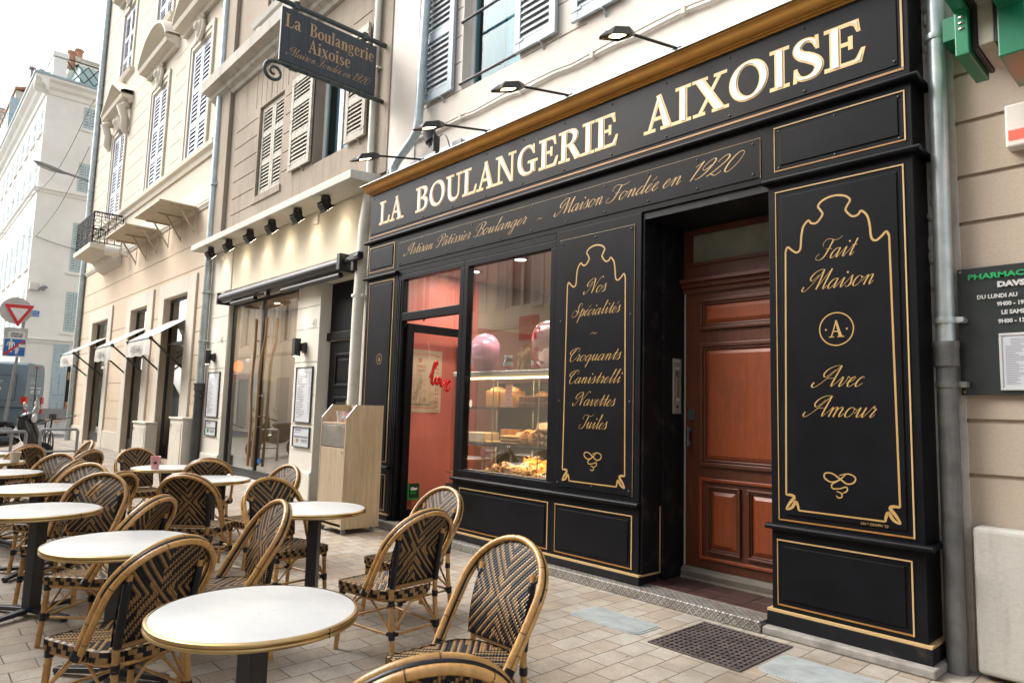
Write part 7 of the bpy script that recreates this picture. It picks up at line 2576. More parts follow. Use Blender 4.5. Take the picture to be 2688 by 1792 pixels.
    m.obj('seat', ['weave_tan', 'weave_black'], t)
    # seat ring, stretchers, arched braces
    m = MB()
    ring = [(x, y, 0.372) for x, y in seat_outline(0.022)]
    m.tube(ring, 0.0125, 8, True)
    m.obj('seat_ring', 'rattan', t, smooth=60)
    zl = 0.185
    fl_ = [Vector((s * 0.2145, -0.246, zl)) for s in (-1, 1)]
    bk = [Vector((s * 0.1815, 0.2375, zl)) for s in (-1, 1)]
    for a, b in ((fl_[0], fl_[1]), (fl_[0], bk[0]), (fl_[1], bk[1]), (bk[0], bk[1])):
        m = MB()
        m.cyl(a, b, 0.0085, 7)
        m.obj('stretcher', 'rattan', t, smooth=60)
        m = MB()
        mid = (a + b) / 2
        mid.z = 0.362
        q = [a + Vector((0, 0, 0.01)), a.lerp(b, 0.22) + Vector((0, 0, 0.10)), a.lerp(b, 0.38) + Vector((0, 0, 0.168)), mid, a.lerp(b, 0.62) + Vector((0, 0, 0.168)), a.lerp(b, 0.78) + Vector((0, 0, 0.10)), b + Vector((0, 0, 0.01))]
        m.tube(catmull(q, 5), 0.0078, 7)
        m.obj('arched_brace', 'rattan', t, smooth=60)
    for p in fl_ + bk:
        m = MB()
        P = [p + Vector((0, 0, -0.024 + 0.004 * i)) for i in range(13)]
        m.tube(P, [0.0215 if i % 2 else 0.0195 for i in range(13)], 10)
        c = (fl_[0] + bk[1]) / 2
        for dd in (Vector((-p.x, 0, 0)), Vector((0, -p.y, 0))):
            dd = dd.normalized()
            m.tube([p + dd * (0.012 + 0.004 * i) for i in range(9)], [0.0125 if i % 2 else 0.0115 for i in range(9)], 8)
        m.obj('joint_binding', 'binding', t, smooth=40)
    for s in (-1, 1):
        m = MB()
        P = [Vector((s * 0.2072, -0.2385, 0.345 + 0.004 * i)) for i in range(11)]
        m.tube(P, [0.0225 if i % 2 else 0.0205 for i in range(11)], 10)
        m.obj('joint_binding', 'binding', t, smooth=40)
        m = MB()
        hp = hoop_pt(0.012 if s < 0 else 0.988)
        P = [hp + HD * (0.003 * i - 0.01) for i in range(13)]
        m.tube(P, [0.0315 if i % 2 else 0.0295 for i in range(13)], 10)
        m.cyl(hp, (s * 0.19, hp.y, 0.375), 0.012, 8)
        m.obj('joint_binding', 'binding', t, smooth=40)
        m = MB()
        P = [Vector((s * 0.1785, 0.2165, 0.350 + 0.004 * i)) for i in range(10)]
        m.tube(P, [0.0205 if i % 2 else 0.019 for i in range(10)], 10)
        m.obj('joint_binding', 'binding', t, smooth=40)
    return t

CH = [
 (-3.71, 0.945, 289.5, 'bistro chair with its dark back to us left of the nearest table, seat facing left'),
 (-4.33, 1.62, 356.0, 'bistro chair seen edge-on between the nearest table and the middle round table'),
 (-5.33, 2.48, 95.8, 'bistro chair facing right at the left side of the middle round table'),
 (-6.70, 2.81, 10.0, 'bistro chair standing before the restaurant pier left of the oak bin cabinet'),
 (-6.57, 2.20, 228.5, 'dark-backed mid-terrace bistro chair facing the table before the restaurant glazing'),
 (-8.22, 2.835, 248.8, 'bistro chair seen from behind beyond the second table of the rear row'),
 (-9.50, 2.48, 95.4, 'bistro chair facing right beside the table with the pink cup'),
 (-6.37, 1.19, 45.2, 'bistro chair with a bright woven back behind the third table of the front row'),
 (-5.15, 1.17, 311.8, 'bistro chair seen from behind at a slant over the second table of the front row'),
 (-7.44, 1.27, 40.0, 'bistro chair with only the top of its back showing left of the pink-cup table'),
 (-6.96, 1.38, 306.0, 'bistro chair of which only the tip of the hoop shows behind the bright woven back'),
 (-8.89, 1.266, 41.8, 'bistro chair with a striped back at the far fifth table of the front row'),
 (-8.35, 1.24, 323.0, 'slanting bistro chair seen from behind right of the far fifth table'),
 (-9.945, 1.72, 309.6, 'small bistro chair seen from behind near the kerb of the empty pavement'),
 (-11.75, 1.98, 2.0, 'bistro chair seen almost edge-on farthest towards the apricot house'),
 (-11.18, 1.29, 300.0, 'bistro chair with its back to us behind the table with the cream cup'),
 (-3.818, 2.514, 276.6, 'dark-backed bistro chair between the nearest table and the shop window'),
 (-4.36, 3.03, 3.3, 'bistro chair with a pale woven back in front of the open shop door'),
 (-2.487, 2.036, 0.9, 'bistro chair with its bright woven back to the lettered panels at the near right'),
 (-1.745, 1.21, 247.0, 'nearest bistro chair of which only the top of the hoop shows at the bottom edge'),
]
proto = None
for (x, y, a, lab) in CH:
    if proto is None:
        proto = build_chair(lab)
        proto.location = (x, y, 0)
        proto.rotation_euler = (0, 0, R(a))
    else:
        copy_tree(proto, (x, y, 0), R(a), lab)

# ------------------------------------------------------------------ bistro table
def build_table(label):
    t = thing('bistro_table', label, 'table', (0, 0, 0), 0, 'round bistro tables on the terrace', True)
    r = 0.388
    m = MB()
    m.lathe([(0, 0.712), (r - 0.01, 0.712), (r - 0.008, 0.7415), (r - 0.012, 0.744), (0, 0.744)], n=64, cap=False)
    m.obj('table_top', 'marble', t, smooth=40)
    m = MB()
    prof = [(r - 0.009, 0.7452)]
    for z in (0.735, 0.7185):
        for i in range(7):
            a = R(80) - R(160) * i / 6
            prof.append((r + 0.0085 * math.cos(a) - 0.003, z + 0.0085 * math.sin(a)))
    prof.append((r - 0.009, 0.708))
    m.lathe(prof, n=72, cap=False)
    o = m.obj('brass_rim', 'brass', t, smooth=50)
    m = MB()
    m.box(r - 0.0, r + 0.0062, -0.0015, 0.0015, 0.711, 0.744)
    m.obj('rim_joint', 'ink_black', o)
    m = MB()
    m.box(-0.042, 0.042, -0.042, 0.042, 0.035, 0.69)
    m.obj('column', 'table_iron', t, bevel=0.006)
    m = MB()
    m.box(-0.16, 0.16, -0.03, 0.03, 0.69, 0.711)
    m.box(-0.03, 0.03, -0.16, -0.031, 0.69, 0.711)
    m.box(-0.03, 0.03, 0.031, 0.16, 0.69, 0.711)
    for sx in (-1, 1):
        for p in ((sx * 0.13, 0), (0, sx * 0.13)):
            m.cyl((p[0], p[1], 0.686), (p[0], p[1], 0.69), 0.008, 8)
    m.obj('top_bracket', 'table_iron', t)
    m = MB()
    for k in range(4):
        a = k * math.pi / 2
        d, s = Vector((math.cos(a), math.sin(a), 0)), Vector((-math.sin(a), math.cos(a), 0))
        P = []
        for q, w in ((0.043 if k % 2 == 0 else 0.043, 0.030), (0.34, 0.024)):
            P.append((q, w))
        vs = []
        for (q, w), (zt, zb) in zip(P, ((0.062, 0.030), (0.042, 0.016))):
            vs += [d * q + s * w + Vector((0, 0, zt)), d * q - s * w + Vector((0, 0, zt)), d * q - s * w + Vector((0, 0, zb)), d * q + s * w + Vector((0, 0, zb))]
        m.add(vs, [(0, 1, 5, 4), (1, 2, 6, 5), (2, 3, 7, 6), (3, 0, 4, 7), (0, 3, 2, 1), (4, 5, 6, 7)])
        m.cyl(d * 0.325 + Vector((0, 0, 0)), d * 0.325 + Vector((0, 0, 0.017)), 0.02, 10)
    m.obj('cross_foot', 'table_iron', t, bevel=0.004)
    return t
TB = [
 (-2.679, 1.14, 18, 'nearest round table with a white top and brass rim, bottom centre'),
 (-4.386, 1.06, 40, 'second round table of the front row behind the big dark-backed chair'),
 (-5.958, 0.892, 30, 'third round table of the front row cut by the left edge'),
 (-7.391, 1.072, 52, 'fourth round table of the front row at the left edge'),
 (-9.044, 0.962, 25, 'fifth round table of the front row at the left edge'),
 (-10.592, 0.991, 40, 'round table at the left edge with the cream cup on it'),
 (-12.068, 1.048, 35, 'farthest round table of the front row behind the cream cup'),
 (-5.03, 2.57, 45, 'round table in front of the oak bin cabinet'),
 (-7.482, 2.609, 30, 'round table half hidden between the chairs before the restaurant glazing'),
 (-8.977, 2.594, 30, 'round table with the pink cup on it'),
]
tproto = None
for (x, y, a, lab) in TB:
    if tproto is None:
        tproto = build_table(lab)
        tproto.location = (x, y, 0)
        tproto.rotation_euler = (0, 0, R(a))
    else:
        copy_tree(tproto, (x, y, 0), R(a), lab)
cup(-10.33, 1.235, 0.7445, 0.125, 0.06, 'cup_cream', 'cream paper cup standing on the table at the left edge')
cup(-8.775, 2.405, 0.7445, 0.15, 0.055, 'cup_pink', 'pink paper cup with a dark round emblem on the far table', True)

# ------------------------------------------------------------------ yield sign post
yp = thing('sign_post', 'grey post with a red and white yield triangle above a blue end-of-pedestrian-zone sign', 'road sign', (-26, 2.78, 0))
d = Vector((0.98, -0.18, 0)).normalized()       # faces the camera down the street
s_ = Vector((-d.y, d.x, 0))
up = Vector((0, 0, 1))
pc = Vector((-26, 2.80, 0))
m = MB()
m.cyl(pc + Vector((-0.06, -0.09, 0)), pc + Vector((-0.06, 0.22, 4.4)), 0.045, 12)
m.obj('post', 'grey_metal', yp, smooth=50)
def plate(pts, off, th, mat, name, cs, cz, parent, rr=0.0):
    m = MB()
    m.prism([pc + s_ * (cs + a) + up * (cz + b) + d * off for a, b in pts], d * th)
    return m.obj(name, mat, parent)
def rtri(w, h, r, n=5):
    P = [(-w, h * 0.5), (w, h * 0.5), (0, -h * 0.5)]
    out = []
    c = Vector((0, h * 0.16))
    for i in range(3):
        a, b, e = Vector(P[i - 1]), Vector(P[i]), Vector(P[(i + 1) % 3])
        d1, d2 = (a - b).normalized(), (e - b).normalized()
        for k in range(n + 1):
            t = k / n
            out.append(tuple((b + d1 * r * (1 - t) ** 2 + d2 * r * t ** 2)))
    return out
tcs, tcz = 0.03, 4.07
circ = [(0.42 * math.cos(2 * math.pi * i / 28), 0.42 * math.sin(2 * math.pi * i / 28)) for i in range(28)]
plate(circ, -0.05, 0.02, 'lightgrey', 'disc_back', tcs - 0.08, tcz + 0.16, yp)
tr = plate(rtri(0.41, 0.73, 0.06), 0.0, 0.02, 'sign_white', 'yield_triangle', tcs, tcz, yp)
plate(rtri(0.395, 0.70, 0.06), 0.021, 0.003, 'red_paint', 'red_border', tcs, tcz - 0.0, tr)
plate(rtri(0.235, 0.41, 0.02), 0.0245, 0.003, 'sign_white', 'white_field', tcs, tcz + 0.032, tr)
def rrect(w, h, r, n=4):
    return [(a, b) for a, b, _ in rounded(-w, w, -h, h, r, 0, n)]
bp = plate(rrect(0.30, 0.19, 0.04), -0.03, 0.02, 'lightgrey', 'panel_back', tcs - 0.02, 3.50, yp)
cz_ = plate(rrect(0.22, 0.105, 0.06), -0.009, 0.012, 'sign_white', 'caption_panel', tcs - 0.0, 3.46, yp)
m = MB()
for k, w in enumerate(('CÉDEZ LE', 'PASSAGE')):
    sans(m, w, pc + s_ * (tcs) + up * (3.475 - k * 0.075) + d * 0.0035, s_, up, 0.052, align='CENTER', bold=0.006)
m.obj('lettering', 'ink', cz_)
bl = plate(rrect(0.30, 0.295, 0.03), 0.0, 0.02, 'sign_white', 'zone_sign', tcs - 0.02, 3.07, yp)
plate(rrect(0.268, 0.262, 0.02), 0.0205, 0.003, 'blue_paint', 'blue_field', tcs - 0.02, 3.07, bl)
def fig(cx, cz, k, skirt):
    m = MB()
    def pl_(pts):
        m.prism([pc + s_ * (tcs - 0.02 + cx + a * k) + up * (3.07 + cz + b * k) + d * 0.024 for a, b in pts], d * 0.002)
    pl_([(0.035 * math.cos(i * math.pi / 6), 0.19 + 0.035 * math.sin(i * math.pi / 6)) for i in range(12)])
    pl_([(-0.07, 0.14), (0.07, 0.14), (0.055, -0.01), (-0.055, -0.01)])
    if skirt:
        pl_([(-0.05, -0.011), (0.05, -0.011), (0.085, -0.09), (-0.085, -0.09)])
    pl_([(-0.05, -0.0105 if not skirt else -0.091), (-0.008, -0.0105 if not skirt else -0.091), (-0.008, -0.21), (-0.045, -0.21)])
    pl_([(0.008, -0.0105 if not skirt else -0.091), (0.05, -0.0105 if not skirt else -0.091), (0.045, -0.21), (0.008, -0.21)])
    pl_([(-0.071, 0.135), (-0.095, 0.12), (-0.115, 0.0), (-0.095, -0.005)])
    pl_([(0.071, 0.135), (0.095, 0.12), (0.115, 0.0), (0.095, -0.005)])
    m.obj('figure', 'sign_white', bl)
fig(-0.10, 0.04, 0.95, False)
fig(0.06, -0.09, 0.6, True)
plate([(-0.255, -0.225), (-0.255, -0.19), (0.225, 0.245), (0.255, 0.245), (0.255, 0.21), (-0.22, -0.25)], 0.028, 0.003, 'red_paint', 'red_bar', tcs - 0.02, 3.07, bl)
stk = plate(rrect(0.10, 0.05, 0.01), 0.0315, 0.001, 'sign_white', 'sticker', tcs + 0.18, 3.13, bl)

# ------------------------------------------------------------------ delivery van (turned across the junction)
vn = thing('delivery_van', 'slate blue delivery van with white lettering turned across the junction', 'van', (-35.3, 3.9, 0))
q0 = Vector((-34.0, 4.18, 0))                      # near rear corner on the ground
vd = Vector((-0.416, -0.909, 0)).normalized()     # towards the front
vs_ = Vector((-0.909, 0.416, 0)).normalized()     # across the back
def VP(a, b, z):
    return q0 + vd * a + vs_ * b + up * z
LEN, WID, HT = 5.9, 2.2, 2.98
m = MB()
# body as lofted cross-sections from the tail to the bonnet
secs = []
def sec(a, ht, inset, belt=1.45, low=0.36):
    return [VP(a, 0.02, low), VP(a, 0.0, 0.9), VP(a, 0.0, belt), VP(a, inset * 0.55, ht - 0.35), VP(a, inset, ht - 0.10), VP(a, inset + 0.12, ht),
            VP(a, WID - inset - 0.12, ht), VP(a, WID - inset, ht - 0.10), VP(a, WID - inset * 0.55, ht - 0.35), VP(a, WID, belt), VP(a, WID, 0.9), VP(a, WID - 0.02, low)]
for a, ht, ins in ((0.0, 2.90, 0.16), (0.06, 2.95, 0.14), (0.5, HT, 0.12), (3.6, HT, 0.12), (4.1, 2.92, 0.16), (4.9, 1.65, 0.22), (5.7, 1.35, 0.20), (5.9, 1.0, 0.2)):
    secs.append(sec(a, ht, ins, min(1.45, ht - 0.4)))
V = [p for s in secs for p in s]
F = []
for i in range(len(secs) - 1):
    for j in range(12):
        F.append((i * 12 + j, i * 12 + (j + 1) % 12, (i + 1) * 12 + (j + 1) % 12, (i + 1) * 12 + j))
F += [tuple(range(12)), tuple((len(secs) - 1) * 12 + j for j in range(12))]
m.add(V, F)
body = m.obj('body', 'van_paint', vn, smooth=35)
m = MB()
m.obox(VP(0.9, -0.015, 1.10), vd * 0.9, vs_ * 0.02, up * 0.025)
m.obox(VP(3.2, -0.015, 1.10), vd * 0.9, vs_ * 0.02, up * 0.025)
m.obox(VP(-0.06, WID / 2, 0.48), vd * 0.10, vs_ * (WID / 2 - 0.02), up * 0.12)
m.obox(VP(2.9, -0.005, 0.42), vd * 2.6, vs_ * 0.02, up * 0.07)
m.obj('trim', 'van_trim', vn, bevel=0.015)
m = MB()
for (a0, a1, z0, z1) in ((0.35, 1.75, 1.40, 2.42), (2.0, 3.3, 1.40, 2.42)):
    P = [(a0, z0), (a1, z0), (a1, z1), (a0, z1)]
    for i in range(4):
        (a, z), (b, y) = P[i], P[(i + 1) % 4]
        f = lambda z: 0.0 if z < 1.46 else (z - 1.45) / 1.18 * 0.066
        m.cyl(VP(a, f(z) - 0.004, z), VP(b, f(y) - 0.004, y), 0.012, 6)
for b in (WID / 2,):
    m.cyl(VP(-0.005, b, 0.55), VP(-0.005, b, 2.8), 0.012, 6)
for z in (1.42, 2.45):
    m.cyl(VP(-0.005, 0.35, z), VP(-0.005, WID - 0.35, z), 0.008, 6)
m.obj('panel_seam', 'van_trim', body)
for b in (0.17, WID - 0.17):
    m = MB()
    m.obox(VP(-0.015, b, 1.40), vd * 0.03, vs_ * 0.13, up * 0.15)
    m.obox(VP(0.05, b - (0.15 if b < 1 else -0.15), 1.40), vd * 0.09, vs_ * 0.025, up * 0.15)
    l = m.obj('tail_lamp', 'lamp_red', vn, bevel=0.02)
    m = MB()
    m.obox(VP(-0.012, b, 1.14), vd * 0.03, vs_ * 0.12, up * 0.105)
    m.obj('lens', 'lamp_white', l, bevel=0.01)
    m = MB()
    m.obox(VP(-0.012, b, 0.93), vd * 0.03, vs_ * 0.12, up * 0.10)
    m.obj('lens', 'lamp_red', l, bevel=0.01)
m = MB()
m.obox(VP(-0.01, WID / 2, 2.80), vd * 0.03, vs_ * 0.14, up * 0.03)
m.obj('brake_lamp', 'lamp_red', vn)
m = MB()
m.obox(VP(-0.02, WID / 2 + 0.12, 1.52), vd * 0.03, vs_ * 0.05, up * 0.12)
m.obj('door_handle', 'chrome', vn, bevel=0.01)
def wheel(a, b):
    m = MB()
    c = VP(a, b, 0.36)
    m.cyl(c - vs_ * 0.11, c + vs_ * 0.11, 0.36, 24)
    w = m.obj('wheel', 'rubber', vn, bevel=0.03)
    m = MB()
    m.cyl(c - vs_ * 0.125, c + vs_ * 0.125, 0.22, 20)
    m.obj('rim', 'grey_metal', w, bevel=0.02)
for a in (1.25, 4.9):
    for b in (0.14, WID - 0.14):
        wheel(a, b)
m = MB()
m.add([VP(4.15, 0.02, 1.75), VP(4.75, 0.03, 1.70), VP(4.2, 0.09, 2.5), VP(3.7, 0.075, 2.55), VP(3.7, 0.01, 1.75)], [(0, 1, 2, 3, 4)])
m.obj('side_window', 'van_glass', vn)
sp_ = lambda z: 0.0 if z < 1.46 else (z - 1.45) / 1.18 * 0.066
m = MB()
fl = Flat(m, VP(0, -0.081, 0), -vd, up + vs_ * 0.055, -vs_, 0.012, 0.0003)
script_word(fl, 'lte', -1.65, -0.83, 2.02, 0.17)
m.obj('lettering', 'sign_white', body)
m = MB()
sans(m, '04 91 33 61 9', VP(0.86, 0.015, 1.74), -vd, up + vs_ * 0.055, 0.20, align='RIGHT', bold=0.012, lift=0.012)
sans(m, 'traiteur', VP(1.05, 0.025, 1.93), -vd, up + vs_ * 0.055, 0.07, align='RIGHT', bold=0.004, lift=0.012)
m.obj('lettering', 'sign_white', body)
m = MB()
fl = Flat(m, VP(-0.006, 0, 0), vs_, up, -vd, 0.004, 0.0003)
script_word(fl, 'Diana', 0.42, 1.0, 2.10, 0.11) if False else script_word(fl, 'Damo', 0.42, 1.0, 2.10, 0.11) if 'D' in SC else script_word(fl, 'Nous', 0.42, 1.0, 2.10, 0.11)
m.obj('lettering', 'sign_white', body)
m = MB()
for z, w in ((1.93, 0.5), (1.80, 0.35), (1.72, 0.3)):
    for b in (0.75, 1.55):
        MB().obox(VP(-0.008, b, z), vd * 0.002, vs_ * w / 2, up * 0.022).obj('small_print', 'sign_white', body)

# ------------------------------------------------------------------ parked scooter and cycle racks
sc = thing('scooter', 'black motor scooter parked by the cycle racks with round mirrors', 'scooter', (-19.5, 2.0, 0))
o_ = Vector((-19.5, 2.5, 0))          # steering head on the ground
fd = Vector((0.35, 0.94, 0)).normalized()   # scooter points right
sd = Vector((0.94, -0.35, 0)).normalized()
def SPt(a, b, z):
    return o_ + fd * a + sd * b + up * z
m = MB()
rot = Matrix((fd, sd, up)).transposed()
m.ell(SPt(-0.95, 0, 0.72), 0.62, 0.22, 0.24, 16, 10, rot=rot)
m.ell(SPt(-0.55, 0, 0.52), 0.45, 0.20, 0.16, 14, 8, rot=rot)
m.ell(SPt(-1.35, 0, 0.80), 0.30, 0.20, 0.16, 14, 8, rot=rot)
m.obj('body_shell', 'scooter_black', sc, smooth=60)
m = MB()
m.ell(SPt(-0.85, 0, 0.92), 0.50, 0.17, 0.10, 16, 8, rot=rot)
m.obj('seat', 'rubber', sc, smooth=60)
m = MB()
m.tube([SPt(0.18, 0, 0.35), SPt(0.10, 0, 0.6), SPt(-0.02, 0, 0.9), SPt(-0.06, 0, 1.08)], [0.10, 0.20, 0.19, 0.14], 12)
m.ell(SPt(0.03, 0, 1.08), 0.17, 0.20, 0.12, 14, 8, rot=rot)
m.obj('front_shield', 'scooter_black', sc, smooth=60)
m = MB()
m.tube([SPt(-0.05, -0.44, 1.08), SPt(-0.02, -0.2, 1.12), SPt(0.0, 0, 1.12), SPt(-0.02, 0.2, 1.12), SPt(-0.05, 0.44, 1.08)], 0.018, 8)
hb = m.obj('handlebar', 'castiron_dark', sc, smooth=60)
m = MB()
for s in (-1, 1):
    m.cyl(SPt(-0.06, s * 0.30, 1.085), SPt(-0.06, s * 0.46, 1.07), 0.028, 10)
    m.cyl(SPt(0.02, s * 0.20, 1.13), SPt(0.05, s * 0.42, 1.12), 0.010, 6)
m.obj('grip', 'rubber', hb)
for s in (-1, 1):
    m = MB()
    m.tube([SPt(0.0, s * 0.2, 1.12), SPt(0.04, s * 0.30, 1.27), SPt(0.03, s * 0.42, 1.34)], 0.010, 6)
    a = m.obj('mirror', 'chrome', sc)
    m = MB()
    m.ell(SPt(0.02, s * 0.47, 1.36), 0.02, 0.095, 0.075, 14, 8, rot=rot)
    m.obj('mirror_glass', 'chrome', a, smooth=60)
m = MB()
m.ell(SPt(0.15, 0.10, 1.05), 0.06, 0.11, 0.10, 14, 8, rot=rot)
m.obj('headlight', 'sign_white', sc, smooth=60)
m = MB()
m.ell(SPt(0.16, 0, 1.32), 0.03, 0.20, 0.20, 14, 8, rot=rot)
m.obj('windscreen', 'glass_case', sc, smooth=60)
for a in (0.32, -1.25):
    m = MB()
    c = SPt(a, 0, 0.25)
    m.cyl(c - sd * 0.06, c + sd * 0.06, 0.25, 22)
    w = m.obj('wheel', 'rubber', sc, bevel=0.03)
    m = MB()
    m.cyl(c - sd * 0.065, c + sd * 0.065, 0.14, 16)
    m.obj('rim', 'grey_metal', w)
bk_ = thing('parked_bicycle', 'black bicycle handlebar and brake levers showing right of the scooter', 'bicycle', (-20.6, 3.15, 0))
c0 = Vector((-20.6, 3.15, 0))
m = MB()
m.tube([c0 + Vector((0.1, 0.5, 1.10)), c0 + Vector((0.0, 0.2, 1.02)), c0 + Vector((0, 0, 1.0)), c0 + Vector((0.0, -0.3, 0.86)), c0 + Vector((0.1, -0.5, 0.80))], 0.016, 7)
m.box(c0.x - 0.05, c0.x + 0.05, c0.y - 0.08, c0.y + 0.08, 1.02, 1.14)
m.obj('handlebar', 'castiron_dark', bk_)
m = MB()
m.tube([c0 + Vector((0, 0, 1.0)), c0 + Vector((-0.1, 0, 0.75)), c0 + Vector((-0.9, 0, 0.55))], 0.02, 7)
m.tube([c0 + Vector((-0.1, 0, 0.75)), c0 + Vector((0.1, 0, 0.34))], 0.016, 7)
m.tube([c0 + Vector((-0.9, 0, 0.95)), c0 + Vector((-0.9, 0, 0.55)), c0 + Vector((-1.0, 0, 0.34))], 0.018, 7)
m.obj('frame', 'iron', bk_)
for x in (0.1, -1.0):
    m = MB()
    m.tube([c0 + Vector((x + 0.33 * math.cos(k * math.pi / 12), 0, 0.34 + 0.33 * math.sin(k * math.pi / 12))) for k in range(24)], 0.018, 6, True)
    w = m.obj('wheel', 'rubber', bk_)
    m = MB()
    for k in range(8):
        a = k * math.pi / 4
        m.cyl(c0 + Vector((x, 0, 0.34)), c0 + Vector((x + 0.33 * math.cos(a), 0, 0.34 + 0.33 * math.sin(a))), 0.004, 4)
    m.obj('spokes', 'chrome', w)
for i, (x, y, lab) in enumerate(((-17.0, 1.83, 'grey steel hoop rack in front of the scooter body'), (-18.4, 1.75, 'grey steel hoop rack just behind the one before the scooter'), (-18.2, 2.95, 'steel hoop rack standing right of the scooter'))):
    m = MB()
    m.tube([(x, y - 0.35, 0), (x, y - 0.35, 0.80), (x, y - 0.33, 0.84), (x, y + 0.33, 0.84), (x, y + 0.35, 0.80), (x, y + 0.35, 0)], 0.03, 8)
    m.cyl((x, y - 0.35, 0.35), (x, y + 0.35, 0.35), 0.022, 8)
    tag(m.obj('cycle_rack', 'grey_metal', smooth=50), lab, 'cycle rack', 'steel cycle racks')
hw = thing('site_barrier', 'low pale barrier with a ragged painted edge at the foot of the corner house', 'barrier', (-40.5, 7.3, 0))
m = MB()
m.box(-40.6, -40.45, 5.4, 9.4, 0.55, 1.0)
m.obj('top_board', 'grey_metal', hw)
m = MB()
pts = [(5.4, 0.0)]
random.seed(4)
for k in range(17):
    pts.append((5.4 + k * 0.25, 0.22 + 0.22 * (k % 2) + random.uniform(-.05, .05)))
pts.append((9.4, 0.0))
m.prism([(-40.55, a, b) for a, b in pts], (0.06, 0, 0))
m.obj('ragged_edge', 'sign_white', hw)
m = MB()
m.box(-40.62, -40.56, 5.4, 9.4, 0.0, 0.549)
m.obj('lower_board', 'poster', hw)
# ------------------------------------------------------------------ shop window display
dc = thing('display_case', 'glass bakery display case with lit shelves behind the shop window', 'display case', (-5.7, 5.5, 0.1))
X0, X1 = -6.62, -4.0
m = MB()
m.box(X0, X1, 5.06, 6.0, 0.10, 0.66)
m.obj('base_cabinet', 'black_metal', dc)
def shelf(z, y0, y1, mat, th=0.012):
    m = MB()
    m.box(X0, X1, y0, y1, z - th, z)
    return m.obj('shelf', mat, dc)
shelf(0.80, 5.06, 6.0, 'choc')
shelf(1.16, 5.18, 5.85, 'black_metal', 0.03)
shelf(1.585, 5.25, 5.85, 'black_metal', 0.025)
m = MB()
m.box(X0, X1, 5.12, 5.95, 1.95, 2.0)
m.obj('case_top', 'steel', dc, bevel=0.004)
m = MB()
m.box(X0 + 0.1, X1, 5.115, 5.121, 1.905, 1.925)
m.obj('led_strip', 'led_strip', dc)
m = MB()
m.box(X0 + 0.1, X1, 5.14, 5.20, 1.925, 1.949)
m.obj('strip_housing', 'cream_wall', dc)
m = MB()
m.box(X0, X1, 5.10, 5.104, 1.19, 1.95)
m.obj('case_glass', 'glass_case', dc)
m = MB()
for x in (X0, -5.95, -5.2, -4.5):
    m.cyl((x, 5.2, 0.8), (x, 5.2, 1.95), 0.008, 6)
    m.cyl((x, 5.86, 0.1), (x, 5.86, 1.95), 0.012, 6)
m.obj('post', 'steel', dc)
m = MB()
m.box(X0 - 0.02, X1, 5.86, 5.92, 0.66, 1.9)
m.obj('case_back', 'skin_dark', dc)
for z, e in ((1.89, 8), (1.53, 6), (1.12, 11)):
    li = bpy.data.lights.new('case_light', 'AREA')
    li.shape = 'RECTANGLE'
    li.size, li.size_y = 2.2, 0.04
    li.energy = e
    li.color = (1.0, 0.74, 0.40)
    lo = bpy.data.objects.new('case_light', li)
    COL.objects.link(lo)
    lo.location = (-5.5, 5.32, z)
    lo.rotation_euler = (R(12), 0, 0)
random.seed(21)
def heap(name, label, cat, mat, cx, cy, z, rx, ry, h, n, sz, shape, group=None):
    m = MB()
    for k in range(n):
        a, r = random.uniform(0, 2 * math.pi), math.sqrt(random.random())
        x, y = cx + rx * r * math.cos(a), cy + ry * r * math.sin(a)
        hz = z + sz[2] + h * (1 - r * r) * random.uniform(0.75, 1)
        e = Euler((random.uniform(-.7, .7), random.uniform(-.7, .7), random.uniform(0, 6.3))).to_matrix()
        if shape == 'stick':
            m.ell((x, y, hz), sz[0], sz[1], sz[2], 8, 5, rot=e)
        else:
            s = [q * random.uniform(.75, 1.2) for q in sz]
            m.obox((x, y, hz), e @ Vector((s[0], 0, 0)), e @ Vector((0, s[1], 0)), e @ Vector((0, 0, s[2])))
    m.ell((cx, cy, z), rx * 0.95, ry * 0.95, h * 0.9, 16, 6)
    o = tag(m.obj(name, mat, smooth=50 if shape == 'stick' else None), label, cat, group)
    o['kind'] = 'stuff'
    return o
heap('broken_biscuit_heap', 'heap of pale brown broken biscuits at the left of the window sill', 'biscuits', 'biscuit_brown', -5.78, 5.26, 0.80, 0.30, 0.17, 0.14, 90, (0.035, 0.018, 0.012), 'box')
heap('almond_biscuit_heap', 'heap of pale almond-shaped biscuits at the front middle of the window sill', 'biscuits', 'biscuit', -5.36, 5.20, 0.80, 0.30, 0.13, 0.12, 110, (0.038, 0.016, 0.012), 'stick')
heap('golden_crisp_heap', 'heap of golden crisp pastry strips behind the almond biscuits', 'pastry', 'bread', -5.48, 5.48, 0.80, 0.36, 0.16, 0.24, 100, (0.05, 0.02, 0.006), 'box')
heap('twisted_biscuit_heap', 'heap of knobbly pale pink biscuits at the right end of the sill', 'biscuits', 'sugar', -4.95, 5.22, 0.80, 0.22, 0.15, 0.13, 80, (0.03, 0.022, 0.018), 'stick')
m = MB()
m.box(-5.25, -4.75, 5.42, 5.62, 0.80, 0.96)
m.obox((-5.0, 5.5, 0.99), (0.24, 0.03, 0.0), (-0.02, 0.1, 0.02), (0, 0, 0.02))
tag(m.obj('pastry_slab', 'bread', bevel=0.02), 'flat golden pastry slab behind the knobbly biscuits', 'pastry')
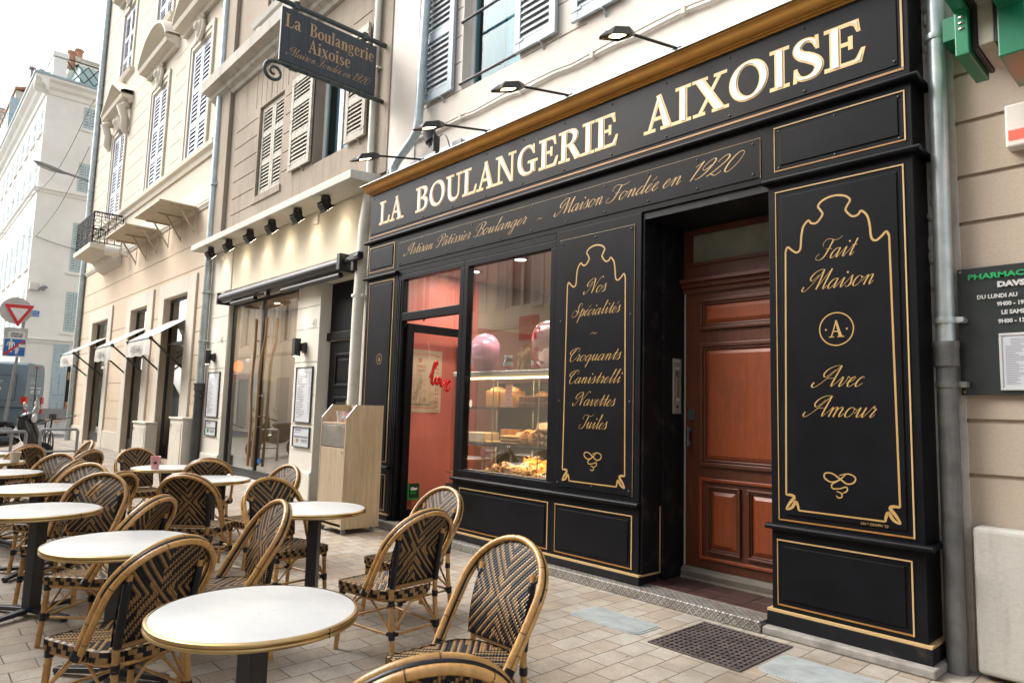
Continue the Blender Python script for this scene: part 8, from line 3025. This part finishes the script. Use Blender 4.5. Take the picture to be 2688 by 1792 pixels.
def roll(x, y, z, sx, sy, sz_, mat, label, name='pastry', rz=0.0, ridges=0):
    m = MB()
    rt_ = Euler((0, 0, rz)).to_matrix()
    if ridges:
        for k in range(ridges):
            t_ = (k + 0.5) / ridges * 2 - 1
            m.ell(Vector((x, y, z + sz_ * 0.9)) + rt_ @ Vector((sx * t_ * 0.85, 0, 0)), sx / ridges * 1.35, sy * (1 - 0.35 * t_ * t_), sz_ * (1 - 0.3 * t_ * t_), 10, 6, rot=rt_)
    else:
        m.ell((x, y, z + sz_ * 0.9), sx, sy, sz_, 14, 8, rot=rt_)
    return tag(m.obj(name, mat, smooth=60), label, 'pastry', 'pastries on the middle shelf')
zs_ = 1.16
m = MB()
m.box(-6.50, -6.18, 5.28, 5.52, zs_, zs_ + 0.12)
tag(m.obj('pastry_box', 'sugar', bevel=0.012), 'clear ribboned pastry box at the left end of the middle shelf', 'box')
for k in range(6):
    m = MB()
    x, y = -6.28 + (k % 3) * 0.115, 5.62
    z = zs_ + (0.09 if k < 3 else 0.165)
    m.box(x, x + 0.105, y, y + 0.1, z - 0.075, z)
    tag(m.obj('cake_slice', 'bread', bevel=0.008), ['golden square cake slice at the left of the lower row', 'golden square cake slice in the middle of the lower row', 'golden square cake slice at the right of the lower row', 'golden square cake slice at the left of the upper row', 'golden square cake slice in the middle of the upper row', 'golden square cake slice at the right of the upper row'][k], 'cake', 'stacked golden cake slices')
m = MB()
m.box(-6.3, -5.92, 5.6, 5.74, zs_, zs_ + 0.0145)
tag(m.obj('cake_tray', 'steel'), 'thin steel tray under the golden cake slices', 'tray')
roll(-6.05, 5.33, zs_, 0.13, 0.05, 0.018, 'biscuit', 'flat oval biscuit leaning beside the pastry box', rz=0.4)
roll(-5.95, 5.28, zs_, 0.13, 0.05, 0.02, 'biscuit', 'second flat oval biscuit leaning beside the pastry box', rz=0.3)
for k in range(3):
    roll(-5.76, 5.30, zs_ + 0.035 * k, 0.14, 0.08, 0.024, 'biscuit', ['bottom layer of the stacked puff pastry', 'middle layer of the stacked puff pastry', 'top layer of the stacked puff pastry'][k], rz=0.05 * k)
roll(-5.70, 5.50, zs_, 0.13, 0.09, 0.085, 'sugar', 'sugar-dusted round brioche behind the puff pastry', 'brioche', 0.2, 3)
for k in range(2):
    m = MB()
    c = Vector((-5.50 + k * 0.13, 5.33, zs_ + 0.10))
    e = Euler((R(62), 0, R(20))).to_matrix()
    m.ell(c, 0.09, 0.10, 0.028, 16, 6, rot=e)
    m.tube([c + e @ Vector((0.055 * math.cos(a_ * .5) * (1 - a_ / 26), 0.06 * math.sin(a_ * .5) * (1 - a_ / 26), 0.028)) for a_ in range(24)], 0.012, 6)
    tag(m.obj('swirl_bun', 'bread', smooth=60), ['round swirl bun leaning left of the sugared rolls', 'round swirl bun leaning against the sugared rolls'][k], 'bun', 'swirl buns')
for k in range(6):
    roll(-5.16 + (k % 2) * 0.04, 5.34 + (k % 2) * 0.1, zs_ + 0.072 * (k // 2), 0.20, 0.05, 0.042, 'sugar' if k % 2 else 'biscuit_brown', ['sugared braided roll at the bottom front', 'braided roll at the bottom back', 'sugared braided roll in the middle front', 'braided roll in the middle back', 'sugared braided roll at the top front', 'braided roll at the top back'][k], 'braided_roll', 0.05 * k, 5)
roll(-4.75, 5.45, zs_, 0.12, 0.09, 0.10, 'bread', 'round golden loaf at the right end of the middle shelf', 'loaf', 0, 2)
def tagcard(x, y, z, w, h, mat, label, lean=0.3, ry=0.0):
    t = thing('price_card', label, 'price card', (x, y, z))
    m = MB()
    ax_ = Vector((math.cos(ry), 0, math.sin(ry)))
    ay_ = Vector((-math.sin(ry), lean, math.cos(ry))).normalized()
    n_ = ax_.cross(ay_).normalized()
    c = Vector((x, y, z)) + ay_ * h / 2
    m.obox(c, ax_ * w / 2, ay_ * h / 2, n_ * 0.001)
    o = m.obj('card', mat, t)
    m = MB()
    for k in range(5):
        m.obox(c + ay_ * h * (0.28 - 0.15 * k) + n_ * 0.0018, ax_ * w * (0.16 + 0.08 * (k % 2)), ay_ * 0.004, n_ * 0.0004)
    for k in range(5):
        for e_ in (-0.46, 0.46):
            m.obox(c + ax_ * w * (-0.4 + 0.2 * k) + ay_ * h * e_ + n_ * 0.0018, ax_ * w * 0.05, ay_ * 0.008, n_ * 0.0004)
    m.obj('print', 'brown_print', o)
tagcard(-5.40, 5.46, 1.28, 0.19, 0.15, 'orange_tag', 'peach price card standing above the braided rolls', 0.25, 0.12)
tagcard(-5.74, 5.24, 1.59, 0.12, 0.27, 'pink_tag', 'tall pink price card on the upper shelf', 0.15, 0.10)
zu = 1.585
for k, (x, mat) in enumerate(((-6.16, 'sugar'), (-5.90, 'sugar'))):
    m = MB()
    m.box(x - 0.11, x + 0.11, 5.36, 5.56, zu, zu + 0.20)
    m.ell((x, 5.46, zu + 0.20), 0.11, 0.10, 0.05, 12, 6)
    tag(m.obj('tall_cake', 'biscuit_brown', bevel=0.006), ['tall wrapped cake at the left of the upper shelf', 'tall wrapped cake left of the pink price card'][k], 'cake', 'tall wrapped cakes')
for k in range(7):
    m = MB()
    x = -5.62 + (k % 4) * 0.14
    z = zu + (0.0 if k < 4 else 0.07)
    m.box(x - 0.065, x + 0.065, 5.36, 5.50, z, z + 0.066)
    tag(m.obj('chocolate_cake', 'choc', bevel=0.008), ['dark chocolate bar cake at the left of the lower row', 'second dark chocolate bar cake of the lower row', 'third dark chocolate bar cake of the lower row', 'dark chocolate bar cake at the right of the lower row', 'dark chocolate bar cake at the left of the upper row', 'dark chocolate bar cake in the middle of the upper row', 'dark chocolate bar cake at the right of the upper row'][k], 'cake', 'dark chocolate cake bars')
roll(-5.55, 5.62, zu + 0.02, 0.10, 0.09, 0.10, 'biscuit_brown', 'brown bun behind the chocolate cakes', 'bun', 0, 3)
for k in range(3):
    m = MB()
    x = -5.0 + k * 0.14
    m.lathe([(0.045, 0), (0.06, 0.07), (0.055, 0.09), (0.035, 0.13), (0.02, 0.16), (0, 0.165)], (x, 5.36, zu), 14, cap=False)
    tag(m.obj('iced_cupcake', 'choc', smooth=60), ['dark iced cupcake nearest the chocolate bars', 'dark iced cupcake in the middle of the three', 'dark iced cupcake at the right end of the three'][k], 'cupcake', 'dark iced cupcakes')
# on top of the case
zt = 2.0
m = MB()
m.tube(catmull([(-5.66, 5.45, zt), (-5.70, 5.45, zt + 0.1), (-5.65, 5.45, zt + 0.22), (-5.68, 5.46, zt + 0.30)], 5), [0.075, 0.08, 0.085, 0.085, 0.085, 0.08, 0.075, 0.07, 0.065, 0.06, 0.05, 0.04, 0.03, 0.03, 0.05, 0.07][:16], 10)
for k in range(16):
    m.ell((-5.67 + random.uniform(-.06, .06), 5.37, zt + 0.04 + 0.011 * k), 0.012, 0.012, 0.05, 6, 5, rot=Euler((0, random.uniform(-.6, .6), 0)).to_matrix())
tag(m.obj('biscuit_bag', 'biscuit', smooth=60), 'clear tied bag of long biscuits on top of the case', 'bag')
for k, (x, lab) in enumerate(((-5.93, 'chocolate spread jar half hidden behind the plain pink balloon'), (-5.45, 'chocolate spread jar beside the patterned balloon'))):
    t = thing('spread_jar', lab, 'jar', (x, 5.4, zt), group='chocolate spread jars')
    m = MB()
    m.lathe([(0.055, 0), (0.06, 0.01), (0.06, 0.15), (0.045, 0.165), (0.045, 0.17)], (x, 5.4, zt), 18)
    j = m.obj('jar_body', 'jar', t, smooth=50)
    m = MB()
    m.lathe([(0.048, 0.171), (0.048, 0.205), (0, 0.206)], (x, 5.4, zt), 18, cap=False)
    m.obj('lid', 'sign_white', t, smooth=50)
    m = MB()
    m.lathe([(0.0612, 0.04), (0.0612, 0.125)], (x, 5.4, zt), 18, cap=False)
    m.obj('paper_label', 'paper', j, smooth=50)
    m = MB()
    m.lathe([(0.0618, 0.045), (0.0618, 0.07)], (x, 5.4, zt), 18, cap=False)
    m.obj('label_print', 'red_paint', j, smooth=50)
# balloons
def heart_pts(n=40):
    P = []
    for i in range(n):
        a = 2 * math.pi * i / n
        P.append((16 * math.sin(a) ** 3 / 16, (13 * math.cos(a) - 5 * math.cos(2 * a) - 2 * math.cos(3 * a) - math.cos(4 * a)) / 16))
    return P
def heart_balloon(c, size, depth, fx_, name, label, mat, tilt=0.0, marks=False):
    t = thing(name, label, 'balloon', c)
    fx_ = Vector(fx_).normalized()
    fu = Vector((0, 0, 1))
    fn_ = fx_.cross(fu)
    fx2 = fx_ * math.cos(tilt) + fu * math.sin(tilt)
    fu2 = -fx_ * math.sin(tilt) + fu * math.cos(tilt)
    m = MB()
    H = heart_pts(44)
    rings = 9
    V, F = [], []
    for sgn in (1, -1):
        base = len(V)
        for r in range(rings + 1):
            f = 1 - r / rings
            d_ = depth * math.sqrt(max(0, 1 - f ** 2.2))
            for i, (a, b) in enumerate(H):
                wr = 1 + (0.012 * math.sin(i * 3.1) * (f ** 4))
                V.append(Vector(c) + (fx2 * a * f * wr + fu2 * (0.1 + (b - 0.1) * f * wr)) * size + fn_ * d_ * sgn)
        n = 44
        for r in range(rings):
            for i in range(n):
                F.append((base + r * n + i, base + r * n + (i + 1) % n, base + (r + 1) * n + (i + 1) % n, base + (r + 1) * n + i))
    m.add(V, F)
    tip = Vector(c) - fu2 * size * 1.06
    m.tube([tip + fu2 * 0.03, tip - fu2 * 0.05], [0.012, 0.022], 8)
    o = m.obj('foil', mat, t, smooth=70)
    if marks:
        m = MB()
        random.seed(2)
        for k in range(130):
            sgn = 1 if k % 2 else -1
            i = random.randrange(44)
            f = math.sqrt(random.random()) * 0.93
            a, b = H[i]
            d_ = depth * math.sqrt(max(0, 1 - f ** 2.2))
            e = 0.02
            p = lambda ff, ii: Vector(c) + (fx2 * H[ii % 44][0] * ff + fu2 * (0.1 + (H[ii % 44][1] - 0.1) * ff)) * size + fn_ * (depth * math.sqrt(max(0, 1 - ff ** 2.2))) * sgn
            p0, p1, p2 = p(f, i), p(min(f + e, 0.98), i), p(f, i + 1)
            nn = (p1 - p0).cross(p2 - p0)
            if nn.length < 1e-9:
                continue
            nn = nn.normalized()
            if nn.dot(fn_ * sgn) < 0:
                nn = -nn
            ux = (p1 - p0).normalized()
            uy = nn.cross(ux)
            s = random.uniform(0.014, 0.032)
            hp = [p0 + nn * 0.006 + (ux * x_ + uy * y_) * s for x_, y_ in heart_pts(14)]
            m.add(hp, [tuple(range(14))])
        m.obj('heart_print', 'red_paint', o)
    m = MB()
    m.tube([tip, tip + Vector((0.0, 0.02, -0.10)), (tip.x + 0.02, tip.y + 0.05, 2.0)], 0.003, 5)
    m.obj('ribbon', 'pink_tag', t)
    return t
M['pale_foil'] = plain('pale_pink_foil', (0.80, 0.47, 0.45), 0.2, metal=0.3, var=0.05, coat=0.5, bmp=0.1, bscale=14)
heart_balloon((-6.43, 5.45, 2.27), 0.275, 0.19, (-0.70, 0.71, 0), 'heart_balloon', 'plain shiny pink heart foil balloon on the left of the display case', 'pink_foil', 0.35)
heart_balloon((-5.26, 5.45, 2.31), 0.32, 0.23, (-0.62, 0.78, 0), 'heart_balloon', 'pale pink heart balloon printed with small red hearts on the right of the case', 'pale_foil', -0.1, True)
# the red word balloon
lv = thing('word_balloon', 'red foil balloon spelling love hanging inside the shop door', 'balloon', (-7.32, 5.6, 1.95))
def lvp(y, z):
    return Vector((-7.33, y - 0.09, z))
m = MB()
def ltube(P, r):
    Q = catmull(P, 7)
    n = len(Q)
    m.tube([lvp(a, b) for a, b in Q], [r * (0.75 + 0.25 * math.sin(math.pi * min(1, max(0, (i + 1.5) / (n + 2))))) * (1 + 0.06 * math.sin(i * 1.7)) for i in range(n)], 10)
ltube([(5.37, 1.95), (5.40, 2.03), (5.46, 2.12), (5.475, 2.16), (5.44, 2.15), (5.41, 2.02), (5.40, 1.90), (5.42, 1.87), (5.45, 1.90)], 0.021)
ltube([(5.50, 1.965), (5.465, 1.945), (5.46, 1.90), (5.49, 1.88), (5.515, 1.91), (5.51, 1.955), (5.54, 1.96)], 0.020)
ltube([(5.545, 1.955), (5.545, 1.90), (5.56, 1.85), (5.60, 1.90), (5.635, 1.935)], 0.020)
ltube([(5.615, 1.80), (5.65, 1.84), (5.70, 1.895), (5.695, 1.925), (5.66, 1.915), (5.63, 1.85), (5.645, 1.795), (5.69, 1.81), (5.705, 1.84)], 0.020)
m.obj('foil_letters', 'red_foil', lv, smooth=70)
m = MB()
m.cyl(lvp(5.40, 2.0), Vector((-7.45, 5.31, 2.45)), 0.0025, 5)
m.obj('string', 'pink_tag', lv)
# price poster on the pink wall
po = thing('price_poster', 'cream price poster with a diamond border on the coral pink wall', 'poster', (-7.59, 5.4, 1.9))
PX = -7.597
m = MB()
m.box(PX - 0.002, PX + 0.002, 5.10, 5.665, 1.495, 2.34)
pp_ = m.obj('sheet', 'poster', po)
AYv = (0, 1, 0)
m = MB()
def dia(y, z, w, h):
    m.add([(PX + 0.0028, y - w, z), (PX + 0.0028, y, z - h), (PX + 0.0028, y + w, z), (PX + 0.0028, y, z + h)], [(0, 1, 2, 3)])
for k in range(13):
    dia(5.575, 1.575 + k * 0.058, 0.016, 0.028)
    dia(5.607, 1.575 + k * 0.058, 0.016, 0.028)
for k in range(15):
    dia(5.115 + k * 0.032, 1.555, 0.014, 0.024)
    dia(5.115 + k * 0.032, 2.285, 0.014, 0.020)
fl = Flat(m, (PX + 0.002, 0, 0), AYv, AZ, (1, 0, 0), 0.0012, 0.00005)
fl.disc((5.30, 2.20), 0.032, 20)
serif_word(fl, 'RI', 0, 0.001, 0, 0.001) if False else None
sans(m, 'TARIFS', (PX + 0.003, 5.32, 2.10), AYv, AZ, 0.036, align='CENTER')
sans(m, 'PAINS', (PX + 0.003, 5.32, 2.045), AYv, AZ, 0.036, align='CENTER')
random.seed(9)
for k in range(15):
    z = 1.985 - k * 0.0265
    m.box(PX + 0.0022, PX + 0.0029, 5.12, 5.12 + random.uniform(0.07, 0.13), z, z + 0.009)
    for yy in (5.30, 5.37, 5.45):
        if random.random() < (0.55 if yy < 5.44 else 1):
            m.box(PX + 0.0022, PX + 0.0029, yy, yy + 0.035, z, z + 0.008)
m.obj('print', 'poster_pink', pp_)
m = MB()
m.box(PX + 0.0022, PX + 0.0029, 5.13, 5.46, 1.600, 1.606)
m.box(PX + 0.0022, PX + 0.0029, 5.12, 5.50, 1.588, 1.594)
for k in range(26):
    z = 1.52 + k * 0.031
    m.tube([(PX + 0.003, 5.632, z), (PX + 0.003, 5.645, z + 0.014), (PX + 0.003, 5.655, z - 0.004)], 0.0016, 4)
for k in range(18):
    y = 5.12 + k * 0.03
    for z in (1.512, 2.318):
        m.tube([(PX + 0.003, y, z - 0.008), (PX + 0.003, y + 0.013, z + 0.008), (PX + 0.003, y + 0.022, z - 0.002)], 0.0016, 4)
m.obj('leaf_border', 'ink', pp_)
# round window sticker
m = MB()
m.prism([(-6.05 + 0.025 * math.cos(2 * math.pi * i / 18), 4.9455, 1.62 + 0.045 * math.sin(2 * math.pi * i / 18)) for i in range(18)], (0, -0.0012, 0))
tag(m.obj('window_sticker', 'poster'), 'small oval cream sticker on the lower left of the shop window', 'sticker')
